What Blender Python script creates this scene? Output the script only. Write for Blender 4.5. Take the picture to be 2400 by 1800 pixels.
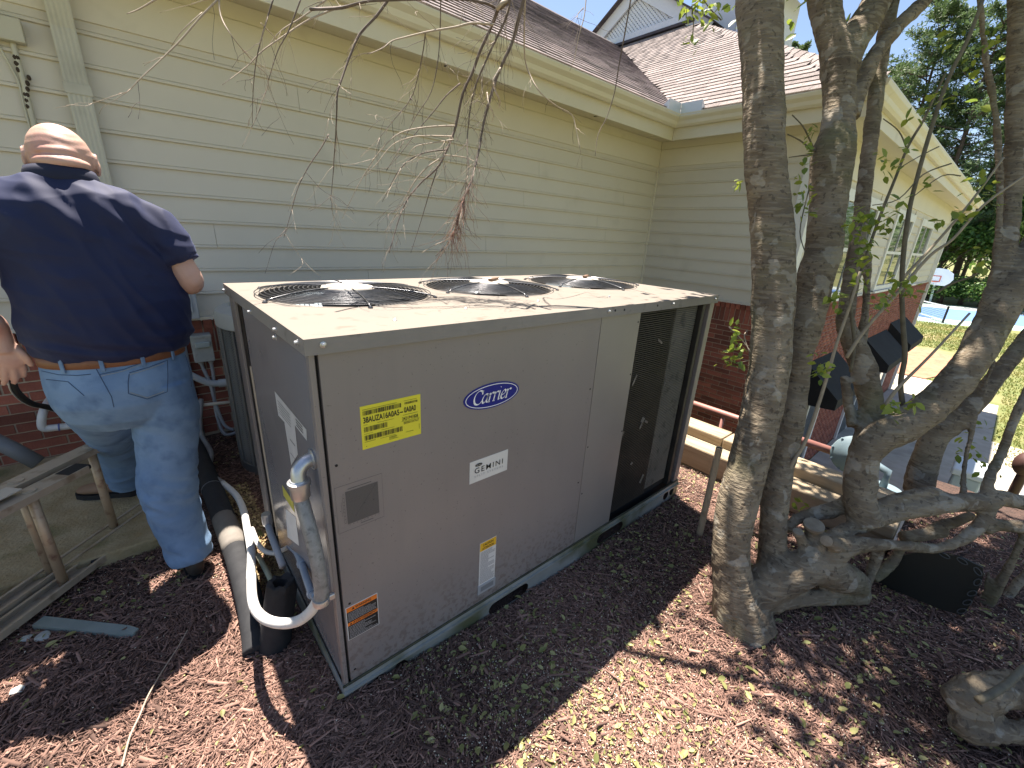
import bpy, bmesh, math, random
import numpy as np
from mathutils import Vector, Matrix, noise
from mathutils.bvhtree import BVHTree
random.seed(7); RNG = np.random.default_rng(11)
for o in list(bpy.data.objects): bpy.data.objects.remove(o, do_unlink=True)
SC = bpy.context.scene; COL = SC.collection
R = math.radians
# ------------------------------------------------------------------ camera
CAM_LOC = Vector((-0.286, -1.100, 1.555)); CAM_ROT = (R(70.444), R(-3.082), R(-40.546)); FPX = 999.38
cd = bpy.data.cameras.new('camera'); cam = bpy.data.objects.new('camera', cd); COL.objects.link(cam)
cam.location = CAM_LOC; cam.rotation_euler = CAM_ROT
cd.sensor_fit = 'HORIZONTAL'; cd.sensor_width = 36.0; cd.lens = 36.0 * FPX / 2400.0
cd.clip_start = 0.02; cd.clip_end = 3000.0
SC.camera = cam
# ------------------------------------------------------------------ sky, sun, exposure
SUN_TO = Vector((0.119, 0.350, 1.0)).normalized()
w = bpy.data.worlds.new('World'); SC.world = w; w.use_nodes = True
nt = w.node_tree; bg = nt.nodes['Background']
sky = nt.nodes.new('ShaderNodeTexSky'); sky.sky_type = 'NISHITA'; sky.sun_disc = False
sky.sun_elevation = math.asin(SUN_TO.z); sky.sun_rotation = math.atan2(SUN_TO.x, SUN_TO.y)
sky.air_density = 1.0; sky.dust_density = .7; sky.ozone_density = 1.6; sky.altitude = 200
nt.links.new(sky.outputs[0], bg.inputs[0]); bg.inputs[1].default_value = 0.06
sl = bpy.data.lights.new('sun', 'SUN'); sl.energy = 5.0; sl.angle = R(0.53); sl.color = (1.0, 0.945, 0.87)
sun = bpy.data.objects.new('sun', sl); COL.objects.link(sun)
sun.location = (4, 12, 30); sun.rotation_euler = (-SUN_TO).to_track_quat('-Z', 'Y').to_euler()
vs = SC.view_settings; vs.view_transform = 'Standard'; vs.look = 'None'; vs.gamma = 1.0; vs.use_curve_mapping = False
vs.exposure = 1.8
vs.use_white_balance = True; vs.white_balance_temperature = 6750; vs.white_balance_tint = 13
SC.render.engine = 'CYCLES'; SC.render.resolution_x = 1024; SC.render.resolution_y = 768
SC.cycles.max_bounces = 8; SC.cycles.diffuse_bounces = 5
# ------------------------------------------------------------------ helpers
CM = Matrix.Translation(CAM_LOC) @ cam.rotation_euler.to_matrix().to_4x4()
RM = cam.rotation_euler.to_matrix()
def ray(u, v): return RM @ Vector(((u - 1200) / FPX, -(v - 900) / FPX, -1.0))
def px(u, v, axis, val):
    """point seen at photo position (u, v) on the plane axis = val"""
    d = ray(u, v); i = 'xyz'.index(axis); return CAM_LOC + d * ((val - CAM_LOC[i]) / d[i])
def pd(u, v, depth): return CAM_LOC + ray(u, v) * depth
W = {}
def tag(o, label=None, cat=None, group=None, kind=None):
    if label: o['label'] = label
    if cat: o['category'] = cat
    if group: o['group'] = group
    if kind: o['kind'] = kind
    return o
def thing(name, label, cat, loc=(0, 0, 0), group=None):
    o = bpy.data.objects.new(name, None); COL.objects.link(o); o.location = loc
    o.empty_display_size = 0.1
    W[o] = Vector(loc); return tag(o, label, cat, group)
class MB:
    def __init__(s): s.v = []; s.f = []; s.m = []; s.cur = 0
    def add(s, vs_, fs):
        b = len(s.v); s.v += [tuple(p) for p in vs_]
        for f in fs: s.f.append(tuple(i + b for i in f)); s.m.append(s.cur)
        return s
    def box(s, x0, x1, y0, y1, z0, z1):
        return s.add([(x0,y0,z0),(x1,y0,z0),(x1,y1,z0),(x0,y1,z0),(x0,y0,z1),(x1,y0,z1),(x1,y1,z1),(x0,y1,z1)],
                     [(0,3,2,1),(4,5,6,7),(0,1,5,4),(1,2,6,5),(2,3,7,6),(3,0,4,7)])
    def bbox(s, x0, x1, y0, y1, z0, z1, b=.006):
        """box with chamfered edges"""
        bm = bmesh.new(); bmesh.ops.create_cube(bm, size=1)
        for vv in bm.verts: vv.co = Vector(((x0+x1)/2+vv.co.x*(x1-x0), (y0+y1)/2+vv.co.y*(y1-y0), (z0+z1)/2+vv.co.z*(z1-z0)))
        bmesh.ops.bevel(bm, geom=bm.edges[:], offset=b, segments=2, affect='EDGES', profile=.5)
        bm.verts.index_update(); s.add([v.co[:] for v in bm.verts], [[v.index for v in f.verts] for f in bm.faces]); bm.free(); return s
    def obox(s, c, size, M, b=0):
        t = MB()
        (t.bbox if b else t.box)(-size[0]/2, size[0]/2, -size[1]/2, size[1]/2, -size[2]/2, size[2]/2, *([b] if b else []))
        c = Vector(c); return s.add([c + M @ Vector(p) for p in t.v], t.f)
    def prism(s, pts, off):
        """closed polygon extruded by the vector off"""
        n = len(pts); off = Vector(off); a = [Vector(p) for p in pts]
        return s.add(a + [p + off for p in a], [tuple(range(n))[::-1], tuple(range(n, 2*n))] + [(i, (i+1) % n, (i+1) % n + n, i + n) for i in range(n)])
    def sweep(s, prof, path, frames, cap=True):
        n = len(prof); vs_ = []
        for p, (a, b) in zip(path, frames): vs_ += [p + a*u + b*v for u, v in prof]
        fs = [(i*n+j, i*n+(j+1) % n, (i+1)*n+(j+1) % n, (i+1)*n+j) for i in range(len(path)-1) for j in range(n)]
        if cap: fs += [tuple(range(n))[::-1], tuple(range((len(path)-1)*n, len(path)*n))]
        return s.add(vs_, fs)
    def tube(s, pts, r, n=8, cap=True, wob=0, ell=None):
        pts = [Vector(p) for p in pts]; k = len(pts)
        rr = list(r) if hasattr(r, '__len__') else [r]*k
        T = [(pts[min(i+1, k-1)] - pts[max(i-1, 0)]).normalized() for i in range(k)]
        a = T[0].orthogonal().normalized(); fr = []
        for t in T:
            a = (a - t * a.dot(t)); a = a.normalized() if a.length > 1e-6 else t.orthogonal().normalized()
            fr.append((a.copy(), t.cross(a)))
        vs_ = []
        for i, p in enumerate(pts):
            for j in range(n):
                th = 2*math.pi*j/n; q = rr[i]
                if wob: q *= 1 + wob*noise.noise(Vector((p.x*9+math.cos(th)*1.3, p.y*9+math.sin(th)*1.3, p.z*5)))
                vs_.append(p + (fr[i][0]*math.cos(th) + fr[i][1]*math.sin(th))*q)
        fs = [(i*n+j, i*n+(j+1) % n, (i+1)*n+(j+1) % n, (i+1)*n+j) for i in range(k-1) for j in range(n)]
        if cap: fs += [tuple(range(n))[::-1], tuple(range((k-1)*n, k*n))]
        return s.add(vs_, fs)
    def lathe(s, prof, c, n=24, ax=Vector((0, 0, 1))):
        c = Vector(c); ax = Vector(ax).normalized(); a = ax.orthogonal().normalized(); b = ax.cross(a); m = len(prof)
        vs_ = [c + ax*h + (a*math.cos(2*math.pi*j/n) + b*math.sin(2*math.pi*j/n))*r for r, h in prof for j in range(n)]
        fs = [(i*n+j, i*n+(j+1) % n, (i+1)*n+(j+1) % n, (i+1)*n+j) for i in range(m-1) for j in range(n)]
        fs += [tuple(range(n))[::-1], tuple(range((m-1)*n, m*n))]
        return s.add(vs_, fs)
    def ball(s, c, r, n=12, m=8, M=None):
        c = Vector(c); rx, ry, rz = r if hasattr(r, '__len__') else (r, r, r); vs_ = []
        for i in range(m+1):
            ph = math.pi*(i+.02)/(m+.04)
            for j in range(n):
                th = 2*math.pi*j/n; p = Vector((rx*math.sin(ph)*math.cos(th), ry*math.sin(ph)*math.sin(th), rz*math.cos(ph)))
                vs_.append(c + (M @ p if M else p))
        fs = [(i*n+j, (i+1)*n+j, (i+1)*n+(j+1) % n, i*n+(j+1) % n) for i in range(m) for j in range(n)]
        fs += [tuple(range(n)), tuple(range(m*n, (m+1)*n))[::-1]]
        return s.add(vs_, fs)
    def mesh(s, name, mats, org=Vector((0, 0, 0)), smooth=False):
        me = bpy.data.meshes.new(name)
        me.from_pydata([(p[0]-org.x, p[1]-org.y, p[2]-org.z) for p in s.v], [], s.f)
        for m in (mats if isinstance(mats, (list, tuple)) else [mats]): me.materials.append(m)
        if any(s.m): me.polygons.foreach_set('material_index', s.m)
        if smooth: me.polygons.foreach_set('use_smooth', [True]*len(me.polygons))
        me.update(); return me
    def build(s, name, mats, parent=None, smooth=False, label=None, cat=None, group=None, kind=None, org=None):
        o_ = W[parent] if parent else (Vector(org) if org is not None else Vector((0, 0, 0)))
        me = s.mesh(name, mats, o_, smooth); return link(name, me, parent, o_, label, cat, group, kind)
def link(name, me, parent=None, org=Vector((0, 0, 0)), label=None, cat=None, group=None, kind=None):
    ob = bpy.data.objects.new(name, me); COL.objects.link(ob); W[ob] = org.copy()
    if parent: ob.parent = parent; W[ob] = W[parent]
    else: ob.location = org
    return tag(ob, label, cat, group, kind)
def fixn(me):
    bm = bmesh.new(); bm.from_mesh(me); bmesh.ops.recalc_face_normals(bm, faces=bm.faces[:]); bm.to_mesh(me); bm.free(); return me
def autosmooth(ob, ang=35):
    me = ob.data; fixn(me); me.polygons.foreach_set('use_smooth', [True]*len(me.polygons))
    bm = bmesh.new(); bm.from_mesh(me)
    for e in bm.edges: e.smooth = not (len(e.link_faces) != 2 or e.calc_face_angle(0) > R(ang))
    bm.to_mesh(me); bm.free(); return ob
def evalmesh(me, mods):
    """run modifiers on a mesh datablock and return the result"""
    ob = bpy.data.objects.new('work', me); COL.objects.link(ob)
    for typ, kw in mods:
        m = ob.modifiers.new('m', typ)
        for k, val in kw.items(): setattr(m, k, val)
    dg = bpy.context.evaluated_depsgraph_get(); dg.update()
    out = bpy.data.meshes.new_from_object(ob.evaluated_get(dg)); bpy.data.objects.remove(ob); return out
def fuse(mb, voxel, smooth=6, fac=.5):
    me = fixn(mb.mesh('fuse', []))
    out = evalmesh(me, [('REMESH', dict(mode='VOXEL', voxel_size=voxel)), ('SMOOTH', dict(factor=fac, iterations=smooth))])
    out.polygons.foreach_set('use_smooth', [True]*len(out.polygons)); return out
def cat_curve(pts, sub=4):
    """smooth polyline through (Vector, radius) points"""
    out = []; n = len(pts)
    for i in range(n-1):
        p0, p1, p2, p3 = pts[max(i-1, 0)], pts[i], pts[i+1], pts[min(i+2, n-1)]
        for k in range(sub):
            t = k/sub; q = []
            for c in range(4):
                a, b, c_, d = p0[c], p1[c], p2[c], p3[c]
                q.append(.5*((2*b)+(-a+c_)*t+(2*a-5*b+4*c_-d)*t*t+(-a+3*b-3*c_+d)*t**3))
            out.append(q)
    out.append(list(pts[-1])); return [Vector(q[:3]) for q in out], [max(q[3], .0005) for q in out]
# ------------------------------------------------------------------ materials
def nodes(m): m.use_nodes = True; return m.node_tree.nodes, m.node_tree.links, m.node_tree.nodes['Principled BSDF']
MATS = {}
def mat(name, c1, c2=None, scale=4.0, rough=.6, bump=0.0, bscale=40.0, metal=0.0, rand=0.0, stretch=(1, 1, 1), spec=.5,
        c3=None, s3=30.0, t3=(.55, .7), detail=5.0, bstretch=None, coat=0.0, r2=None, trans=0.0, world=False, wave=None):
    if name in MATS: return MATS[name]
    m = bpy.data.materials.new(name); N, L, P = nodes(m); MATS[name] = m
    P.inputs['Roughness'].default_value = rough; P.inputs['Metallic'].default_value = metal
    P.inputs['Specular IOR Level'].default_value = spec; P.inputs['Coat Weight'].default_value = coat
    tc = N.new('ShaderNodeTexCoord'); vec = tc.outputs['Object']
    if world: g = N.new('ShaderNodeNewGeometry'); vec = g.outputs['Position']
    def mapped(st):
        if st == (1, 1, 1): return vec
        mp = N.new('ShaderNodeMapping'); mp.inputs['Scale'].default_value = st; L.new(vec, mp.inputs[0]); return mp.outputs[0]
    c1 = tuple(c1) + (1,); col = None
    if c2 is not None:
        nz = N.new('ShaderNodeTexNoise'); nz.inputs['Scale'].default_value = scale; nz.inputs['Detail'].default_value = detail
        nz.inputs['Roughness'].default_value = .6
        L.new(mapped(stretch), nz.inputs['Vector'])
        rp = N.new('ShaderNodeValToRGB'); rp.color_ramp.elements[0].position = .33; rp.color_ramp.elements[1].position = .68
        rp.color_ramp.elements[0].color = c1; rp.color_ramp.elements[1].color = tuple(c2) + (1,)
        L.new(nz.outputs['Fac'], rp.inputs[0]); col = rp.outputs[0]
        if r2 is not None:
            mr = N.new('ShaderNodeMapRange'); mr.inputs[3].default_value = rough; mr.inputs[4].default_value = r2
            L.new(nz.outputs['Fac'], mr.inputs[0]); L.new(mr.outputs[0], P.inputs['Roughness'])
    if c3 is not None:
        nz = N.new('ShaderNodeTexNoise'); nz.inputs['Scale'].default_value = s3; nz.inputs['Detail'].default_value = 4
        L.new(mapped(stretch), nz.inputs['Vector'])
        rp = N.new('ShaderNodeValToRGB'); rp.color_ramp.elements[0].position = t3[0]; rp.color_ramp.elements[1].position = t3[1]
        L.new(nz.outputs['Fac'], rp.inputs[0])
        mx = N.new('ShaderNodeMix'); mx.data_type = 'RGBA'; L.new(rp.outputs[0], mx.inputs[0])
        if col: L.new(col, mx.inputs[6])
        else: mx.inputs[6].default_value = c1
        mx.inputs[7].default_value = tuple(c3) + (1,); col = mx.outputs[2]
    if rand:
        oi = N.new('ShaderNodeObjectInfo'); hs = N.new('ShaderNodeHueSaturation')
        mr = N.new('ShaderNodeMapRange'); mr.inputs[3].default_value = 1-rand; mr.inputs[4].default_value = 1+rand
        L.new(oi.outputs['Random'], mr.inputs[0]); L.new(mr.outputs[0], hs.inputs['Value'])
        if col: L.new(col, hs.inputs['Color'])
        else: hs.inputs['Color'].default_value = c1
        col = hs.outputs[0]
    if col: L.new(col, P.inputs['Base Color'])
    else: P.inputs['Base Color'].default_value = c1
    if trans: P.inputs['Transmission Weight'].default_value = trans
    if bump:
        nz = N.new('ShaderNodeTexNoise'); nz.inputs['Scale'].default_value = bscale; nz.inputs['Detail'].default_value = 4
        L.new(mapped(bstretch or stretch), nz.inputs['Vector']); bp = N.new('ShaderNodeBump')
        bp.inputs['Strength'].default_value = min(bump*4, 1); bp.inputs['Distance'].default_value = bump*.05
        L.new(nz.outputs['Fac'], bp.inputs['Height']); L.new(bp.outputs[0], P.inputs['Normal'])
    return m
def leafmat(name, c1, c2, rough=.5, tl=.5):
    """two-sided leaf: diffuse + translucent, colour varied by the mesh attribute 'tint'"""
    m = bpy.data.materials.new(name); N, L, P = nodes(m); MATS[name] = m
    at = N.new('ShaderNodeAttribute'); at.attribute_name = 'tint'
    mx = N.new('ShaderNodeMix'); mx.data_type = 'RGBA'; mx.inputs[6].default_value = tuple(c1)+(1,); mx.inputs[7].default_value = tuple(c2)+(1,)
    L.new(at.outputs['Fac'], mx.inputs[0]); L.new(mx.outputs[2], P.inputs['Base Color']); P.inputs['Roughness'].default_value = rough
    tr = N.new('ShaderNodeBsdfTranslucent'); L.new(mx.outputs[2], tr.inputs[0])
    ms = N.new('ShaderNodeMixShader'); ms.inputs[0].default_value = tl
    L.new(P.outputs[0], ms.inputs[1]); L.new(tr.outputs[0], ms.inputs[2]); L.new(ms.outputs[0], N['Material Output'].inputs[0]); return m
def pieces(name, V, F, tint, material, parent=None, **kw):
    """many small pieces as one mesh from numpy: V (n,k,3) corners, F faces of one piece, tint (n,)"""
    n, k, _ = V.shape; fl = [len(f) for f in F]; nf = len(F); me = bpy.data.meshes.new(name)
    org = W[parent] if parent else Vector((0, 0, 0))
    co = (V.reshape(-1, 3) - np.array(org)).astype(np.float32)
    me.vertices.add(n*k); me.vertices.foreach_set('co', co.ravel())
    flat = np.concatenate([np.array(f) for f in F]); idx = (flat[None, :] + (np.arange(n)*k)[:, None]).ravel()
    me.loops.add(len(idx)); me.loops.foreach_set('vertex_index', idx.astype(np.int32))
    me.polygons.add(n*nf); tot = np.tile(np.array(fl), n); st = np.concatenate([[0], np.cumsum(tot)[:-1]])
    me.polygons.foreach_set('loop_start', st.astype(np.int32)); me.polygons.foreach_set('loop_total', tot.astype(np.int32))
    at = me.attributes.new('tint', 'FLOAT', 'POINT'); at.data.foreach_set('value', np.repeat(tint, k).astype(np.float32))
    me.materials.append(material); me.update(calc_edges=True)
    return link(name, me, parent, org, **kw)
def rotmats(yaw, pitch, roll):
    cy, sy, cp, sp, cr, sr = np.cos(yaw), np.sin(yaw), np.cos(pitch), np.sin(pitch), np.cos(roll), np.sin(roll)
    z = np.zeros_like(yaw); o = z+1
    A = np.stack([np.stack([cy, -sy, z], -1), np.stack([sy, cy, z], -1), np.stack([z, z, o], -1)], -2)
    B = np.stack([np.stack([cp, z, sp], -1), np.stack([z, o, z], -1), np.stack([-sp, z, cp], -1)], -2)
    C = np.stack([np.stack([o, z, z], -1), np.stack([z, cr, -sr], -1), np.stack([z, sr, cr], -1)], -2)
    return A @ B @ C
def text(s, size, shear=0, xscale=1.0, bold=0.0, space=1.0):
    """2-D outline of a line of text as (verts, faces), origin at its left end"""
    cu = bpy.data.curves.new('t', 'FONT'); cu.body = s; cu.size = size; cu.shear = shear; cu.offset = bold; cu.space_character = space
    ob = bpy.data.objects.new('t', cu); COL.objects.link(ob)
    dg = bpy.context.evaluated_depsgraph_get(); dg.update()
    me = bpy.data.meshes.new_from_object(ob.evaluated_get(dg)); bpy.data.objects.remove(ob)
    v = [(p.co.x*xscale, p.co.y) for p in me.vertices]; f = [tuple(p.vertices) for p in me.polygons]
    return v, f
# ================================================================== the setting: ground, bed, paving
XC, YW, YF, ZB, ZF = 5.628, 2.703, 0.70, 0.861, 2.530
ZL = -2.55                                        # level of the lower lawn
def gz(x, y):
    h = -.066 + .018*noise.noise(Vector((x*1.3, y*1.3, 0))) + .008*noise.noise(Vector((x*6, y*6, 3)))
    h += .055*math.exp(-((x-.0)**2+(y+.05)**2)/.12) + .03*math.exp(-((x-1.7)**2+(y+.85)**2)/.25)
    h += .03*math.exp(-((x+.5)**2+(y-.7)**2)/.6)
    if x > 2.45 and y > -1.06: h -= .14*min(1, (x-2.45)/.4)
    if x > 2.95: h -= .06*(x-2.95)
    return h
M_MULCHBED = mat('mulch_soil', (.045, .027, .02), (.10, .056, .04), scale=26, rough=.95, bump=.35, bscale=90)
M_CONC = mat('concrete', (.36, .33, .27), (.46, .42, .35), scale=3, rough=.9, bump=.05, bscale=60, c3=(.26, .24, .2), s3=1.2)
M_SLAB = mat('mossy_concrete', (.30, .225, .115), (.40, .32, .19), scale=9, rough=.95, bump=.2, bscale=70, c3=(.19, .165, .07), s3=5)
M_LAWN = mat('lawn_soil', (.10, .135, .035), (.17, .17, .06), scale=.8, rough=.95, bump=.3, bscale=30, c3=(.27, .2, .1), s3=.45, t3=(.5, .68))
M_COURT = mat('court_blue', (.085, .18, .40), (.10, .20, .43), scale=2, rough=.85)
M_APRON = mat('court_apron', (.22, .32, .28), (.25, .35, .30), scale=2, rough=.9)
M_WHITE = mat('white_paint', (.74, .74, .72), (.66, .66, .64), scale=3, rough=.5, bump=.01)
m = MB(); S = 1400
m.add([(-S, -S, ZL), (S, -S, ZL), (S, S, ZL), (-S, S, ZL)], [(0, 1, 2, 3)])
m.build('ground', M_LAWN, kind='structure')
# raised bed under the unit and the tree
m = MB(); X0, X1, Y0, Y1 = -3.4, 2.95, -3.6, 2.70; nx, ny = 190, 190
vs_ = [(X0+(X1-X0)*i/nx, Y0+(Y1-Y0)*j/ny) for j in range(ny+1) for i in range(nx+1)]
vv = [(x, y, gz(x, y)) for x, y in vs_]
m.add(vv, [(j*(nx+1)+i, j*(nx+1)+i+1, (j+1)*(nx+1)+i+1, (j+1)*(nx+1)+i) for j in range(ny) for i in range(nx)])
m.box(X0, X1, Y0, Y1, ZL-.1, -.30)
m.add([(X1, Y0, gz(X1, Y0)), (X1, Y1, gz(X1, Y1)), (X1, Y1, -.4), (X1, Y0, -.4)], [(0, 1, 2, 3)])
nx2 = 30
vv = [(X1+1.4*i/nx2, Y0+(-1.06-Y0)*j/40, gz(X1+1.4*i/nx2, Y0+(-1.061-Y0)*j/40)) for j in range(41) for i in range(nx2+1)]
m.add(vv, [(j*(nx2+1)+i, j*(nx2+1)+i+1, (j+1)*(nx2+1)+i+1, (j+1)*(nx2+1)+i) for j in range(40) for i in range(nx2)])
m.box(X1+.001, X1+1.4, Y0, -1.06, ZL-.1, -.33)
m.build('mulch_bed', M_MULCHBED, kind='structure', smooth=True)
m = MB(); m.bbox(-3.0, -.43, 1.34, 2.68, -.3, .018, .012)
m.build('concrete_slab', M_SLAB, kind='structure')
m = MB(); m.box(5.0, 18.6, -1.75, .66, ZL-.1, ZL+.02); m.box(18.6, 20.2, -1.2, 3.5, ZL-.1, ZL+.016); m.box(9.5, 14.6, -3.4, -1.75, ZL-.1, ZL+.012)
m.build('walkway', M_CONC, kind='structure')
m = MB(); m.add([(20.25, .1, ZL+.03), (25.5, -1.2, ZL+.03), (29, 3.5, ZL+.03), (20.5, 3.6, ZL+.03)], [(0, 1, 2, 3)])
m.build('mulch_patch', mat('bark_patch', (.30, .13, .075), (.42, .21, .12), scale=5, rough=.95, bump=.3, bscale=20), kind='structure')
cdx, cdy = Vector((.50, -.866, 0)), Vector((.866, .50, 0)); c0 = Vector((38.4, 2.9, ZL))
def court_quad(m, a0, a1, b0, b1, z):
    m.add([c0+cdx*a+cdy*b+Vector((0, 0, z)) for a, b in ((a0, b0), (a1, b0), (a1, b1), (a0, b1))], [(0, 1, 2, 3)])
m = MB(); court_quad(m, -14, 30, 0, 15, .004); m.build('court_apron', M_APRON, kind='structure')
m = MB(); court_quad(m, -14, 30, 2.3, 11.5, .008); m.build('sports_court', M_COURT, kind='structure')
m = MB()
for b in (2.3, 11.3): court_quad(m, -14, 30, b, b+.28, .012)
court_quad(m, -14, 30, 12.6, 13.6, .012)
court_quad(m, 2.7, 2.85, 2.58, 11.3, .012)
m.build('court_line', M_WHITE, kind='structure')
# ================================================================== retaining wall
M_TIMBER = mat('weathered_timber', (.30, .235, .15), (.40, .32, .215), scale=3, rough=.9, bump=.12, bscale=14, stretch=(8, .6, 8), c3=(.22, .16, .09), s3=4)
rw = thing('retaining_wall', 'pale weathered timber retaining wall running beside the brick wing', 'retaining wall', (3.1, 0, -.4))
random.seed(3)
for (x0, x1, z0, z1) in ((3.10, 3.30, -.11, .075), (2.915, 3.095, -.19, -.005), (3.10, 3.30, -.31, -.115), (2.915, 3.095, -.38, -.195)):
    ys = [-1.05, .10 if x0 > 3 else -.35, 1.2 if x0 > 3 else .7, 2.62]
    for a, b in zip(ys, ys[1:]):
        d = random.uniform(-.008, .008); MB().bbox(x0+d, x1+d, a+.004, b-.004, z0, z1+d*.5, .012).build('timber', M_TIMBER, rw)
MB().box(3.0, 3.28, -1.05, 2.6, ZL-.05, -.32).build('wall_core', mat('grey_block', (.3, .28, .25), (.36, .34, .3), rough=.95, bump=.1), rw)
# ================================================================== the house
M_SIDE = mat('siding_paint', (.58, .54, .455), (.615, .575, .49), scale=1.2, rough=.62, bump=.012, bscale=30, stretch=(1, 1, 1), c3=(.51, .475, .395), s3=2.2, t3=(.6, .8), world=True)
M_TRIM = mat('cream_trim', (.62, .575, .47), (.66, .615, .505), scale=1.5, rough=.55, bump=.01, bscale=25, c3=(.54, .495, .40), s3=3, t3=(.62, .8), world=True)
M_GUT = mat('gutter_paint', (.64, .60, .50), (.68, .64, .54), scale=2, rough=.42, c3=(.55, .51, .42), s3=6, t3=(.62, .8), world=True)
M_MORT = mat('mortar', (.44, .35, .25), (.52, .43, .32), scale=30, rough=.95, bump=.1, bscale=200)
M_BRICK = mat('red_brick', (.215, .062, .04), (.29, .095, .06), scale=18, rough=.9, bump=.12, bscale=120, rand=.42, c3=(.13, .05, .04), s3=9, t3=(.6, .75))
M_SHING = mat('shingle', (.235, .20, .182), (.315, .27, .25), scale=40, rough=.95, bump=.25, bscale=160, rand=.22, c3=(.17, .13, .125), s3=70)
M_DECK = mat('roof_deck', (.10, .08, .075), rough=.95)
M_DARK = mat('dark_void', (.012, .012, .013), rough=.9)
house = thing('house', 'cream sided house with red brick base, shingled roofs and gutters', 'house', (XC, YW, ZL))
core = MB(); core.box(-3.6, XC+.1, YW+.001, 9.0, -.3, 2.84); core.box(XC+.001, 17.6, YF+.001, 9.0, ZL-.1, 2.845)
core.build('wall_core', M_SIDE, house)
# lap siding, every board a piece
def lap(a, b, length_dir, out_dir, z, h, org, parent):
    prof = [(0, 0), (.018, 0), (.0235, .002), (.024, .014), (.0225, .0165), (.013, .018), (.013, .0205), (.0175, .0225), (.003, h+.004), (0, h+.004)]
    p0 = org + length_dir*a; p1 = org + length_dir*b
    t = MB(); t.sweep(prof, [Vector((p0.x, p0.y, z)), Vector((p1.x, p1.y, z))], [(out_dir, Vector((0, 0, 1)))]*2)
    return t.build('siding_board', M_SIDE, parent)
zs = [2.465 - .1608*k for k in range(0, 10)]
sw = MB().box(-3.6, XC, YW-.003, YW, ZB-.03, 2.6).build('siding_wall', M_SIDE, house)
random.seed(5)
for k, z in enumerate(zs + [ZB-.0]):
    h = .1608 if k else .075
    h = .1608; 
    if k > 9: continue
    cuts = [-3.6] + sorted([(-2.2, .85, 3.3, 2.1, -.9, 4.4, 1.5, .2, 2.9, 3.8)[k], (1.2, 4.0, -.7, 4.9, 3.1, .9, 4.6, 2.6, -.6, 1.3)[k]]) + [5.592]
    for a_, b_ in zip(cuts, cuts[1:]): lap(a_, b_-.0025, Vector((1, 0, 0)), Vector((0, -1, 0)), z+random.uniform(-.0012, .0012), h, Vector((0, YW-.003, 0)), sw)
sw2 = MB().box(XC-.003, XC, YF, YW, ZB-.03, 2.6).build('siding_wall', M_SIDE, house)
for z in zs: lap(-YW+.03, -YF-.12, Vector((0, -1, 0)), Vector((-1, 0, 0)), z, .1608, Vector((XC-.003, 0, 0)), sw2)
wins = [(7.0, 8.75), (10.4, 12.0), (13.15, 14.8)]
segs = []; xa = XC+.12
for a, b in wins: segs.append((xa, a-.12)); xa = b+.12
segs.append((xa, 17.45))
sw3 = MB().box(XC, 17.6, YF-.003, YF, ZB-.03, 2.6).build('siding_wall', M_SIDE, house)
for z in zs:
    for a, b in segs: lap(a, b, Vector((1, 0, 0)), Vector((0, -1, 0)), z, .1608, Vector((0, YF-.003, 0)), sw3)
# trim
def tb(name, *a, b=.003, mt=None): return MB().bbox(*a, b).build(name, mt or M_TRIM, house)
tb('frieze_board', -3.6, XC-.026, YW-.030, YW-.002, ZF, 2.748)
tb('frieze_board', XC-.030, XC-.002, YF-.02, YW-.032, ZF, 2.748)
tb('frieze_board', XC-.02, 17.6, YF-.030, YF-.002, ZF-.1, 2.748)
tb('frieze_band', -3.6, XC-.018, YW-.02, YW-.002, 2.751, 2.846); tb('frieze_band', XC-.018, XC-.002, YF-.018, YW-.022, 2.751, 2.846)
tb('frieze_band', XC-.018, 17.6, YF-.018, YF-.002, 2.751, 2.846)
tb('corner_trim', XC-.036, XC-.002, YW-.036, YW-.002, ZB, ZF-.001)
tb('corner_board', XC-.034, XC-.002, YF-.036, YF+.12, ZB, ZF-.002, mt=M_WHITE); tb('corner_board', XC+.0, XC+.12, YF-.034, YF-.002, ZB, ZF-.102, mt=M_WHITE)
tb('corner_board', 17.45, 17.62, YF-.032, YF-.002, ZB, ZF-.102, mt=M_WHITE)
tb('sill_board', -3.6, XC-.03, YW-.040, YW-.004, ZB-.028, ZB-.001, mt=M_SIDE); tb('sill_board', XC-.040, XC-.004, YF-.04, YW-.042, ZB-.028, ZB-.001, mt=M_SIDE)
tb('sill_board', XC-.04, 17.6, YF-.042, YF-.004, ZB-.028, ZB-.001, mt=M_SIDE)
FY, FX, FF = 2.293, 5.218, .29
MB().box(-3.6, FX, FY+.023, YW, 2.847, 2.862).build('soffit', M_TRIM, house); MB().box(FX+.023, XC, FF+.023, YW-.002, 2.8465, 2.8615).build('soffit', M_TRIM, house)
MB().box(XC+.001, 18.0, FF+.023, YF, 2.847, 2.862).build('soffit', M_TRIM, house)
MB().bbox(-3.6, FX+.022, FY, FY+.022, 2.765, 3.0, .003).build('fascia', M_TRIM, house); MB().bbox(FX, FX+.022, FF+.0, FY-.002, 2.765, 2.998, .003).build('fascia', M_TRIM, house)
MB().bbox(FX+.024, 18.0, FF, FF+.022, 2.765, 2.998, .003).build('fascia', M_TRIM, house)
MB().box(17.97, 18.0, FF+.03, 5.0, 2.765, 2.99).build('fascia', M_TRIM, house)
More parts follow.
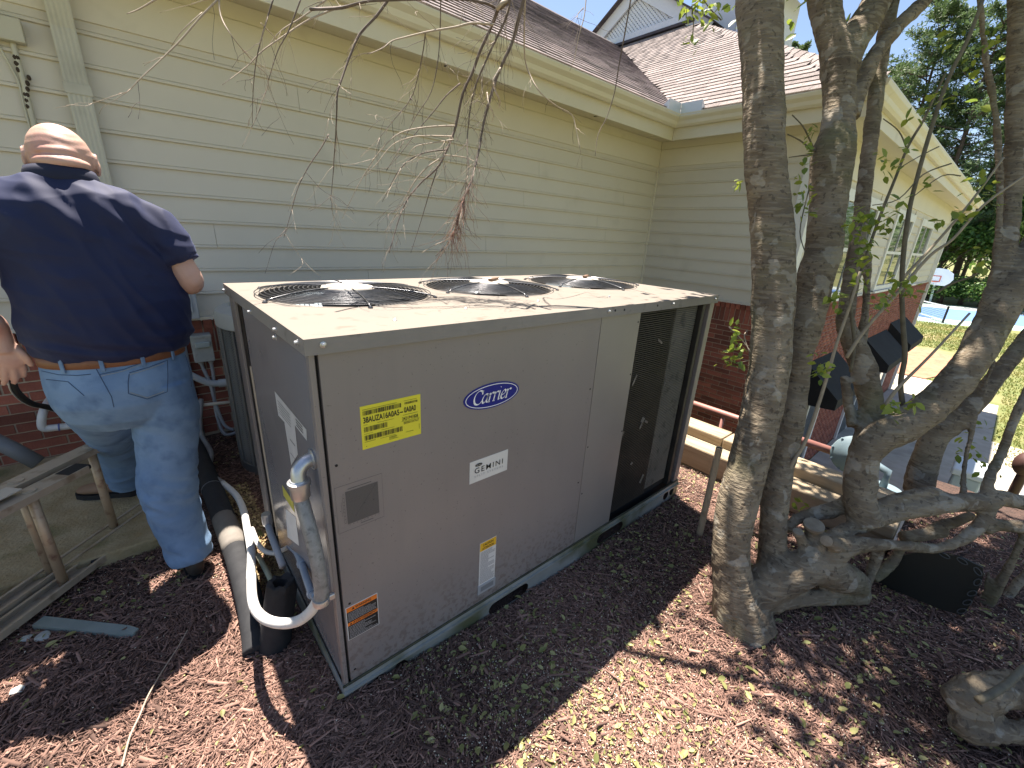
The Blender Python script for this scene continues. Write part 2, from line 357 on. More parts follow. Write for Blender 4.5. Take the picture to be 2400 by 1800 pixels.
for x0, x1, lip in ((2.02, 2.62, .012), (4.0, 4.42, .004)):
    t = MB(); t.bbox(x0, x1, FY+.06, FY+.27, 2.838-lip, 2.8465, .003); v = t.build('soffit_vent', M_TRIM, house)
    t = MB(); t.box(x0-.012, x1+.012, FY+.265, FY+.283, 2.842, 2.8468); t.box(x0-.012, x0-.001, FY+.06, FY+.27, 2.842, 2.8468); t.build('vent_gap', M_DARK, v)
gp = [(0, 0), (0, -.12), (.05, -.125), (.075, -.105), (.082, -.088), (.088, -.07), (.125, -.04), (.135, -.012), (.135, 0), (.122, 0), (.12, -.012), (.075, -.06), (.06, -.112), (.01, -.11), (.01, 0)]
Z = Vector((0, 0, 1)); mit = Vector((-1, -1, 0))
path = [Vector((-3.6, FY-.001, 3.021)), Vector((FX-.001, FY-.001, 3.021)), Vector((FX-.001, FF-.001, 3.021)), Vector((18.1, FF-.001, 3.021))]
autosmooth(MB().sweep(gp, path, [(Vector((0, -1, 0)), Z), (mit, Z), (mit, Z), (Vector((0, -1, 0)), Z)]).build('gutter', M_GUT, house), 15)
M_ALU = mat('pale_aluminium', (.62, .68, .74), (.68, .72, .76), scale=5, rough=.45, metal=.3)
t = MB(); gx, gy = FX-.135, FY-.135
t.box(gx-.26, gx+.0, gy+.002, gy+.006, 2.995, 3.13); t.box(gx+.002, gx+.006, gy-.26, gy+.0, 2.995, 3.13)
t.prism([(gx-.26, gy+.002, 2.995), (gx-.26, gy+.002, 3.13), (gx-.26, gy+.09, 3.06), (gx-.26, gy+.09, 2.995)], (-.004, 0, 0))
t.prism([(gx+.002, gy-.26, 2.995), (gx+.002, gy-.26, 3.13), (gx+.09, gy-.26, 3.06), (gx+.09, gy-.26, 2.995)], (0, -.004, 0))
t.build('splash_guard', M_ALU, house)
# added eave out of view at the left, put there to shade the ground
MB().bbox(-3.6, -.27, 1.90, 2.155, 2.90, 3.03, .004).build('shade_eave', M_TRIM, house)
# downspout on the main wall
dsx0, dsx1 = -.389, -.288
ds = MB()
ribs = [(-.0, 0), (.101, 0)]
prof = [(0, 0)] + [(.101*i/10, -.062-(.003 if i % 2 else 0)) for i in range(11)] + [(.101, 0)]
ds.sweep(prof, [Vector((dsx0, YW-.03, -.03)), Vector((dsx0, YW-.03, 2.46)), Vector((dsx0, YW-.10, 2.66)), Vector((dsx0, FY+.05, 2.80))], [(Vector((1, 0, 0)), Vector((0, 1, 0)))]*2 + [(Vector((1, 0, 0)), Vector((0, .85, -.4)))]*2)
M_DSP = mat('downspout_paint', (.46, .445, .375), (.50, .485, .41), scale=3, rough=.5, c3=(.36, .34, .28), s3=5, t3=(.55, .8))
dso = ds.build('downspout', M_DSP, house)
for z in (2.15, .9): MB().box(dsx0-.006, dsx1+.006, YW-.099, YW-.096, z, z+.05).build('strap', M_DSP, dso)
t = MB(); t.sweep(prof, [Vector((17.50, YF-.03, ZL)), Vector((17.50, YF-.03, 2.5)), Vector((17.5, FF+.02, 2.82))], [(Vector((1, 0, 0)), Vector((0, 1, 0)))]*3); t.build('downspout', M_WHITE, house)
# brickwork -------------------------------------------------------------------------------------------
def shared(name, me, parent, M):
    ob = bpy.data.objects.new(name, me); COL.objects.link(ob); ob.parent = parent; W[ob] = W[parent]
    ob.matrix_local = Matrix.Translation(-W[parent]) @ M; return ob
def brickmesh(l, h, d):
    t = MB(); t.box(-l/2, l/2, 0, d, -h/2, h/2)
    bm = bmesh.new(); me = t.mesh('brick', M_BRICK); return me
BM = [brickmesh(.194, .0545, .05), brickmesh(.192, .053, .05), brickmesh(.195, .0555, .05)]
BH = brickmesh(.094, .0545, .05); BS = brickmesh(.0545, .194, .05); BR = brickmesh(.0545, .062, .09)
bw1 = MB().box(-3.6, XC-.02, YW-.018, YW+.05, -.35, ZB-.028).build('brick_wall', M_MORT, house)
bw2 = MB().box(XC-.018, XC+.05, YF, YW-.019, ZL-.1, ZB-.028).build('brick_wall', M_MORT, house)
bw3 = MB().box(XC-.018, 17.62, YF-.018, YF+.05, ZL-.1, ZB-.028).build('brick_wall', M_MORT, house)
random.seed(21)
Rz90 = Matrix.Rotation(R(-90), 4, 'Z')
def jit(): return Matrix.Rotation(random.uniform(-.006, .006), 4, 'Y') @ Matrix.Rotation(random.uniform(-.006, .006), 4, 'Z')
for i in range(10):                                                      # main wall courses
    z = .595 - .032 - .064*i
    for j in range(-9, 4):
        x = j*.203 + (.1015 if i % 2 else 0)
        if x > .42 or (x > -.30 and x < -.30): continue
        if x < -1.75: continue
        shared('brick', random.choice(BM), bw1, Matrix.Translation((x, YW-.0255+random.uniform(-.002, .0015), z)) @ jit())
for i in range(25):                                                      # wing wall courses
    z = .595 - .032 - .064*i
    for j in range(6):
        y = .802 + j*.203 - (.1015 if i % 2 else 0)
        if y > 1.9 or (i > 14 and y > 1.75): continue
        me = BM[(i*7+j*3) % 3]
        if y < .76: me = BH; y += .05
        shared('brick', me, bw2, Matrix.Translation((XC-.0255+random.uniform(-.002, .0015), y, z)) @ Rz90 @ jit())
for k in range(34):
    x = -1.75 + k*.0645
    if x > .45: break
    shared('soldier_brick', BS, bw1, Matrix.Translation((x, YW-.0255+random.uniform(-.002, .001), .70-.003)) @ jit())
    shared('rowlock_brick', BR, bw1, Matrix.Translation((x, YW-.055, .806)) @ Matrix.Rotation(R(8), 4, 'X') @ jit())
for k in range(19):
    y = .73 + k*.0645
    shared('soldier_brick', BS, bw2, Matrix.Translation((XC-.0255, y, .697)) @ Rz90 @ jit())
    shared('rowlock_brick', BR, bw2, Matrix.Translation((XC-.055, y, .806)) @ Rz90 @ Matrix.Rotation(R(8), 4, 'X') @ jit())
n = 0; C = []; 
for i in range(49):
    z = .595-.032-.064*i
    for j in range(59):
        x = XC+.02+.1+j*.203+(.1015 if i % 2 else 0)
        if x < 17.5: C.append((x, z))
C = np.array(C); nb = len(C); base = np.array([(-.097, 0, -.027), (.097, 0, -.027), (.097, .05, -.027), (-.097, .05, -.027), (-.097, 0, .027), (.097, 0, .027), (.097, .05, .027), (-.097, .05, .027)])
V = base[None] + np.stack([C[:, 0], np.full(nb, YF-.026)+RNG.uniform(-.002, .002, nb), C[:, 1]], -1)[:, None, :]
FB = [(0, 3, 2, 1), (4, 5, 6, 7), (0, 1, 5, 4), (1, 2, 6, 5), (3, 0, 4, 7)]
M_BRICK2 = leafmat('red_brick_far', (.20, .06, .04), (.33, .115, .075), rough=.9, tl=0.0)
pieces('brick', V, FB, RNG.random(nb), M_BRICK2, bw3, kind='stuff')
V = []
for k in range(185):
    x = XC+k*.0645
    V.append([(x-.027, YF-.026, .60), (x+.027, YF-.026, .60), (x+.027, YF, .60), (x-.027, YF, .60), (x-.027, YF-.026, .797), (x+.027, YF-.026, .797), (x+.027, YF, .797), (x-.027, YF, .797)])
    V.append([(x-.027, YF-.06, .80), (x+.027, YF-.06, .80), (x+.027, YF, .80), (x-.027, YF, .80), (x-.027, YF-.06, .828), (x+.027, YF-.06, .828), (x+.027, YF, .835), (x-.027, YF, .835)])
V = np.array(V); pieces('soldier_brick', V, FB, RNG.random(len(V)), M_BRICK2, bw3, kind='stuff')
# windows of the wing, doors and awnings below them
M_GLASS = mat('dark_glass', (.02, .03, .028), rough=.04, spec=.8)
for a, b in wins:
    z0, z1 = .97, 2.19
    t = MB(); y0, y1 = YF-.045, YF-.002
    for q in ((a-.11, a, z0-.09, z1+.14), (b, b+.11, z0-.09, z1+.14), (a+.001, b-.001, z1, z1+.139), (a+.001, b-.001, z0-.089, z0)): t.bbox(q[0], q[1], y0, y1, q[2], q[3], .004)
    wf = t.build('window', M_WHITE, house)
    t = MB(); mid = (z0+z1)/2; t.box(a, b, y0+.012, y0+.03, mid-.025, mid+.025); t.box((a+b)/2-.012, (a+b)/2+.012, y0+.014, y0+.028, z0, z1)
    t.build('sash_bar', M_WHITE, wf)
    for (xx0, xx1) in ((a, (a+b)/2-.012), ((a+b)/2+.012, b)):
        for (zz0, zz1) in ((z0, mid-.025), (mid+.025, z1)): MB().box(xx0, xx1, YF-.016, YF-.010, zz0, zz1).build('pane', M_GLASS, wf)
    MB().bbox(a-.16, b+.16, YF-.085, YF-.046, z0-.13, z0-.092, .004).build('window_sill', M_WHITE, wf)
M_AWN = mat('black_awning', (.014, .016, .018), (.022, .024, .026), scale=4, spec=.2, rough=.8, bump=.02, bscale=14)
for k, (a, b, zt) in enumerate(((7.38, 8.95, -.10), (11.25, 13.35, -.17), (13.6, 15.6, -.03))):
    t = MB(); yw = YF-.027; yf = .16
    pr = [(yw, zt), (yw, zt-.66), (yw-.02, zt-.66), (yf, zt-.62), (yf, zt-.46)]
    t.prism([(a, y, z) for y, z in pr], (b-a, 0, 0)); t.build('awning', M_AWN, house)
    d = MB()
    for q in ((a+.08, a+.17, ZL, zt-.68), (b-.17, b-.08, ZL, zt-.68)): d.bbox(q[0], q[1], YF-.075, YF-.026, q[2]+.02, q[3], .004)
    d.bbox(a+.171, b-.171, YF-.07, YF-.026, zt-.80, zt-.69, .004)
    dd = d.build('door', M_WHITE, house)
    MB().box(a+.171, b-.171, YF-.045, YF-.03, ZL+.02, zt-.805).build('pane', M_GLASS, dd)
    MB().box((a+b)/2-.03, (a+b)/2+.03, YF-.06, YF-.046, ZL+.02, zt-.805).build('stile', M_WHITE, dd)
# roofs -----------------------------------------------------------------------------------------------
RS = (6.2-3.03)/5.16
d = MB()
e1, e2 = Vector((-3.8, 2.20, 3.025)), Vector((5.13, 2.20, 3.025)); vt = Vector((10.25, 7.36, 6.2)); rl = Vector((-3.8, 7.36, 6.2)); ap = Vector((10.25, 5.31, 6.2)); hc = Vector((5.13, .19, 3.025))
d.add([e1, e2, vt, rl], [(0, 1, 2, 3)]); d.add([e2, hc, ap, vt], [(0, 1, 2, 3)])
d.add([hc, (18.1, .19, 3.025), (12.98, 5.31, 6.2), ap], [(0, 1, 2, 3)])
d.add([rl, vt, (10.25, 12.5, 3.0), (-3.8, 12.5, 3.0)], [(0, 1, 2, 3)])
d.add([(18.1, .19, 3.025), (18.1, 12.5, 3.025), (12.98, 7.4, 6.2), (12.98, 5.31, 6.2)], [(0, 1, 2, 3)])
d.add([vt, ap, (12.98, 5.31, 6.2), (12.98, 7.4, 6.2)], [(0, 1, 2, 3)]); d.add([vt, (12.98, 7.4, 6.2), (18.1, 12.5, 3.025), (10.25, 12.5, 3.0)], [(0, 1, 2, 3)])
deck = d.build('roof', M_DECK, house)
def tabmesh(l, mt=None):
    t = MB(); hh = .013
    t.add([(-l/2, 0, 0), (l/2, 0, 0), (l/2, .16, 0), (-l/2, .16, 0), (-l/2, 0, hh), (l/2, 0, hh), (l/2, .16, .002), (-l/2, .16, .002)],
          [(0, 3, 2, 1), (4, 5, 6, 7), (0, 1, 5, 4), (1, 2, 6, 5), (2, 3, 7, 6), (3, 0, 4, 7)])
    return t.mesh('shingle', mt or M_SHING)
TM = [tabmesh(.300), tabmesh(.297), tabmesh(.302)]
M_SHING3 = mat('shingle_weathered_shade', (.19, .155, .15), (.26, .215, .21), scale=40, rough=.95, bump=.25, bscale=160, rand=.38, c3=(.09, .075, .075), s3=3, t3=(.48, .62))  # weather stains, plus a darker base standing in for duller light on this slope
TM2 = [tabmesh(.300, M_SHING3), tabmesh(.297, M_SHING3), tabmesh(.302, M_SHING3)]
M_SHING4 = leafmat('shingle_weathered_shade_far', (.10, .082, .08), (.28, .23, .225), rough=.95, tl=0.0)
M_SHING2 = leafmat('shingle_far', (.20, .17, .155), (.315, .27, .25), rough=.95, tl=0.0)
def slope(org, along, up, span, rows, maxobj, key, seed, clip, tm, far):
    """lay shingle tabs; span(plan distance up) -> (a0, a1) range along the eave"""
    random.seed(seed); nrm = along.cross(up).normalized(); items = []
    for i in range(rows):
        s = i*.142; rise = s*up.xy.length; a0, a1 = span(rise); a = a0 - random.random()*.3
        while a < a1+.15:
            if a0+clip[0] < a < a1-clip[1]: items.append((org + along*a + up*s + nrm*.0035, i))
            a += .304
    items.sort(key=key); rest = []
    for n_, (p, i) in enumerate(items):
        M = Matrix((along.to_4d(), up.to_4d(), nrm.to_4d(), (0, 0, 0, 1))).transposed(); M.col[3] = (*p, 1); M[3][0] = M[3][1] = M[3][2] = 0
        M = M @ Matrix.Rotation(random.uniform(-.008, .008), 4, 'Z') @ Matrix.Translation((random.uniform(-.003, .003), random.uniform(-.006, .006), random.uniform(0, .002)))
        if n_ < maxobj: shared('shingle', random.choice(tm), deck, M)
        else: rest.append([M @ v.co for v in TM[0].vertices])
    V = np.array([[tuple(q) for q in r] for r in rest]); pieces('shingle', V, [tuple(p.vertices) for p in TM[0].polygons], RNG.random(len(V)), far, deck, kind='stuff')
up1 = Vector((0, 5.16, 3.175)).normalized(); up2 = Vector((5.12, 0, 3.175)).normalized()
near = lambda it: (it[0]-CAM_LOC).length
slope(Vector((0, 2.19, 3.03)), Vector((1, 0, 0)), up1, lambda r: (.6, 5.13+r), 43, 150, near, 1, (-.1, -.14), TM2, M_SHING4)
slope(Vector((5.12, 0, 3.03)), Vector((0, -1, 0)), up2, lambda r: (-(2.20+r), -(.19+r)), 43, 150, near, 2, (-.14, .15), TM, M_SHING2)
hv = (ap-hc).normalized(); hn = Vector((-.33, -.33, .9)).normalized()
for k in range(34):
    p = hc + hv*(.1+k*.21); sd = hv.cross(hn).normalized()
    t = MB(); a = p - hv*.02 + hn*.03
    t.add([a-sd*.13-hn*.085, a+hn*.012, a+sd*.13-hn*.085, a+hv*.24-sd*.12-hn*.085, a+hv*.24, a+hv*.24+sd*.12-hn*.085], [(0, 1, 4, 3), (1, 2, 5, 4), (0, 2, 1)])
    t.build('cap_shingle', M_SHING, deck)
# ridge cap of the main roof
t = MB(); t.prism([(-3.8, 7.20, 6.13), (-3.8, 7.36, 6.235), (-3.8, 7.52, 6.13)], (14.0, 0, 0)); t.build('ridge_cap', mat('ridge_dark', (.06, .05, .055), (.09, .075, .08), scale=6, rough=.9), deck)
# lattice gablet
M_GAB = mat('gable_white', (.70, .72, .76), (.64, .66, .70), scale=2, rough=.55)
gx = 10.15; pk = Vector((gx, 6.86, 7.36)); gr = .63
gab = MB(); 
gab.add([(gx+.10, 6.86-2.1, 7.30-gr*2.1), (gx+.10, 6.86, 7.30), (gx+.10, 6.86+2.1, 7.30-gr*2.1)], [(0, 1, 2)]); gab = gab.build('gablet', M_DARK, house)
for sgn in (-1, 1):
    n_ = Vector((0, sgn*1, -gr)).normalized(); q = Vector((0, sgn*gr, 1)).normalized()
    t = MB(); a = pk + Vector((0, 0, .0)); bq = pk + n_*2.45
    t.prism([a, bq, bq - q*.26, a - Vector((0, 0, .31))], (-.05, 0, 0)); t.build('rake_board', M_GAB, gab)
    t = MB(); t.prism([a + q*.03 - Vector((.18, 0, 0)), bq + q*.03 - Vector((.18, 0, 0)), bq - Vector((.18, 0, 0)), a - Vector((.18, 0, 0)) - Vector((0, 0, .0))], (3.0, 0, 0)); t.build('gablet_roof', mat('ridge_dark', (0, 0, 0)), gab)
t = MB(); t.bbox(gx-.06, gx+.02, 5.30, 8.6, 6.22, 6.36, .004); t.build('gablet_sill', M_GAB, gab)
t = MB(); t.bbox(gx-.09, gx+.0, 5.22, 8.6, 6.16, 6.219, .004); t.build('flashing', mat('ridge_dark', (0, 0, 0)), gab)
zt = lambda y: 7.30 - .21 - gr*abs(y-6.86)
for fam in (1, -1):
    k = -40
    for k in range(-34, 35):
        # line z = 6.36 + fam*(y - y0): inside the triangle between z 6.36 and the rakes
        y0 = 6.86 + k*.095; pts = []
        for i in range(0, 241):
            y = 5.4 + i*.0125; z = 6.36 + fam*(y-y0)
            if z >= 6.36 and z <= zt(y): pts.append((y, z))
        if len(pts) < 3: continue
        (ya, za), (yb, zb) = pts[0], pts[-1]; dv = Vector((0, yb-ya, zb-za)).normalized(); pv = Vector((0, -dv.z, dv.y))*.024
        xx = gx + (.03 if fam > 0 else .045)
        t = MB(); A, B = Vector((xx, ya, za)), Vector((xx, yb, zb)); t.prism([A-pv, B-pv, B+pv, A+pv], (.012, 0, 0)); t.build('lattice_slat', M_GAB, gab)
# small dormer behind the hip with a round flue
dm = MB(); dm.box(10.6, 12.2, 3.9, 5.4, 5.3, 6.75); dmo = dm.build('dormer', M_GAB, house)
t = MB(); t.prism([(10.3, 3.3, 6.55), (10.3, 5.6, 7.95), (10.3, 5.6, 8.08), (10.3, 3.3, 6.68)], (2.2, 0, 0)); t.build('dormer_roof', M_WHITE, dmo)
t = MB(); t.lathe([(.17, 0), (.17, 1.15), (.13, 1.2), (.0, 1.2)], (10.25, 4.15, 5.55), 24); autosmooth(t.build('flue', mat('galvanised', (.48, .50, .53), (.56, .58, .6), scale=8, rough=.45, metal=.6), dmo), 40)
t = MB(); t.bbox(9.95, 10.05, 3.45, 3.85, 5.2, 6.3, .01); t.build('dormer_panel', M_WHITE, dmo)
# ================================================================== the big condensing unit
def panel_material():
    m = bpy.data.materials.new('unit_grey'); N, L, P = nodes(m); MATS['unit_grey'] = m; g_ = N.new('ShaderNodeNewGeometry'); O = g_.outputs['Position']
    def nz(sc, st, det=4):
        mp = N.new('ShaderNodeMapping'); mp.inputs['Scale'].default_value = st; L.new(O, mp.inputs[0]); n = N.new('ShaderNodeTexNoise'); n.inputs['Scale'].default_value = sc; n.inputs['Detail'].default_value = det; L.new(mp.outputs[0], n.inputs[0]); return n.outputs['Fac']
    def rp(f, a, b, hi=1.0):
        r = N.new('ShaderNodeMapRange'); r.inputs[1].default_value = a; r.inputs[2].default_value = b; r.inputs[3].default_value = 0; r.inputs[4].default_value = hi; L.new(f, r.inputs[0]); return r.outputs[0]
    def mx(f, a, c):
        x = N.new('ShaderNodeMix'); x.data_type = 'RGBA'; L.new(f, x.inputs[0])
        if isinstance(a, tuple): x.inputs[6].default_value = (*a, 1)
        else: L.new(a, x.inputs[6])
        x.inputs[7].default_value = (*c, 1); return x.outputs[2]
    c = mx(rp(nz(2.2, (1, 1, 1)), .35, .7), (.212, .192, .183), (.230, .209, .198))
    c = mx(rp(nz(5, (4, 4, .5), 5), .54, .76, .20), c, (.175, .160, .152))           # rain streaks
    c = mx(rp(nz(5, (1.6, 1.6, 1), 5), .60, .76, .18), c, (.27, .245, .22))             # dust
    sep = N.new('ShaderNodeSeparateXYZ'); L.new(O, sep.inputs[0])
    low = rp(sep.outputs[2], .34, .05, .8); sp = rp(nz(55, (1, 1, 1), 3), .50, .62); ml = N.new('ShaderNodeMath'); ml.operation = 'MULTIPLY'; L.new(low, ml.inputs[0]); L.new(sp, ml.inputs[1])
    c = mx(ml.outputs[0], c, (.13, .10, .082))                                      # mulch splash
    c = mx(rp(nz(120, (1, 1, 1), 2), .70, .74, .7), c, (.11, .10, .095))            # fly specks
    L.new(c, P.inputs['Base Color']); L.new(rp(nz(3, (1, 1, 1)), .3, .75, .0), P.inputs['Metallic'])
    r_ = N.new('ShaderNodeMapRange'); r_.inputs[3].default_value = .30; r_.inputs[4].default_value = .52; L.new(nz(6, (1, 1, .6)), r_.inputs[0]); L.new(r_.outputs[0], P.inputs['Roughness'])
    bp = N.new('ShaderNodeBump'); bp.inputs['Strength'].default_value = .5; bp.inputs['Distance'].default_value = .012; L.new(nz(3.2, (1, 1, 1), 1), bp.inputs['Height']); L.new(bp.outputs[0], P.inputs['Normal'])
    return m
M_GREY = panel_material()
M_GREYL = mat('unit_light_panel', (.255, .243, .23), (.285, .27, .256), scale=2.5, rough=.38, metal=.25, bump=.006, bscale=10)
M_LID = mat('dusty_lid', (.195, .168, .137), (.17, .152, .128), scale=3.5, rough=.75, spec=.3, bump=.01, bscale=30, c3=(.15, .12, .092), s3=16, t3=(.6, .72))
M_LIDE = mat('lid_edge', (.20, .188, .176), (.24, .226, .21), scale=6, rough=.55, c3=(.14, .13, .12), s3=12, t3=(.6, .7))
M_GALV = mat('galvanised_base', (.30, .32, .30), (.38, .39, .37), scale=7, rough=.5, metal=.35, c3=(.135, .145, .075), s3=4.5, t3=(.45, .65), bump=.02, bscale=30)
M_ZINC = mat('zinc', (.55, .56, .57), (.42, .43, .44), scale=25, rough=.38, metal=.8, bump=.01)
M_COIL = mat('coil_dark', (.022, .021, .019), (.05, .046, .038), scale=6, rough=.6, metal=.3)
M_COILL = mat('coil_dusty', (.14, .135, .115), (.20, .19, .16), scale=5, rough=.7, metal=.2, c3=(.08, .08, .07), s3=20)
M_BLACK = mat('black_gap', (.008, .008, .009), rough=.8)
M_WIRE = mat('guard_wire', (.10, .105, .11), (.17, .17, .175), scale=30, rough=.3, metal=.75)
M_FAN = mat('fan_blade', (.12, .15, .17), (.20, .24, .26), scale=6, rough=.3, metal=.6)
L_, D_, H_ = 2.248, 1.148, 1.28
ac = thing('condensing_unit', 'large grey rooftop style condensing unit with three fans in the middle', 'air conditioner', (L_/2, D_/2, -.07))
x0, x1, y0, y1 = .012, L_-.012, .012, D_-.012
# lid: top sheet with three round openings, folded edge
fans = [(.375, .70), (1.115, .70), (1.855, .70)]; FR = .325
bm = bmesh.new()
def ringpts(cx, cy, r, n=64): return [(cx+r*math.cos(2*math.pi*k/n), cy+r*math.sin(2*math.pi*k/n)) for k in range(n)]
lid = MB(); zt = H_
cells = [0, .745, 1.485, L_]
for k, (cx, cy) in enumerate(fans):
    a, b = cells[k], cells[k+1]; n = 64; c = ringpts(cx, cy, FR, n); outer = []
    for (ux, uy) in c:
        dx, dy = ux-cx, uy-cy; s = min([((b-cx)/dx if dx > 0 else (a-cx)/dx) if abs(dx) > 1e-9 else 1e9, ((D_-cy)/dy if dy > 0 else (0-cy)/dy) if abs(dy) > 1e-9 else 1e9])
        outer.append((cx+dx*s, cy+dy*s))
    corners = [(a, 0), (b, 0), (b, D_), (a, D_)]
    vs_ = [(x, y, zt) for x, y in c] + [(x, y, zt) for x, y in outer] + [(x, y, zt-.05) for x, y in c]
    fs = [(i, (i+1) % n, (i+1) % n+n, i+n) for i in range(n)] + [(i, i+2*n, (i+1) % n+2*n, (i+1) % n) for i in range(n)]
    lid.add(vs_, fs)
    for q in corners:                                             # fill the corner triangles
        i = min(range(n), key=lambda j: (outer[j][0]-q[0])**2+(outer[j][1]-q[1])**2)
        best = None
        for j in range(n):
            p, r_ = outer[j], outer[(j+1) % n]
            if abs(p[0]-r_[0]) > 1e-6 and abs(p[1]-r_[1]) > 1e-6 and (abs(p[0]-q[0]) < 1e-6 or abs(p[1]-q[1]) < 1e-6) and (abs(r_[0]-q[0]) < 1e-6 or abs(r_[1]-q[1]) < 1e-6): best = (p, r_)
        if best: lid.add([(*best[0], zt), (*best[1], zt), (*q, zt)], [(0, 1, 2)])
lo = lid.build('lid', M_LID, ac); fixn(lo.data)
if lo.data.polygons[0].normal.z < 0: lo.data.flip_normals()
t = MB(); e = .0015
t.box(0, L_, 0, e, zt-.043, zt-.0005); t.box(0, L_, D_-e, D_, zt-.043, zt-.0005); t.box(0, e, e, D_-e, zt-.043, zt-.0005); t.box(L_-e, L_, e, D_-e, zt-.043, zt-.0005)
t.build('lid_edge', M_LIDE, lo)
for (sx, sz) in ((.045, 1.262), (1.22, 1.262), (1.741, 1.263), (2.2, 1.262)):
    t = MB(); t.lathe([(.0085, 0), (.0085, .002), (.005, .003), (.005, .008), (.003, .0095)], (sx, 0, sz), 10, Vector((0, -1, 0))); t.build('screw', M_ZINC, lo)
for (sx, sz) in ((1.264, 1.262), (1.331, 1.26), (1.60, 1.262)):
    MB().lathe([(.0055, 0), (.005, .0006)], (sx, -.0004, sz), 12, Vector((0, -1, 0))).build('screw_hole', M_BLACK, lo)
for (sy, sz) in ((1.12, 1.255), (.62, 1.245), (.27, 1.252), (.285, 1.225), (.05, 1.262)):
    t = MB(); t.lathe([(.0085, 0), (.0085, .002), (.005, .003), (.005, .009), (.003, .0105)], (0, sy, sz), 10, Vector((-1, 0, 0))); t.build('screw', M_ZINC, lo)
random.seed(2)
for (sx, sy) in ((.62, .20), (1.02, .23), (.30, .12), (1.48, .2)):
    t = MB(); t.lathe([(.007, 0), (.007, .002), (.0045, .003), (.0045, .006), (.002, .007)], (sx, sy, zt), 10); t.build('screw', M_ZINC, lo)
# fans with wire guards
for (cx, cy) in fans:
    g = MB(); rings = 15
    for k in range(rings):
        r = .10 + (FR+.012-.10)*k/(rings-1); z = zt+.026-.016*((k/(rings-1))**2.2)
        pts = [Vector((cx+r*math.cos(2*math.pi*j/56), cy+r*math.sin(2*math.pi*j/56), z)) for j in range(57)]
        g.tube(pts, .0019, 5, cap=False)
    g2 = MB()
    for k in range(6):
        an = 2*math.pi*(k+.35)/6; pts = []
        for i in range(12):
            r = .06+(FR+.035-.06)*i/11; f = min(1, max(0, (r-.10)/(FR+.012-.10))); pts.append(Vector((cx+r*math.cos(an), cy+r*math.sin(an), zt+.030-.018*f**2.2 - (.006 if i == 11 else 0))))
        g2.tube(pts, .0028, 6); e = pts[-1]; g2.lathe([(.009, 0), (.009, .004), (.004, .005), (.004, .009)], (e.x, e.y, zt+.001), 8)
    go = g.build('fan_guard', M_WIRE, ac, smooth=True); g2.build('guard_spoke', M_WIRE, go, smooth=True)
    hb = MB(); hb.lathe([(.105, zt+.022), (.10, zt+.030), (.03, zt+.033), (.001, zt+.033)], (cx, cy, 0), 32); autosmooth(hb.build('guard_hub', mat('hub_plate', (.40, .37, .31), (.46, .42, .36), scale=9, rough=.6), go), 40)
    fb = MB(); fb.lathe([(.06, zt-.10), (.06, zt-.035), (.05, zt-.03), (.001, zt-.03)], (cx, cy, 0), 20)
    for k in range(4):
        an = 2*math.pi*k/4+.4; vs_ = []
        for i in range(6):
            r = .055+.25*i/5; hw = .34-.06*i/5
            for sgn in (-1, 1): th = an+sgn*hw*1.5; vs_.append((cx+r*math.cos(th), cy+r*math.sin(th), zt-.06-sgn*.026))
        fb.add(vs_, [(2*i, 2*i+1, 2*i+3, 2*i+2) for i in range(5)])
    fb.build('fan_blades', M_FAN, go)
    sh = MB(); sh.lathe([(FR+.001, zt-.045), (FR+.001, zt-.24), (FR-.03, zt-.25)], (cx, cy, 0), 48); so = sh.build('fan_shroud', M_BLACK, go)
for (cx, cy) in ((1.115, .70), (1.855, .70)):
    t = MB(); t.obox((cx+.02, cy-.01, zt+.041), (.10, .022, .012), Matrix.Rotation(.5, 3, 'Z'), .003); t.build('leaf_debris', mat('dry_bark', (.14, .075, .04)), lo)
# front panels
P_ = lambda n_, a, b, c, d, yy=.012, th=.02, mt=None, bv=.0025: MB().bbox(a, b, yy, yy+th, c, d, bv).build(n_, mt or M_GREY, ac)
P_('corner_post', .010, .0245, .032, 1.237, .010, .03)
P_('front_panel', .0335, 1.192, .05, 1.237)
P_('gap_backing', .02, 1.2, .05, 1.237, .026, .01, M_BLACK, .001)
P_('front_panel', 1.197, 1.4905, .05, 1.237, .013, .02, M_GREYL)
P_('corner_post', 2.185, 2.236, .05, 1.237, .012, .05); P_('corner_post', 2.118, 2.150, .05, 1.237, .02, .03, M_COIL)
t = MB(); t.box(1.497, 2.20, .05, .06, .06, 1.237); t.build('coil_backing', M_BLACK, ac)
cf = MB()
for k in range(104):
    z = .085+k*.0110; cf.box(1.493, 1.858, .034, .049, z, z+.0060)
cf.build('coil_fins', M_COIL, ac)
for k in range(40):
    pass
cf = MB(); cf.box(1.859, 2.085, .043, .0495, .11, 1.237)
for k in range(104):
    z = .112+k*.0108; cf.box(1.859, 2.085, .036, .042, z, z+.0062)
cf.build('coil_fins', M_COILL, ac)
for (bx, bz, sx_, sz_) in ((1.74, 1.06, .05, .012), (1.70, .62, .03, .03), (1.69, .585, .012, .035), (1.74, .60, .035, .012), (1.555, .88, .012, .06), (1.80, .21, .02, .055), (1.66, .36, .02, .018), (1.87, .80, .01, .02), (1.52, .58, .012, .04)):
    t = MB(); t.obox((bx, .032, bz), (sx_, .002, sz_), Matrix.Rotation(.5, 3, 'Y')); t.build('debris', mat('pale_debris', (.22, .20, .17), (.12, .11, .09), scale=30, rough=.9), ac)
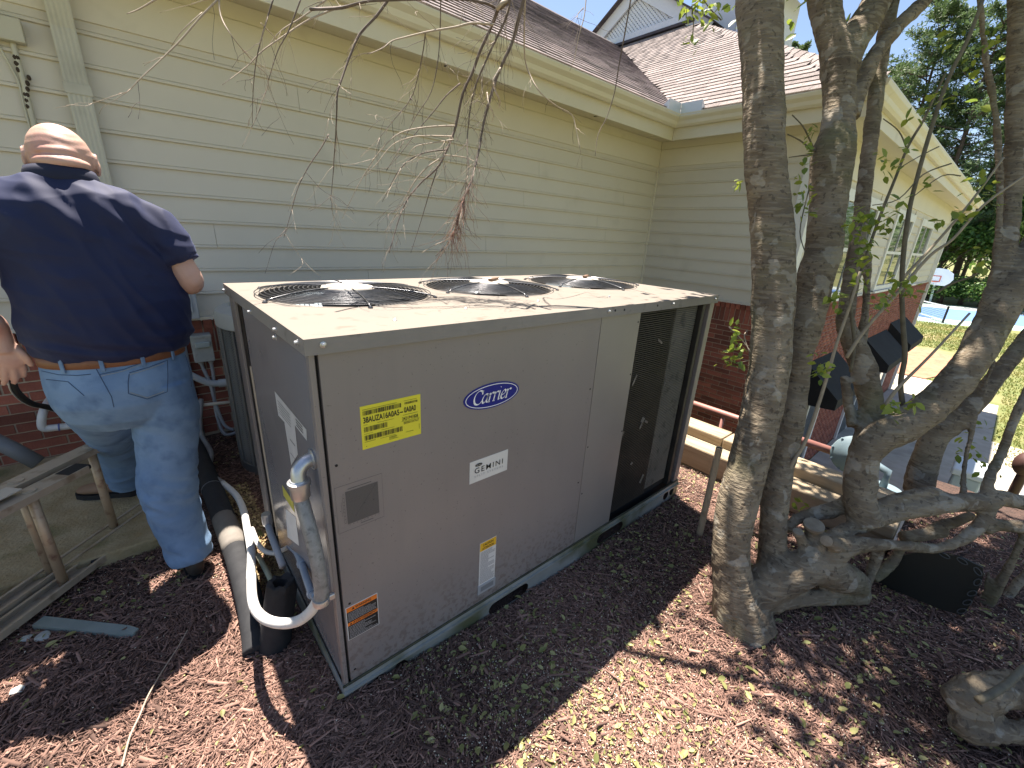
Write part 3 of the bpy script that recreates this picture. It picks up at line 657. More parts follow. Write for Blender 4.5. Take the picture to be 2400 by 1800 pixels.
# left side: panel, dark slot, rear post, frame
t = MB(); t.bbox(.013, .03, .043, .862, .05, 1.237, .0025); lp = t.build('side_panel', mat('side_grey', (.20, .19, .19), (.215, .205, .207), scale=2, rough=.22, c3=(.18, .172, .175), s3=4), ac)
t = MB(); t.box(.05, .06, .80, 1.1, .06, 1.237); t.build('gap_backing', M_BLACK, ac)
t = MB(); t.bbox(.012, .04, 1.045, 1.136, .05, 1.237, .003); t.bbox(.010, .022, 1.010, 1.041, .05, 1.237, .002); t.build('corner_post', M_GREY, ac)
t = MB(); t.bbox(.02, .05, .872, .905, .05, 1.237, .002); t.build('panel_flange', mat('rusty_flange', (.20, .19, .17), (.25, .21, .15), scale=8, rough=.7), ac)
t = MB(); t.tube([(.03, .955, .06), (.03, .955, .95)], .009, 8); t.build('slot_pipe', mat('beige_pipe', (.42, .36, .27), rough=.6), ac)
# right side and back skins
t = MB(); t.box(x1-.004, x1, .07, 1.08, .05, 1.237); t.box(.05, x1-.03, y1-.01, y1, .05, 1.237); t.build('rear_skin', M_COIL, ac)
t = MB(); t.bbox(x1-.03, x1+.0, y1-.03, y1, .05, 1.237, .003); t.build('corner_post', M_GREY, ac)
# base rail with slots
def railface(holes, xa, xb, za, zb, yy, mt, nm):
    """strip xa..xb, za..zb at y=yy with rounded slots cut out, built as polygons round every slot"""
    t = MB(); cur = xa
    for (c, hw, z0, z1) in holes:
        hh = (z1-z0)/2; zc = (z0+z1)/2; hl = c-hw-.004; hr = c+hw+.004
        t.add([(cur, yy, za), (hl, yy, za), (hl, yy, zb), (cur, yy, zb)], [(0, 1, 2, 3)])
        n = 10; loop = [(c-hw+hh+hh*math.cos(math.pi/2+math.pi*k/n), zc+hh*math.sin(math.pi/2+math.pi*k/n)) for k in range(n+1)]
        loop += [(c+hw-hh+hh*math.cos(-math.pi/2+math.pi*k/n), zc+hh*math.sin(-math.pi/2+math.pi*k/n)) for k in range(n+1)]
        # upper and lower bands
        top = [(x, z) for x, z in loop if z >= zc-1e-6]; bot = [(x, z) for x, z in loop if z <= zc+1e-6]
        top.sort(); bot.sort()
        P = [(hl, yy, zb)] + [(x, yy, z) for x, z in top[::1]] + [(hr, yy, zb)]
        t.add([(hl, yy, zb), (hl, yy, zc)] + [(x, yy, z) for x, z in top] + [(hr, yy, zc), (hr, yy, zb)], [tuple(range(len(top)+4))])
        t.add([(hl, yy, za), (hl, yy, zc)] + [(x, yy, z) for x, z in bot] + [(hr, yy, zc), (hr, yy, za)], [tuple(range(len(bot)+4))[::-1]])
        cur = hr
    t.add([(cur, yy, za), (xb, yy, za), (xb, yy, zb), (cur, yy, zb)], [(0, 1, 2, 3)])
    return t.build(nm, mt, ac)
railface([(.13, .034, -.065, .008), (.215, .030, -.060, .012), (.755, .118, -.058, .002), (1.51, .118, -.054, .008), (2.10, .030, -.045, .018), (2.172, .026, -.04, .022)], .004, L_-.004, -.075, .049, .006, M_GALV, 'base_rail')
t = MB(); t.box(.004, L_-.004, -.004, .0055, .022, .03); t.build('rail_lip', M_GALV, ac)
t = MB(); t.box(.004, L_-.004, .007, .011, .0495, .058); t.build('rail_top', mat('grime', (.03, .032, .024), (.08, .085, .05), scale=14, rough=.9), ac)
t = MB(); t.box(.03, L_-.03, .06, .065, -.075, .045); t.build('base_void', M_BLACK, ac)
t = MB(); t.box(.004, .009, .007, D_-.006, -.075, .045); t.box(L_-.009, L_-.004, .007, D_-.006, -.075, .045); t.box(.01, L_-.01, D_-.012, D_-.006, -.075, .045); t.build('base_rail', M_GALV, ac)
t = MB(); t.box(.01, L_-.01, .066, D_-.02, .02, .05); t.build('base_pan', M_BLACK, ac)
# ------------------------------------------------------------------ stickers and lettering on the front
M_YEL = mat('yellow_label', (.72, .66, .04), (.68, .62, .035), scale=5, rough=.55)
M_INK = mat('black_ink', (.012, .012, .012), rough=.6)
M_BLUE = mat('badge_blue', (.008, .016, .21), rough=.3)
M_BWHT = mat('badge_white', (.8, .82, .84), rough=.35)
M_WSTK = mat('white_sticker', (.66, .66, .63), (.58, .58, .55), scale=12, rough=.6)
M_ORG = mat('orange_print', (.75, .19, .02), rough=.55); M_AMB = mat('amber_print', (.72, .42, .02), rough=.55)
M_GRYI = mat('grey_ink', (.065, .062, .062), rough=.6); M_GRY2 = mat('grey_ink_light', (.10, .095, .094), rough=.55); M_GRY3 = mat('print_grey', (.30, .30, .30), rough=.6)
yP = .012
def flat(parent, name, mt, items, y=yP-.0022):
    """flat print: items are lists of (x, z) polygons or (verts, faces) lettering already placed"""
    t = MB()
    for it in items:
        if isinstance(it, tuple): t.add([(a, y, b) for a, b in it[0]], it[1])
        else: t.add([(a, y, b) for a, b in it], [tuple(range(len(it)))])
    return t.build(name, mt, parent, kind='stuff' if len(items) > 12 else None)
def rect(a, b, c, d): return [(a, c), (b, c), (b, d), (a, d)]
def word(s, x, z, h, width=None, shear=0, bold=0, space=1.0):
    v, f = text(s, h*1.37, shear, 1, bold, space)
    if width: wd = max(p[0] for p in v)-min(p[0] for p in v); k = width/wd; mn = min(p[0] for p in v); v = [((p[0]-mn)*k, p[1]) for p in v]
    return ([(x+a, z+b) for a, b in v], f)
def bars(a, b, c, d, seed, lo=.0008, hi=.0024):
    r = random.Random(seed); out = []; x = a
    while x < b:
        wd = r.choice((lo, lo*1.5, hi)); out.append(rect(x, min(x+wd, b), c, d)); x += wd + r.choice((lo, lo*1.6, hi*.8))
    return out
def lines(a, b, c, d, n, seed, th=.45):
    r = random.Random(seed); out = []; st = (d-c)/n
    for i in range(n):
        z = d-st*(i+.5); x = a; en = b - (b-a)*r.choice((0, .02, .05, .2, .45))
        while x < en:
            wl = r.uniform(.03, .12)*(b-a); out.append(rect(x, min(x+wl, en), z-st*th/2, z+st*th/2)); x += wl + (b-a)*.012
    return out
# yellow serial sticker
ys = MB().bbox(.131, .323, yP-.0012, yP+.002, .930, 1.067, .0004).build('serial_sticker', M_YEL, ac)
pr = []
pr += bars(.138, .257, 1.038, 1.052, 1) + bars(.139, .210, .985, 1.001, 2) + bars(.139, .259, .958, .974, 3) + bars(.268, .312, 1.044, 1.051, 4, .0006, .0016)
pr.append(word('38AUZA16A0A5', .138, 1.0145, .0185, .112, bold=.0005)); pr.append(word('-', .2525, 1.0155, .0185, .010, bold=.0005)); pr.append(word('0A0A0', .266, 1.0175, .0185, .040, bold=.0005))
pr.append(word('2421P41828', .259, .993, .0105, .054, bold=.0002)); pr.append(word('000001037627', .264, .979, .0085, .052))
pr += [rect(.256, .318, .9895, .9903), rect(.262, .312, 1.0095, 1.0104), rect(.137, .243, 1.0555, 1.0565), rect(.266, .31, 1.0555, 1.0563), rect(.138, .15, 1.0075, 1.0082), rect(.18, .232, 1.0062, 1.0069), rect(.138, .172, .953, .954), rect(.186, .236, .9525, .9533), rect(.19, .232, .979, .9797), rect(.138, .165, .979, .9796)]
pr += [rect(.214, .24, .9475, .949), rect(.214, .238, .944, .945), rect(.214, .244, .9405, .9415), rect(.27, .296, .950, .951), rect(.316, .317, .95, .968), rect(.142, .144, .938, .940)]
flat(ys, 'print', M_INK, pr)
# oval badge with lettering drawn as pen strokes
def oval(cx, cz, rx, rz, n=56): return [(cx+rx*math.cos(2*math.pi*k/n), cz+rz*math.sin(2*math.pi*k/n)) for k in range(n)]
ocx, ocz = .611, 1.0025
t = MB(); t.prism([(a, yP+.001, b) for a, b in oval(ocx, ocz, .1255, .0475)], (0, -.0035, 0)); bd = t.build('badge', M_BLUE, ac)
ring = MB(); o1, o2 = oval(ocx, ocz, .1185, .0425), oval(ocx, ocz, .1155, .0397); n = len(o1)
ring.add([(a, yP-.0032, b) for a, b in o1+o2], [(i, (i+1) % n, (i+1) % n+n, i+n) for i in range(n)]); ring.build('badge_ring', M_BWHT, bd)
def nib(pts, wd, th, ang=R(38), slant=.22):
    """broad-nib stroke through 2-D points -> quads"""
    nv = Vector((math.cos(ang), math.sin(ang)))*wd/2; out = []
    sm = []
    for i in range(len(pts)-1):
        for k in range(5):
            t_ = k/5; p0, p1, p2, p3 = (Vector(pts[max(0, i-1)]), Vector(pts[i]), Vector(pts[i+1]), Vector(pts[min(len(pts)-1, i+2)]))
            sm.append(.5*((2*p1)+(p2-p0)*t_+(2*p0-5*p1+4*p2-p3)*t_*t_+(-p0+3*p1-3*p2+p3)*t_**3))
    sm.append(Vector(pts[-1])); L = []; Rr = []
    for i, p in enumerate(sm):
        d = (sm[min(i+1, len(sm)-1)]-sm[max(i-1, 0)]).normalized(); nn = Vector((-d.y, d.x)); ww = max(abs(nn.dot(nv)), th/2)
        L.append(p+nn*ww); Rr.append(p-nn*ww)
    for i in range(len(sm)-1): out.append([(q.x+slant*q.y, q.y) for q in (L[i], L[i+1], Rr[i+1], Rr[i])])
    return out
G = {'C': ([[(.78, .83), (.66, .97), (.42, 1.0), (.16, .82), (.06, .48), (.2, .12), (.48, 0.0), (.70, .06), (.82, .20)], [(.80, .98), (.78, .70)]], .84),
     'a': ([[(.50, .56), (.36, .66), (.16, .56), (.05, .30), (.12, .06), (.26, .02), (.44, .22), (.53, .62)], [(.54, .66), (.48, .16), (.52, .03), (.64, .06)]], .62),
     'r': ([[(.02, .58), (.12, .64), (.14, .40), (.10, .0)], [(.0, .01), (.22, .01)], [(.14, .42), (.26, .62), (.42, .66), (.46, .56)]], .47),
     'i': ([[(.02, .58), (.14, .64), (.12, .2), (.14, .02), (.26, .05)], [(.15, .92), (.17, .98)]], .30),
     'e': ([[(.08, .30), (.34, .36), (.46, .50), (.38, .65), (.22, .62), (.07, .38), (.08, .12), (.22, .01), (.40, .06), (.50, .18)]], .52)}
lt = MB(); cxx = ocx-.0895; hgt = .049
tot = sum(G[c][1] for c in 'Carrier'); kx = .168/tot
for c in 'Carrier':
    for st in G[c][0]:
        for q in nib([(p[0]*kx, p[1]*hgt) for p in st], .0068, .0024):
            lt.add([(cxx+a, yP-.0036, ocz-.021+b) for a, b in q], [(0, 1, 2, 3)])
    cxx += G[c][1]*kx
lt.build('lettering', M_BWHT, bd)
# white sticker
ws = MB().bbox(.519, .701, yP-.001, yP+.002, .665, .757, .0003).build('brand_sticker', M_WSTK, ac)
flat(ws, 'lettering', M_INK, [word('GEMINI', .541, .703, .0235, .135, bold=.0002, space=1.3)] + [oval(.559, .7365, .0165, .0065, 24)])
flat(ws, 'print', M_GRY3, [word('SPLIT SYSTEMS', .541, .686, .0085, .137, space=1.5)]); flat(ws, 'print', M_WSTK, [word('Carrier', .548, .7345, .0055, .022, shear=.2)], yP-.0028)
# faded chart printed on the panel
ch = flat(ac, 'chart_outline', M_GRYI, [rect(.041, .185, .8325, .8335), rect(.041, .185, .673, .674), rect(.041, .0415, .673, .833), rect(.1845, .185, .673, .833)], yP-.0006)
flat(ch, 'chart_field', M_GRY2, [rect(.070, .170, .695, .809)], yP-.0007)
g = []
for k in range(26): g.append(rect(.070+k*.004, .0703+k*.004, .695, .809))
for k in range(29): g.append(rect(.070, .170, .695+k*.00407, .6953+k*.00407))
g += [[(.094, .715), (.0955, .715), (.166, .805), (.1645, .805)], rect(.0605, .0610, .70, .80), rect(.0655, .066, .70, .80), rect(.056, .0566, .73, .78), rect(.079, .112, .771, .7715), rect(.079, .112, .780, .7805), rect(.079, .0795, .771, .7805), rect(.112, .1125, .771, .7805), rect(.123, .128, .748, .752), rect(.152, .156, .748, .753)]
g += [rect(.062, .065, .702+.0125*k, .7035+.0125*k) for k in range(9)] + [rect(.075+.0115*k, .0775+.0115*k, .690, .692) for k in range(9)] + [rect(.078, .15, .8155, .8175), rect(.11, .15, .682, .684)]
flat(ch, 'chart_print', M_GRYI, g, yP-.0009)
# warning sticker
wn = MB().bbox(.038, .146, yP-.001, yP+.002, .242, .382, .0003).build('warning_sticker', M_WSTK, ac)
flat(wn, 'print_field', M_INK, [rect(.0405, .1435, .2445, .3795)], yP-.0013); 
flat(wn, 'print_band', M_ORG, [rect(.0405, .1435, .361, .3795), rect(.0405, .1435, .3035, .3165)], yP-.0016)
flat(wn, 'print', M_INK, [word('WARNING', .069, .3655, .0105, .054, bold=.0003), word('AVERTISSEMENT', .058, .3062, .0085, .082, bold=.0002), [(.057, .3655), (.067, .3655), (.062, .3755)], [(.0465, .306), (.055, .306), (.0508, .3145)]], yP-.0019)
flat(wn, 'small_print', M_GRY3, lines(.044, .140, .320, .358, 7, 5) + lines(.044, .140, .247, .300, 9, 6), yP-.0017)
# caution label in its holder
cl = MB().bbox(.579, .664, yP-.001, yP+.002, .144, .364, .0003).build('caution_label', M_WSTK, ac)
flat(cl, 'print_band', M_AMB, [rect(.580, .663, .322, .3625)], yP-.0013); flat(cl, 'print', M_INK, [word('CAUTION', .594, .3435, .0115, .054, bold=.0004), word('ATTENTION', .591, .3265, .0115, .06, bold=.0004)], yP-.0016)
flat(cl, 'small_print', M_GRY3, lines(.584, .659, .152, .318, 24, 9, .55), yP-.0014)
t = MB(); t.bbox(.575, .668, yP-.004, yP+.002, .100, .146, .001); h_ = t.build('label_holder', mat('plastic_grey', (.33, .35, .36), rough=.4), ac)
flat(h_, 'holder_slot', mat('plastic_grey2', (.19, .2, .21), rough=.4), [rect(.588, .656, .112, .136)], yP-.0045)
# screws, holes and specks on the panels
for (sx, sz) in ((.053, .904), (.053, .394), (1.172, .914), (1.168, .43), (.05, .10), (1.21, .61), (1.21, .35), (1.475, 1.19), (1.478, .93), (1.48, .62)):
    MB().lathe([(.0045, 0), (.0042, .0005)], (sx, yP-.0003 if sx < 1.19 else yP+.0007, sz), 10, Vector((0, -1, 0))).build('screw_hole', M_BLACK, ac)
random.seed(44); t = MB()
for k in range(150):
    sx = random.uniform(.05, 1.17)*random.random()**.5; sz = random.uniform(.07, 1.2)*random.random()**.5
    if .12 < sx < .33 and .92 < sz < 1.08: continue
    r = random.uniform(.0006, .0017); t.add([(sx-r, yP-.0006, sz), (sx, yP-.0006, sz-r*1.3), (sx+r, yP-.0006, sz), (sx, yP-.0006, sz+r*1.5)], [(0, 1, 2, 3)])
t.build('dirt_specks', mat('speck', (.10, .09, .085), rough=.9), ac, kind='stuff')
# stickers on the left side
xP = .013
def flatx(parent, name, mt, items, x): 
    t = MB()
    for it in items:
        if isinstance(it, tuple): t.add([(x, a, b) for a, b in it[0]], it[1])
        else: t.add([(x, a, b) for a, b in it], [tuple(range(len(it)))])
    return t.build(name, mt, parent)
sd = flatx(ac, 'torn_label', mat('grey_label', (.42, .43, .43), (.5, .5, .5), scale=20, rough=.6), [[(.477, .99), (.12, .985), (.128, .945), (.25, .948), (.26, .84), (.375, .745), (.39, .905), (.47, .90)]], xP-.0008)
flatx(sd, 'print', M_GRYI, [rect(.16, .23, .955+k*.01, .960+k*.01) for k in range(3)] + [rect(.30, .45, .92+k*.011, .9225+k*.011) for k in range(5)] + [rect(.29, .36, .80, .803), rect(.28, .34, .86, .864)], xP-.0012)
flatx(ac, 'hazard_label', mat('yellow_label2', (.50, .46, .06), rough=.55), [[(.585, .555), (.425, .565), (.427, .515), (.585, .505)]], xP-.0008)
flatx(ac, 'torn_label', M_WSTK, [[(.585, .44), (.42, .50), (.43, .36), (.63, .27)]], xP-.0008)
# ------------------------------------------------------------------ conduits
M_EMT = mat('mottled_conduit', (.20, .20, .195), (.30, .30, .29), scale=45, rough=.55, metal=.3, c3=(.14, .14, .135), s3=70)
M_WCON = mat('flex_white', (.66, .65, .61), (.58, .57, .53), scale=8, rough=.55, c3=(.45, .44, .4), s3=30, t3=(.62, .72))
M_BCON = mat('blue_grey_conduit', (.20, .25, .31), (.26, .31, .36), scale=14, rough=.5)
M_FOAM = mat('black_foam', (.012, .013, .015), (.022, .023, .025), scale=20, rough=.85, bump=.05, bscale=90)
R3 = lambda x, y: (560+x*.2411, 1300+y*.2411); K3 = lambda x, y: (380+x*.3014, 900+y*.3014)
pw = thing('power_conduit', 'grey electrical conduit with bright elbow dropping from the side of the big unit', 'conduit', (-.03, .02, .5))
t = MB(); pts, rr = cat_curve([(.014, .085, .905, .021), (-.010, .083, .902, .021), (-.030, .078, .885, .021), (-.036, .07, .855, .021)], 4); t.tube(pts, rr, 16)
t.lathe([(.030, 0), (.031, .005), (.022, .009)], (.013, .085, .905), 16, Vector((-1, 0, 0))); autosmooth(t.build('elbow', M_ZINC, pw), 40)
t = MB(); t.lathe([(.023, -.062), (.026, -.058), (.027, -.02), (.031, -.018), (.031, -.006), (.024, -.004), (.022, .0)], (-.036, .07, .862), 18); autosmooth(t.build('collar', M_ZINC, pw), 40)
t = MB(); pts, rr = cat_curve([(-.036, .069, .80, .0205), (-.034, .045, .75, .0205), (-.031, .015, .68, .0205), (-.030, -.008, .60, .0205), (-.032, -.015, .525, .0205), (-.036, -.016, .49, .0205)], 6); t.tube(pts, rr, 16); t.build('rigid_pipe', M_EMT, pw, smooth=True)
cn = MB(); cn.lathe([(.024, 0), (.025, .004), (.025, .016), (.024, .02)], (-.036, -.016, .478), 18); cn.obox((-.012, -.02, .488), (.03, .012, .02), Matrix.Identity(3), .003); cn.build('clamp', M_ZINC, pw)
LP = [(R3(770, 430), .475), (R3(735, 500), .445), (R3(680, 570), .41), (R3(600, 632), .375), (R3(510, 662), .35), (R3(420, 668), .33), (R3(330, 655), .315), (R3(250, 622), .30), (R3(185, 565), .285), (R3(145, 490), .27), (R3(125, 380), .255), (R3(120, 200), .235), (K3(690, 1500), .215), (K3(692, 1300), .175), (K3(662, 1130), .13), (K3(632, 980), .09), (K3(575, 865), .06), (K3(470, 770), .05)]
pts, rr = cat_curve([(*px(*uv, 'z', z), .0165) for uv, z in LP], 5)
t = MB(); t.tube([Vector((-.036, -.016, .49))]+pts, [.0165]+rr, 16); t.build('flex_conduit', M_WCON, pw, smooth=True)
t = MB(); pts, rr = cat_curve([(*pts[-1], .0165), (-.155, 1.85, .05, .0165), (-.11, 2.1, .05, .0165), (-.13, 2.35, .12, .016), (-.08, 2.5, .3, .016)], 6); t.tube(pts, rr, 12); t.build('flex_conduit', mat('flex_grey', (.17, .17, .165), (.22, .22, .21), scale=10, rough=.6), pw, smooth=True)
# second thin conduit with blue-grey fitting
q = [(K3(742, 1240), .10), (K3(800, 1300), .10), (K3(880, 1315), .11), (K3(940, 1290), .14), (K3(990, 1262), .19)]
pts, rr = cat_curve([(*px(*uv, 'z', z), .0105) for uv, z in q], 5)
cw = thing('control_conduit', 'thin pale conduit with blue grey fitting beside the white loop', 'conduit', tuple(pts[0]))
t = MB(); t.tube([Vector((-.06, 1.1, .05))]+pts, [.0105]+rr, 10); t.build('flex_conduit', M_WCON, cw, smooth=True)
q = [(K3(990, 1262), .19), (K3(1040, 1300), .24), (R3(600, 60), .30), (R3(640, 180), .33), (R3(690, 330), .34), (R3(720, 385), .35), (R3(745, 400), .40)]
p2, r2 = cat_curve([(*px(*uv, 'z', z), .0125) for uv, z in q], 4); t = MB(); t.tube(p2, r2, 12); t.build('fitting_pipe', M_BCON, cw, smooth=True)
for i in (9, 19):
    d = (p2[i+1]-p2[i-1]).normalized(); t = MB(); t.lathe([(.0165, -.012), (.018, -.008), (.018, .008), (.0165, .012)], p2[i], 14, d); autosmooth(t.build('coupling', M_BCON, cw))
# black insulated line along the ground, and the cut foam sleeve
bl = thing('insulated_line', 'thick black foam insulated pipe running from wall towards the big unit', 'pipe', (-.165, 1.4, 0))
pts, rr = cat_curve([(-.20, 2.62, .10, .052), (-.178, 2.2, .05, .053), (-.165, 1.75, .035, .053), (-.157, 1.35, .03, .053), (-.152, 1.0, .03, .052), (-.158, .72, .02, .05), (-.172, .52, .0, .048), (-.19, .41, -.03, .046)], 8)
t = MB(); t.tube(pts, rr, 18, wob=.03); t.build('foam_sleeve', M_FOAM, bl, smooth=True)
for i, yy in ((0, 1.62), (1, 1.655)):
    k = min(range(len(pts)), key=lambda j: abs(pts[j].y-yy)); d = (pts[k+1]-pts[k-1]).normalized()
    t = MB(); t.lathe([(.0535, -.003), (.0556, -.002), (.0556, .002), (.0535, .003)], pts[k], 20, d); t.build('cable_tie', mat('tie_grey', (.25, .26, .27), rough=.4), bl)
k = min(range(len(pts)), key=lambda j: abs(pts[j].y-1.12)); t = MB(); t.tube(pts[k-4:k+4], [.0535]*8, 18); t.build('pale_wrap', mat('pale_foam', (.16, .145, .125), (.2, .18, .155), scale=30, rough=.95), bl, smooth=True)  # paler grey stretch of the sleeve
fo = thing('foam_tube', 'short black foam pipe insulation standing upright with a cut open end', 'pipe insulation', (-.12, .42, -.03))
a, b = Vector((-.128, .405, -.05)), Vector((-.068, .425, .235)); ax = (b-a).normalized(); ln = (b-a).length
t = MB(); t.lathe([(.058, 0), (.056, .1), (.052, ln-.03), (.049, ln-.004), (.046, ln), (.026, ln-.002), (.023, ln-.02), (.023, .05), (.001, .05)], a, 22, ax)
for i, vv_ in enumerate(t.v):
    p = Vector(vv_); h = (p-a).dot(ax)
    if h > ln-.035: p += ax*.014*noise.noise(p*55) + (p-a-ax*h)*.22*noise.noise(p*38+Vector((4, 0, 0))); t.v[i] = tuple(p)
autosmooth(t.build('sleeve', M_FOAM, fo), 50)
# yellow-green copper line leaning there
lq = thing('copper_line', 'thin greenish metal pipe lying between black foam line and the big unit', 'pipe', (-.06, .8, .0))
MB().tube([px(*K3(745, 1330), 'z', .03), px(*K3(830, 1490), 'z', .06), Vector((-.075, .45, .1))], .011, 10).build('pipe', mat('green_grey', (.33, .36, .25), (.42, .42, .32), scale=12, rough=.6), lq, smooth=True)
lq2 = thing('grey_riser', 'short grey metal riser at the back corner base of the big unit', 'pipe', (-.02, .95, .0))
t = MB(); t.tube([px(*K3(800, 1020), 'x', -.022), px(*K3(850, 1180), 'x', -.028), px(*K3(940, 1420), 'x', -.035)], [.014, .014, .014], 12); t.build('pipe', mat('grey_pipe', (.28, .29, .3), (.34, .35, .35), scale=10, rough=.55), lq2, smooth=True)
p_ = px(*K3(815, 1050), 'x', -.024); t = MB(); t.lathe([(.019, -.03), (.021, -.02), (.021, .02), (.019, .03)], p_, 14); t.build('coupling', M_ZINC, lq2)
# ================================================================== round condenser behind
M_CYL = mat('cylinder_grey', (.115, .115, .105), (.14, .138, .125), scale=5, rough=.5); M_CYLT = mat('cylinder_top', (.26, .27, .26), (.32, .33, .32), scale=4, rough=.45)
cyx, cyy, cyr = .41, 2.03, .36
cy = thing('round_condenser', 'round grey louvred condenser with pale domed top behind the big unit', 'air conditioner', (cyx, cyy, -.05))
t = MB(); t.lathe([(cyr-.012, -.04), (cyr-.012, .93)], (cyx, cyy, 0), 48); t.build('coil_backing', M_BLACK, cy)
t = MB(); t.lathe([(cyr+.008, -.06), (cyr+.008, .0), (cyr, .004), (cyr-.02, .004), (cyr-.02, -.06)], (cyx, cyy, 0), 48); t.build('base_pan', M_CYL, cy)
t = MB()
for k in range(60):
    z = .015+k*.0151
    n = 44
    for j in range(n):
        a0 = 2*math.pi*j/n; 
        if not (R(130) < a0 < R(290)): continue
        a1 = a0+2*math.pi/n*.92
        q = [Vector((cyx+(cyr+dr)*math.cos(a_), cyy+(cyr+dr)*math.sin(a_), z+dz)) for a_, dr, dz in ((a0, -.008, .0105), (a1, -.008, .0105), (a1, .002, .001), (a0, .002, .001))]
        t.add(q, [(0, 1, 2, 3)])
t.build('louvres', M_CYL, cy, kind='stuff')
t = MB()
for j in range(9):
    a0 = R(130+j*20); t.tube([(cyx+(cyr+.004)*math.cos(a0), cyy+(cyr+.004)*math.sin(a0), z) for z in (.0, .92)], .006, 6)
t.build('louvre_ribs', M_CYL, cy)
t = MB(); t.lathe([(cyr+.006, .915), (cyr+.012, .92), (cyr+.012, .99), (cyr+.004, 1.01), (cyr-.04, 1.03), (cyr-.07, 1.035), (cyr-.08, 1.02), (.05, 1.04), (.001, 1.04)], (cyx, cyy, 0), 48); autosmooth(t.build('top_cap', M_CYLT, cy), 35)
# ================================================================== boxes and pipes on the wall
yw = YW-.026
M_EBOX = mat('grey_box', (.30, .31, .29), (.36, .365, .34), scale=12, rough=.6, c3=(.22, .22, .2), s3=14)
t = thing('disconnect_switch', 'small grey electrical disconnect box on brick beside the round condenser', 'electrical box', (0, yw, .62))
MB().bbox(-.066, .056, yw-.085, yw, .545, .737, .005).build('enclosure', M_EBOX, t); MB().bbox(-.068, .058, yw-.09, yw-.001, .722, .745, .004).build('cover_lip', M_EBOX, t)
MB().bbox(-.048, .04, yw-.105, yw-.086, .655, .695, .006).build('handle_cover', mat('box_green', (.33, .37, .35), rough=.5), t)
t2 = thing('meter_box', 'taller grey electrical box on siding half hidden behind the man', 'electrical box', (-.06, yw, .97))
MB().bbox(-.16, .012, yw-.10, yw+.008, .865, 1.085, .006).build('enclosure', mat('box_blue', (.33, .35, .36), (.38, .4, .4), scale=5, rough=.5), t2); MB().bbox(-.13, -.02, yw-.112, yw-.101, .91, 1.05, .004).build('door', mat('box_blue', (0, 0, 0)), t2)
M_GPVC = mat('grey_pvc', (.23, .235, .24), (.29, .295, .3), scale=6, rough=.55)
t3 = thing('wall_conduits', 'grey conduits dropping from the small disconnect box to the ground', 'conduit', (0, yw, .3))
MB().tube(cat_curve([(-.03, yw-.045, .55, .012), (-.022, yw-.05, .48, .012), (.0, yw-.07, .36, .012), (.008, yw-.08, .2, .012), (.03, yw-.16, .06, .012), (.08, yw-.2, .02, .012)], 5)[0], .012, 10).build('whip', M_GPVC, t3, smooth=True)
MB().tube(cat_curve([(.03, yw-.045, .55, .012), (.028, yw-.05, .42, .012), (.01, yw-.06, .3, .012), (-.0, yw-.1, .12, .012), (.02, yw-.2, .0, .012), (.12, yw-.26, .05, .012), (.16, yw-.24, .2, .012)], 5)[0], .012, 10).build('whip', M_GPVC, t3, smooth=True)
for xx in (-.03, .03): MB().lathe([(.017, -.02), (.018, 0)], (xx, yw-.045, .545), 12).build('connector', M_GPVC, t3)
t4 = thing('vertical_conduit', 'straight grey conduit rising up the brick left of the disconnect box', 'conduit', (-.115, yw, .3))
MB().tube([(-.115, yw-.03, 1.0), (-.112, yw-.03, -.05)], .021, 12).build('pipe', M_GPVC, t4, smooth=True)
t5 = thing('angled_pvc_pipe', 'grey plastic pipe elbowing across the brick behind the conduits', 'pipe', (-.03, yw, .35))
MB().tube(cat_curve([(-.12, yw-.07, .47, .026), (-.05, yw-.07, .41, .026), (.0, yw-.07, .375, .026), (.05, yw-.07, .365, .026), (.10, yw-.07, .36, .026)], 5)[0], .024, 14).build('pipe', mat('grey_pvc_light', (.34, .36, .37), (.4, .42, .42), scale=6, rough=.5), t5, smooth=True)
MB().lathe([(.031, 0), (.031, .05)], (.05, yw-.07, .365), 14, Vector((1, 0, -.08))).build('coupling', mat('grey_pvc_light', (0, 0, 0)), t5)
t6 = thing('white_drain_pipe', 'thin cream plastic drain pipe crossing level below the disconnect box', 'pipe', (0, 2.5, .25))
MB().tube([(-.32, 2.5, .277), (.2, 2.5, .228)], .0125, 12).build('pipe', mat('cream_pvc', (.62, .56, .45), (.66, .6, .48), scale=6, rough=.5), t6, smooth=True)
t7 = thing('white_pvc_elbow', 'white plastic pipe with elbow low against the brick at far left', 'pipe', (-.86, 2.45, .3))
M_WPVC = mat('white_pvc', (.66, .65, .62), (.6, .59, .56), scale=10, rough=.45, c3=(.5, .49, .46), s3=18)
MB().tube(cat_curve([(-.835, 2.68, .40, .022), (-.842, 2.55, .40, .022), (-.85, 2.46, .385, .022), (-.866, 2.45, .33, .022), (-.862, 2.45, .298, .024), (-.82, 2.45, .291, .022), (-.72, 2.45, .283, .019), (-.55, 2.45, .27, .019)], 5)[0], .021, 14).build('pipe', M_WPVC, t7, smooth=True)
MB().lathe([(.0225, -.004), (.0235, -.002), (.0235, .002), (.0225, .004)], (-.80, 2.45, .289), 16, Vector((1, 0, -.09))).build('joint_ring', mat('pvc_blue', (.1, .12, .3), rough=.5), t7)
t8 = thing('grey_drain_pipe', 'wide grey drain pipe sloping into the mulch at the left edge', 'pipe', (-1.1, 2.3, 0))
MB().tube([px(-60, 1010, 'y', 2.40), px(20, 1048, 'y', 2.36), px(90, 1085, 'y', 2.32)], .040, 18).build('pipe', mat('drain_grey', (.13, .14, .15), (.17, .18, .19), scale=5, rough=.5), t8, smooth=True)
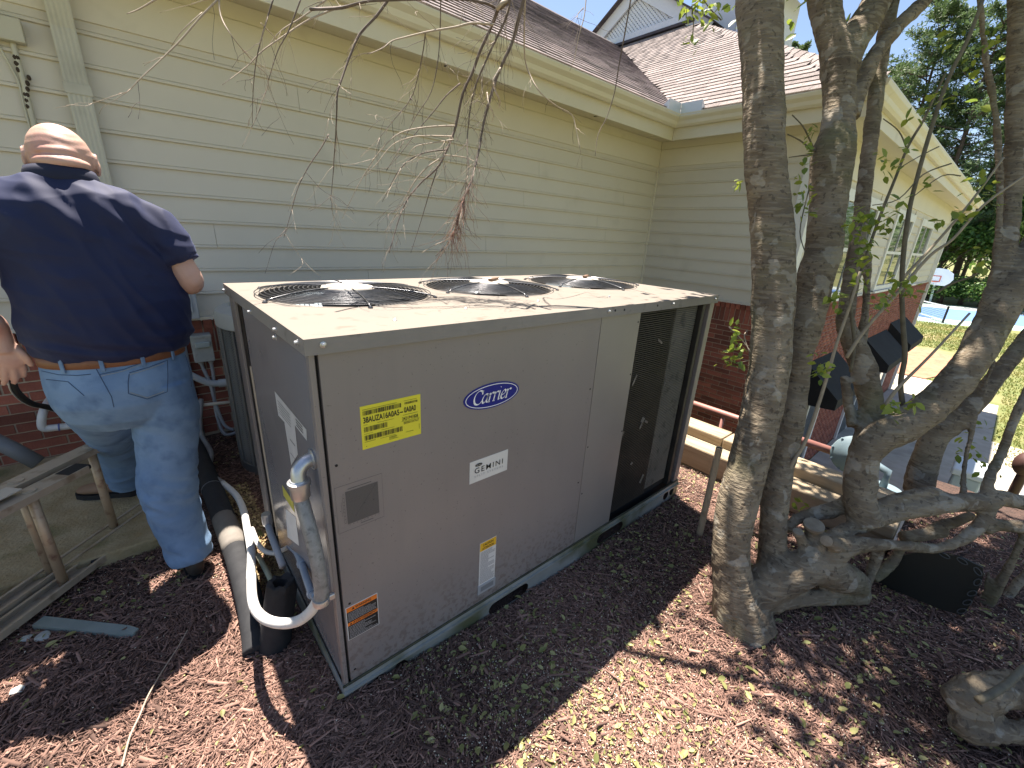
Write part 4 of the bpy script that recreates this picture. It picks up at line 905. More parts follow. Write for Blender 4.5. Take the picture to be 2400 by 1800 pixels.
t9 = thing('slack_black_cable', 'black cable with pale edge hanging from the left hand towards the brick', 'cable', (-.8, 2.0, .4))
B9 = lambda x, y: (x*.1326, 860+y*.1326)
cp = [(*px(28, 880, 'y', 1.2), .004), (*px(*B9(215, 220), 'y', 1.35), .011), (*px(*B9(270, 400), 'y', 1.6), .013), (*px(*B9(420, 560), 'y', 1.9), .014), (*px(*B9(600, 660), 'y', 2.2), .014), (*px(*B9(800, 700), 'y', 2.4), .015), (*px(*B9(1050, 770), 'y', 2.5), .016), (*px(*B9(1300, 830), 'y', 2.55), .018), (-.55, 2.6, .25, .02)]
pts, rr = cat_curve(cp, 5); MB().tube(pts, rr, 10).build('sheath', M_FOAM, t9, smooth=True); MB().tube([p+Vector((-.012, -.004, -.008)) for p in pts], .003, 6).build('pale_wire', M_WPVC, t9, smooth=True)
# box and wires high on the wall at far left
ta = thing('wall_junction_box', 'painted box with conduit under the frieze at the top left', 'electrical box', (-.55, yw, 2.4))
M_SP = mat('siding_paint2', (.47, .45, .37), (.51, .49, .4), scale=3, rough=.55)
MB().bbox(-.68, -.498, yw-.06, yw+.01, 2.345, 2.452, .006).build('enclosure', M_SP, ta)
MB().tube(cat_curve([(-.55, yw-.012, 2.345, .017), (-.551, yw-.012, 2.28, .0135), (-.55, yw-.012, 2.16, .0125), (-.556, yw-.012, 2.0, .0125), (-.56, yw-.012, 1.0, .0125)], 4)[0], .0125, 10).build('conduit', M_SP, ta, smooth=True)
MB().tube(cat_curve([(-.61, yw-.008, 2.34, .005), (-.582, yw-.008, 2.231, .005), (-.570, yw-.012, 2.155, .005), (-.576, yw-.012, 1.97, .005), (-.58, yw-.012, 1.0, .005)], 4)[0], .005, 8).build('wire', M_SP, ta, smooth=True)
random.seed(8); t = MB()
for k in range(9):
    p = Vector((-.545+random.uniform(-.015, .02), yw-.02, 2.28-.028*k)); t.ball(p, (.008+random.random()*.006, .006, .014), 6, 4)
t.build('old_wasp_mud', mat('mud', (.05, .035, .025), rough=.95), ta)
# ================================================================== the multi-stemmed tree on the right
M_BARK = mat('bark', (.115, .092, .066), (.21, .175, .125), scale=7, rough=.9, bump=.30, bscale=26, stretch=(1, 1, 2.2), c3=(.30, .265, .20), s3=11, t3=(.56, .70), bstretch=(1, 1, 3.0))
M_TWIG = mat('dead_twig', (.085, .062, .05), (.16, .12, .095), scale=20, rough=.85)
M_TWIGL = mat('dead_twig_pale', (.30, .24, .18), (.40, .33, .25), scale=20, rough=.85)
M_CUT = mat('cut_wood', (.20, .16, .11), (.28, .23, .16), scale=30, rough=.9, bump=.05)
M_STEM = mat('shoot_bark', (.085, .075, .05), (.15, .13, .085), scale=25, rough=.85, bump=.1, bscale=60)
M_STEML = mat('shoot_pale', (.24, .20, .14), (.32, .27, .19), scale=25, rough=.85)
def dz(u, v, z): p = px(u, v, 'z', z); return (RM.transposed() @ (p-CAM_LOC)).z*-1
def limb(tr, k=.88, sub=4):
    """trace of (u, v, half width, depth) -> smooth centre line in space with radii"""
    out = []; n = len(tr)
    for i, (u, v, h, d) in enumerate(tr):
        a, b_ = tr[max(i-1, 0)], tr[min(i+1, n-1)]; t = Vector((b_[0]-a[0], b_[1]-a[1])).normalized(); q = Vector((u-1200, v-900))/FPX
        out.append((*pd(u, v, d), h*d/FPX*k/math.sqrt(1+(q.x*-t.y+q.y*t.x)**2)))
    return cat_curve(out, sub)
Z3 = lambda x, y: (1600+x*.36166, y*.36166); Z6 = lambda x, y: (1600+x*.36166, 600+y*.36166); Z5 = lambda x, y: (800+x*.36166, y*.36166)
Z1 = lambda x, y: (x*.36166, y*.36166); C5 = lambda x, y: (1680+x*.3255, 1150+y*.3255); C6 = lambda x, y: (2040+x*.3315, 950+y*.3315)
def c5(tr): return [(*C5(x, y), h*.3255, d) for x, y, h, d in tr]
tree = thing('multi_stem_tree', 'crooked multi stemmed tree with grey brown bark at right of the unit', 'tree', (1.7, -.85, -.04))
LIMBS = [
 [(1744, 1470, 78, 1.93), (1722, 1400, 54, 1.92), (1712, 1300, 46, 1.92), (1724, 1200, 50, 1.92), (1752, 1090, 50, 1.93), (1782, 970, 50, 1.95), (1802, 860, 51, 1.96), (1809, 760, 52, 1.97), (1813, 620, 54, 1.98), (1803, 480, 53, 2.0), (1792, 360, 53, 2.0), (1788, 180, 52, 2.02), (1779, 0, 58, 2.05), (1765, -250, 58, 2.1), (1740, -620, 52, 2.25)],
 [(1806, 1390, 48, 2.0), (1812, 1270, 36, 2.02), (1815, 1180, 35, 2.05), (1835, 1070, 34, 2.08), (1856, 980, 34, 2.08), (1866, 905, 32, 2.1), (1872, 835, 33, 2.1), (1886, 780, 38, 2.1), (1903, 710, 41, 2.12), (1914, 640, 44, 2.12), (1930, 590, 45, 2.13), (1936, 520, 46, 2.14), (1945, 440, 50, 2.15), (1952, 365, 54, 2.15), (1962, 300, 42, 2.16), (1966, 240, 39, 2.17), (1964, 150, 46, 2.18)],
 [(1966, 170, 42, 2.18), (1955, 110, 42, 2.18), (1940, 50, 42, 2.2), (1930, -10, 42, 2.22), (1915, -150, 38, 2.25), (1895, -420, 32, 2.4)],
 [(1970, 165, 38, 2.18), (2000, 95, 36, 2.2), (2035, 40, 34, 2.22), (2060, -10, 33, 2.25), (2110, -120, 28, 2.3), (2170, -320, 22, 2.45)],
 [(1990, 275, 24, 2.18), (2010, 215, 23, 2.2), (2034, 160, 20, 2.2), (2072, 100, 17, 2.22), (2124, 43, 16, 2.25), (2175, -8, 15, 2.3), (2260, -130, 13, 2.4)],
 [(2110, -140, 19, 2.5), (2083, 36, 20, 2.45), (2062, 150, 20, 2.4), (2050, 250, 20, 2.38), (2040, 330, 20, 2.36), (2028, 420, 20, 2.35), (2018, 500, 20, 2.33), (2008, 580, 21, 2.3), (1995, 660, 21, 2.28), (1982, 740, 22, 2.25)],
 [(1978, 735, 22, 2.25), (1985, 775, 26, 2.24), (2004, 815, 30, 2.22), (2026, 870, 34, 2.2), (2041, 945, 32, 2.18), (2038, 1005, 33, 2.15), (2025, 1060, 38, 2.1), (2018, 1110, 40, 2.06), (2018, 1150, 40, 2.05)],
 [(2035, 590, 10, 2.28), (2030, 700, 10, 2.26), (2022, 790, 12, 2.24), (2012, 860, 12, 2.22)],
 [(2000, 1000, 16, 2.16), (1990, 950, 14, 2.2), (1978, 880, 12, 2.22)],
 [(2028, 1230, 46, 2.03), (2016, 1170, 40, 2.04), (2014, 1115, 38, 2.05), (2030, 1060, 40, 2.05), (2068, 1022, 42, 2.05), (2115, 1000, 42, 2.05), (2170, 960, 43, 2.05), (2230, 905, 44, 2.06), (2280, 840, 45, 2.08), (2320, 770, 47, 2.1), (2355, 700, 48, 2.12), (2390, 650, 48, 2.15), (2450, 560, 45, 2.2), (2560, 400, 40, 2.35)],
 [(2150, 1160, 38, 2.3), (2165, 1090, 38, 2.3), (2190, 1025, 34, 2.3), (2240, 985, 30, 2.3), (2300, 925, 26, 2.32), (2350, 865, 23, 2.35), (2400, 800, 22, 2.4), (2490, 690, 20, 2.45)],
 [(2385, -160, 30, 2.32), (2385, 100, 28, 2.3), (2380, 300, 28, 2.28), (2373, 450, 28, 2.25), (2362, 560, 28, 2.2), (2348, 640, 30, 2.17), (2325, 720, 34, 2.12)],
 [(2290, -60, 9, 2.25), (2312, 150, 10, 2.25), (2333, 264, 11, 2.24), (2343, 420, 11, 2.22), (2341, 520, 11, 2.2), (2336, 600, 12, 2.18), (2330, 655, 13, 2.15)],
 c5([(130, 930, 130, 1.93), (250, 770, 160, 1.94), (400, 650, 175, 1.95), (560, 590, 165, 1.96), (720, 510, 145, 1.96), (830, 440, 120, 1.95), (950, 402, 82, 1.94), (1100, 387, 54, 1.95), (1250, 390, 43, 1.97), (1400, 405, 40, 1.98), (1550, 415, 40, 2.0), (1700, 380, 43, 2.02), (1830, 310, 55, 2.03), (1920, 220, 65, 2.04), (1960, 120, 70, 2.05), (2030, 50, 62, 2.06), (2160, 80, 52, 2.05), (2330, 110, 55, 2.05)]),
 c5([(1930, 300, 45, 2.03), (2010, 250, 45, 2.03), (2130, 258, 48, 2.0), (2330, 262, 52, 2.0)]),
 c5([(780, 380, 70, 1.97), (880, 310, 62, 2.0), (1000, 262, 62, 2.03), (1200, 190, 68, 2.05), (1400, 130, 75, 2.06), (1600, 98, 75, 2.06), (1780, 80, 70, 2.06), (1920, 90, 70, 2.06)]),
 c5([(1050, 200, 60, 2.06), (1140, 130, 52, 2.06), (1250, 68, 46, 2.07), (1400, 30, 43, 2.07), (1530, 5, 40, 2.07), (1620, 18, 26, 2.07), (1700, 45, 12, 2.07)]),
 c5([(500, 280, 42, 2.05), (570, 215, 44, 2.1), (660, 178, 52, 2.12), (800, 148, 62, 2.13), (920, 98, 64, 2.12), (1000, 20, 72, 2.08)]),
 c5([(180, 900, 80, 1.9), (330, 850, 66, 1.92), (470, 805, 68, 1.94), (620, 775, 70, 1.96), (800, 760, 74, 1.98), (980, 755, 68, 2.0), (1075, 770, 50, 2.02)]),
 c5([(740, 540, 130, 1.96), (850, 600, 125, 1.97), (950, 640, 105, 1.98), (1040, 690, 75, 2.0)]),
 c5([(1050, 770, 40, 2.02), (1085, 660, 42, 2.02), (1130, 540, 46, 2.02), (1170, 420, 52, 2.0)]),
 c5([(1130, 640, 45, 2.05), (1220, 560, 50, 2.08), (1290, 480, 45, 2.1), (1330, 400, 40, 2.08)]),
 c5([(1500, 300, 40, 2.2), (1650, 240, 46, 2.2), (1760, 210, 40, 2.2)]),
 c5([(1330, 330, 48, 2.2), (1480, 320, 50, 2.2), (1640, 290, 50, 2.2)]),
 [(2317, 1188, 20, 2.05), (2315, 1135, 17, 2.08), (2332, 1092, 15, 2.15), (2350, 1056, 14, 2.2), (2371, 1000, 14, 2.2), (2391, 950, 14, 2.2), (2420, 880, 13, 2.25), (2470, 760, 12, 2.3)],
 [(2258, 1180, 11, 2.06), (2258, 1140, 9, 2.14), (2262, 1080, 8, 2.2), (2269, 1049, 8, 2.22), (2285, 983, 8, 2.25), (2302, 925, 8, 2.28), (2330, 840, 7, 2.3)],
 [(2410, 1235, 15, 2.0), (2385, 1285, 14, 2.0), (2356, 1345, 15, 2.05), (2322, 1407, 16, 2.12), (2296, 1442, 20, 2.17), (2285, 1458, 24, 2.18)],
 [(2420, 1330, 14, 2.2), (2380, 1375, 15, 2.2), (2340, 1420, 16, 2.2), (2300, 1450, 20, 2.18)],
 [(2318, 1340, 6, 2.1), (2308, 1380, 6, 2.12), (2290, 1435, 7, 2.16)],
]
b = MB()
for tr in LIMBS:
    p, r = limb(tr, 1.0); b.tube(p, r, 14, wob=.07)
for (x, y, x2, y2, h1, h2, d) in ((700, 250, 690, 400, 70, 68, 2.0), (585, 300, 650, 450, 38, 45, 1.97), (795, 362, 880, 400, 42, 60, 1.88), (1840, 175, 1700, 230, 42, 40, 2.19)):
    p, r = limb(c5([(x, y, h1, d), ((x+x2)/2, (y+y2)/2, (h1+h2)/2, d), (x2, y2, h2, d)]), 1.0); b.tube(p, r, 16)
trunk = fuse(b, .0095, 5, .5)
trunk.transform(Matrix.Translation(-W[tree]))
tv = np.empty(len(trunk.vertices)*3, np.float32); trunk.vertices.foreach_get('co', tv); tv = tv.reshape(-1, 3)
nv_ = np.empty(len(trunk.vertices)*3, np.float32); trunk.vertices.foreach_get('normal', nv_); nv_ = nv_.reshape(-1, 3)
dsp = np.array([.0050*noise.noise(Vector((p[0]*20, p[1]*20, p[2]*5))) + .0035*noise.noise(Vector((p[0]*34, p[1]*34, p[2]*26))) + .0009*noise.noise(Vector((p[0]*60, p[1]*60, p[2]*90))) for p in tv.tolist()], np.float32)
tv += nv_*dsp[:, None]; trunk.vertices.foreach_set('co', tv.ravel()); trunk.update()
def bark_material():
    m = bpy.data.materials.new('bark_main'); N, L, P = nodes(m); P.inputs['Roughness'].default_value = .92; P.inputs['Specular IOR Level'].default_value = .25
    tc = N.new('ShaderNodeTexCoord'); O = tc.outputs['Object']
    def nz(sc, st=(1, 1, 1), det=5, dist=0):
        mp = N.new('ShaderNodeMapping'); mp.inputs['Scale'].default_value = st; L.new(O, mp.inputs[0])
        n = N.new('ShaderNodeTexNoise'); n.inputs['Scale'].default_value = sc; n.inputs['Detail'].default_value = det; n.inputs['Distortion'].default_value = dist; L.new(mp.outputs[0], n.inputs[0]); return n.outputs['Fac']
    def ramp(f, *st):
        r = N.new('ShaderNodeValToRGB'); el = r.color_ramp.elements
        while len(el) < len(st): el.new(.5)
        for e_, (p_, c_) in zip(el, st): e_.position = p_; e_.color = (*c_, 1)
        L.new(f, r.inputs[0]); return r.outputs[0]
    def mix(f, a, b_):
        x = N.new('ShaderNodeMix'); x.data_type = 'RGBA'; L.new(f, x.inputs[0]); L.new(a, x.inputs[6])
        if isinstance(b_, tuple): x.inputs[7].default_value = (*b_, 1)
        else: L.new(b_, x.inputs[7])
        return x.outputs[2]
    base = ramp(nz(5, (1, 1, 1.6)), (.3, (.11, .084, .057)), (.55, (.19, .152, .104)), (.75, (.255, .212, .152)))
    wr = nz(11, (1, 1, 6), 3, .8)
    c = mix(ramp(wr, (.52, (0, 0, 0)), (.57, (.42, .42, .42))), base, (.31, .26, .18))
    c = mix(ramp(nz(42, (1, 1, 1), 4), (.60, (0, 0, 0)), (.635, (.6, .6, .6))), c, (.06, .046, .034))
    c = mix(ramp(nz(9, (1, 1, 1), 3, .4), (.60, (0, 0, 0)), (.63, (.55, .55, .55))), c, (.36, .33, .265))
    c = mix(ramp(nz(3, (1, 1, 1), 3), (.55, (0, 0, 0)), (.72, (.55, .55, .55))), c, (.13, .13, .06))
    L.new(c, P.inputs['Base Color'])
    ad = N.new('ShaderNodeMath'); ad.operation = 'ADD'; L.new(wr, ad.inputs[0]); L.new(nz(60, (1, 1, 1.5), 4), ad.inputs[1])
    bp = N.new('ShaderNodeBump'); bp.inputs['Strength'].default_value = .8; bp.inputs['Distance'].default_value = .009; L.new(ad.outputs[0], bp.inputs['Height']); L.new(bp.outputs[0], P.inputs['Normal'])
    return m
M_BARK2 = bark_material(); trunk.materials.clear(); trunk.materials.append(M_BARK2)
link('trunk', trunk, tree)
for (x, y, h, d, fx, fy) in ((700, 248, 66, 1.985, 0, -1), (585, 298, 35, 1.96, 0, -1), (790, 362, 38, 1.868, -1, -.2)):
    p = pd(*C5(x, y), d); r = h*.3255*d/FPX; toc = (CAM_LOC-p).normalized(); axd = (Vector((0, 0, 1))*.9 + toc*.35).normalized() if fy == -1 else (toc*.9+Vector((-.3, 0, .35))).normalized()
    t = MB(); t.lathe([(r*1.0, -.01), (r*.98, .004), (r*.8, .0055), (r*.3, .006), (.0005, .006)], p, 22, axd); autosmooth(t.build('cut_stub', M_CUT, tree), 40)
# shoots: thin living stems with leaves
SHOOTS = [
 ([Z3(1945, 0), Z3(1850, 250), Z3(1750, 450), Z3(1680, 620), Z3(1590, 900), Z3(1520, 1150), Z3(1470, 1350), Z3(1435, 1600), Z6(1420, 150), Z6(1425, 400), Z6(1440, 640), Z6(1412, 820), Z6(1432, 1000)], 7.5, 1.75, 0),
 ([Z3(1700, 480), Z3(1620, 650), Z3(1560, 780), Z3(1460, 950), Z3(1380, 1150), Z3(1260, 1450), Z6(1150, 120), Z6(1090, 300), Z6(1110, 560), Z6(1090, 750)], 5, 1.9, 0),
 ([Z3(2230, 1130), Z3(1950, 1330), Z3(1750, 1550), Z6(1600, 0), Z6(1400, 230), Z6(1180, 480), Z6(1060, 660)], 5, 1.8, 1),
 ([Z3(2080, 1020), Z3(1850, 1330), Z3(1600, 1620), Z6(1440, 130), Z6(1280, 330)], 4.5, 1.9, 1),
 ([Z6(1860, 370), Z6(1600, 650), Z6(1400, 850), Z6(1305, 975)], 5, 1.85, 1),
 ([Z6(1150, 100), Z6(1090, 300), Z6(1000, 560), Z6(930, 800), Z6(850, 1050), Z6(780, 1230), Z6(695, 1370), Z6(680, 1490)], 6, 1.85, 1),
 ([Z6(1985, 75), Z6(1880, 130), Z6(1740, 180), Z6(1640, 240)], 3.5, 1.9, 0),
 ([Z3(710, 745), Z3(780, 820), Z3(830, 920), Z3(855, 980)], 2.5, 2.05, 0),
 ([Z3(680, 870), Z3(760, 910), Z3(850, 980)], 2.5, 2.05, 0),
 ([Z3(690, 1020), Z3(760, 1010), Z3(840, 1000)], 2, 2.05, 0),
 ([Z3(1300, 770), Z3(1400, 850), Z3(1450, 960)], 2, 1.88, 0), ([Z3(1230, 1330), Z3(1400, 1290), Z3(1560, 1130), Z3(1740, 1060)], 2, 1.85, 0),
 ([Z3(1500, 1270), Z3(1680, 1140), Z3(1800, 1140)], 1.8, 1.8, 0), ([Z3(1420, 1080), Z3(1540, 1010), Z3(1660, 950)], 1.8, 1.85, 0),
 ([Z3(0, 110), Z3(60, 40), Z3(140, -20)], 2.5, 1.7, 0), ([Z3(60, 40), Z3(70, 160), Z3(60, 260)], 1.6, 1.7, 0), ([Z3(130, -10), Z3(180, 60), Z3(250, 130)], 1.8, 1.7, 0),
 ([Z6(440, 620), Z6(380, 540), Z6(300, 460)], 2, 1.95, 1), ([Z6(430, 620), Z6(400, 520), Z6(420, 480)], 1.6, 1.95, 1), ([Z6(420, 680), Z6(350, 690), Z6(290, 660)], 1.6, 1.95, 0),
 ([Z6(1440, 1010), Z6(1380, 1030), Z6(1320, 1020)], 2, 1.85, 0), ([Z3(800, 1650), Z3(760, 1500), Z3(800, 1300), Z3(830, 1190)], 2, 2.0, 0)]
for tr, hw, d0, pale in SHOOTS:
    k = len(tr); pts, rr = cat_curve([(*pd(u, v, d0+.03*i), max(1.2, hw*(.55+.45*i/(k-1)))*d0/FPX*.9) for i, (u, v) in enumerate(tr)], 4)
    MB().tube(pts, rr, 7, wob=.12).build('shoot', M_STEML if pale else M_STEM, tree, smooth=True)
M_LEAFN = leafmat('young_leaf', (.13, .20, .03), (.34, .40, .06), .45, .45)
LEAF = np.array([(0, 0, 0), (.30, .26, .05), (.68, .22, .04), (1, 0, -.04), (.68, -.22, .04), (.30, -.26, .05)]); LF = [(0, 1, 2, 3), (0, 3, 4, 5)]
def leaves(pos, size, parent, name, material, up=.3, seed=1, kind='stuff', curl=.0, tint=None):
    g = np.random.default_rng(seed); n = len(pos); rm = rotmats(g.uniform(0, 6.28, n), g.normal(up, .6, n), g.normal(0, .6, n))
    L = LEAF[None]*size[:, None, None]; V = np.einsum('nij,nkj->nki', rm, L)+pos[:, None, :]
    return pieces(name, V, LF, g.random(n) if tint is None else tint, material, parent, kind=kind)
CL = [(Z3(160, 110), 5, 1.7, 26), (Z3(60, 290), 4, 1.7, 22), (Z3(200, 50), 5, 1.7, 22), (Z3(20, 60), 6, 1.7, 30), (Z3(120, 20), 8, 1.7, 34), (Z3(810, 940), 5, 2.05, 14), (Z3(800, 1050), 4, 2.03, 20), (Z3(840, 830), 5, 2.05, 16), (Z3(760, 1120), 3, 2.0, 20),
      (Z3(810, 1220), 6, 2.0, 20), (Z3(770, 1330), 7, 2.0, 24), (Z3(830, 1380), 4, 2.0, 18), (Z3(360, 1180), 4, 1.95, 10), (Z3(1310, 1000), 4, 1.88, 20), (Z3(1390, 1050), 4, 1.88, 16), (Z3(1300, 1090), 3, 1.88, 20), (Z3(1460, 950), 4, 1.86, 16), (Z3(1560, 700), 5, 1.85, 22), (Z3(1500, 760), 3, 1.85, 18),
      (Z3(1760, 250), 6, 1.8, 30), (Z3(1880, 380), 6, 1.8, 34), (Z3(2010, 230), 6, 1.85, 30), (Z3(1700, 650), 6, 1.82, 26), (Z3(1150, 1420), 12, 1.9, 34), (Z3(1160, 1520), 14, 1.9, 36), (Z3(1250, 1470), 12, 1.9, 34), (Z3(1170, 1620), 12, 1.9, 34), (Z3(1330, 1400), 8, 1.88, 26), (Z3(1790, 1400), 6, 1.8, 16),
      (Z3(1650, 1440), 3, 1.8, 14), (Z3(1950, 1270), 8, 1.85, 30), (Z3(1960, 1170), 8, 1.9, 34), (Z3(1430, 1290), 3, 1.85, 20), (Z3(1580, 1170), 3, 1.85, 20), (Z6(1150, 140), 9, 1.9, 26), (Z6(1140, 90), 6, 1.9, 24), (Z6(980, 270), 6, 1.85, 24), (Z6(1010, 310), 5, 1.85, 20), (Z6(1260, 320), 7, 1.75, 20), (Z6(1290, 300), 6, 1.75, 18),
      (Z6(1470, 190), 6, 1.8, 26), (Z6(1500, 250), 6, 1.8, 26), (Z6(1360, 160), 6, 1.85, 20), (Z6(900, 690), 8, 1.85, 26), (Z6(890, 760), 5, 1.85, 14), (Z6(330, 500), 6, 1.95, 16), (Z6(350, 590), 5, 1.95, 16), (Z6(300, 660), 8, 1.95, 18), (Z6(370, 690), 6, 1.95, 18), (Z6(1370, 1010), 6, 1.85, 20), (Z6(1340, 960), 4, 1.85, 18), (Z6(1480, 940), 5, 1.85, 24),
      (Z6(1900, 1300), 6, 2.4, 24), (Z6(1930, 1150), 5, 2.4, 30), (Z6(1850, 1250), 6, 2.4, 30), (Z6(1970, 1350), 5, 2.4, 30), (Z6(750, 1620), 9, 2.35, 22), (Z6(1950, 40), 6, 1.9, 24)]
g = np.random.default_rng(5); pos = []; sz = []
for (u, v), n, d, sp in CL:
    for k in range(int(n*1.7)): pos.append(tuple(pd(u+g.normal(0, sp*.55), v+g.normal(0, sp*.55), d+g.normal(0, .03)))); sz.append(g.uniform(.024, .052))
leaves(np.array(pos), np.array(sz), tree, 'foliage', M_LEAFN, .35, 3)
# crown above the frame: limbs and leaf clumps, which also shade the ground at right
cb = MB(); tops = [pd(1740, -620, 2.25), pd(1895, -420, 2.4), pd(2170, -320, 2.45), pd(2110, -140, 2.5), pd(2560, 400, 2.35), pd(2385, -160, 2.32)]
random.seed(31); clumps = []
for tp in tops:
    for k in range(4):
        e = tp + Vector((random.uniform(-.2, 1.0), random.uniform(-.75, .35), random.uniform(.7, 1.9)))
        mid = (tp+e)/2 + Vector((random.uniform(-.15, .15), random.uniform(-.15, .15), .1))
        pts, rr = cat_curve([(*tp, .03), (*mid, .018), (*e, .006)], 5); cb.tube(pts, rr, 6, wob=.1); clumps += [e, (mid+e)/2, e+Vector((random.uniform(-.3, .3), random.uniform(-.3, .3), random.uniform(-.2, .3)))]
cb.build('upper_limbs', M_BARK2, tree, smooth=True)
g = np.random.default_rng(9); pos = []
for k in range(52): clumps.append(Vector((random.uniform(1.85, 3.6), random.uniform(-.75, .72), random.uniform(3.3, 4.5))))
for c in clumps:
    if c.x < 1.55 and c.y > -.75: continue
    if c.x < 2.6 and c.y > .7: continue
    pos.append(np.array(c)[None]+g.normal(0, 1, (95, 3))*np.array([.20, .18, .15]))
pos = np.concatenate(pos)
leaves(pos, g.uniform(.06, .105, len(pos)), tree, 'crown', M_LEAFN, .2, 10)
# ------------------------------------------------------------------ dead drooping branch above the unit
TW = [
 (Z5, [(1035, -60), (1020, 40), (1000, 100), (960, 200), (900, 330), (850, 470), (790, 600), (745, 800), (725, 870), (680, 980), (620, 1090), (520, 1180), (430, 1290), (380, 1400), (340, 1530), (310, 1640)], 4.2, .8, .62, 0),
 (Z5, [(1092, -60), (1085, 60), (1040, 180), (985, 290), (930, 410), (880, 530), (840, 680), (820, 850), (815, 950), (822, 1100), (800, 1250), (770, 1400)], 2.8, .7, .55, 0),
 (Z5, [(1195, -60), (1150, 120), (1110, 270), (1050, 400), (1000, 520), (950, 690), (915, 830), (895, 960), (865, 1080), (840, 1180), (800, 1270), (760, 1390), (735, 1490), (690, 1580), (610, 1659)], 4.0, .8, .5, 0),
 (Z5, [(1195, -60), (1185, 200), (1190, 380), (1220, 480), (1290, 600), (1400, 690), (1490, 740), (1520, 830), (1545, 960)], 2.0, .7, .6, 1),
 (Z5, [(1885, -60), (1840, 200), (1800, 420), (1770, 600), (1720, 760), (1665, 870), (1645, 1010)], 1.8, .6, .7, 0),
 (Z5, [(1590, -60), (1575, 100), (1540, 230), (1510, 380), (1480, 460)], 1.4, .5, .7, 1), (Z5, [(1570, 50), (1535, 90), (1530, 120)], 1., .5, .7, 0),
 (Z5, [(330, -40), (230, 100), (120, 220), (60, 350), (10, 490), (-25, 600), (-30, 720), (-35, 850), (-45, 1000), (-55, 1150), (-70, 1300)], 3.0, .6, .75, 0),
 (Z5, [(985, 160), (850, 150), (740, 175), (620, 195), (540, 210), (420, 240), (330, 265), (270, 310), (180, 350)], 2.6, 1.0, .55, 1),
 (Z5, [(645, -40), (640, 200), (625, 400), (580, 600), (480, 760), (380, 960), (290, 1110)], 1.3, .5, .7, 0), (Z5, [(545, 205), (530, 330), (500, 480), (450, 640), (330, 790), (230, 915)], 1.4, .5, .7, 0),
 (Z5, [(-200, 60), (0, 50), (150, 12), (300, 2), (700, -5), (900, 12), (1010, 60)], 3.2, 1.8, .7, 0), (Z5, [(700, -40), (850, 0), (950, 25), (1015, 60)], 3.2, 2.6, .6, 0),
 (Z1, [(1440, -30), (1300, 110), (1180, 250), (1060, 370), (920, 500), (830, 590), (770, 605)], 2.2, .9, .9, 1), (Z1, [(1420, -20), (1430, 100), (1500, 230), (1640, 400), (1740, 510), (1690, 680), (1630, 830), (1570, 950)], 1.5, .6, .9, 1),
 (Z1, [(2212, 40), (2000, 130), (1830, 240), (1700, 330), (1600, 430), (1440, 550)], 2.0, .8, .85, 1), (Z1, [(2140, -20), (1960, 110), (1820, 200), (1740, 300)], 1.7, .8, .85, 1),
 (Z1, [(1775, -20), (1700, 230), (1660, 400), (1640, 600), (1635, 800)], 1.6, .6, .85, 0), (Z1, [(1955, -20), (1870, 200), (1800, 330), (1740, 520)], 1.6, .8, .85, 0), (Z1, [(1020, -10), (900, 60), (820, 90)], 1.8, .9, .9, 1),
 (Z1, [(1690, 150), (1750, 210), (1815, 280)], 1.2, .8, .85, 1), (Z1, [(1310, 80), (1180, 200), (1110, 300)], 1.2, .7, .9, 1), (Z1, [(2130, 870), (2080, 960), (2000, 1080), (1930, 1220), (1880, 1400), (1840, 1540)], 1.3, .6, .75, 0),
 (Z5, [(735, 815), (600, 820), (450, 840), (350, 880), (250, 980), (180, 1080), (110, 1200), (50, 1320), (5, 1420)], 1.8, .6, .6, 1), (Z5, [(715, 885), (560, 880), (450, 890), (330, 940), (230, 1060), (150, 1140)], 1.6, .6, .62, 1), (Z5, [(725, 905), (600, 925), (480, 950), (430, 1020)], 1.5, .7, .6, 1),
 (Z5, [(680, 970), (560, 985), (450, 1030), (370, 1110), (320, 1200), (265, 1310)], 1.5, .6, .62, 0), (Z5, [(670, 1010), (560, 1080), (480, 1170), (420, 1270), (360, 1380), (280, 1510)], 1.7, .6, .6, 1), (Z5, [(670, 1005), (800, 1020), (870, 1050)], 1.2, .8, .55, 1),
 (Z5, [(620, 1100), (570, 1250), (520, 1420), (450, 1640)], 1.3, .5, .62, 0), (Z5, [(770, 540), (680, 620), (600, 720), (500, 840), (380, 1000), (290, 1100)], 1.6, .5, .6, 0), (Z5, [(740, 1490), (690, 1550), (600, 1590), (520, 1640)], 1.4, .7, .5, 1),
 (Z5, [(1010, 60), (1040, 20), (1070, 0), (1100, -40)], 4.5, 4.0, .55, 1), (Z5, [(985, 540), (1000, 600), (1030, 660), (1020, 700)], 1.8, .9, .52, 1), (Z5, [(1030, 440), (985, 520), (990, 560), (1025, 640)], 2., 1., .5, 1), (Z5, [(945, 600), (955, 670), (985, 740), (975, 790)], 1.6, .8, .53, 1)]
random.seed(12); mains = []; dark = MB(); pale = MB()
for fn, tr, w0, w1, yy, pl in TW:
    k = len(tr); c = []
    for i, (x, y) in enumerate(tr):
        p = px(*fn(x, y), 'y', yy + .06*math.sin(i*.9+x*.01)); dep = (RM.transposed() @ (p-CAM_LOC)).z*-1
        c.append((*p, (1.1*w0+(.95*w1-1.1*w0)*i/(k-1))*dep/FPX))
    pts, rr = cat_curve(c, 4); (pale if pl else dark).tube(pts, rr, 6, wob=.15); mains.append((pts, rr))
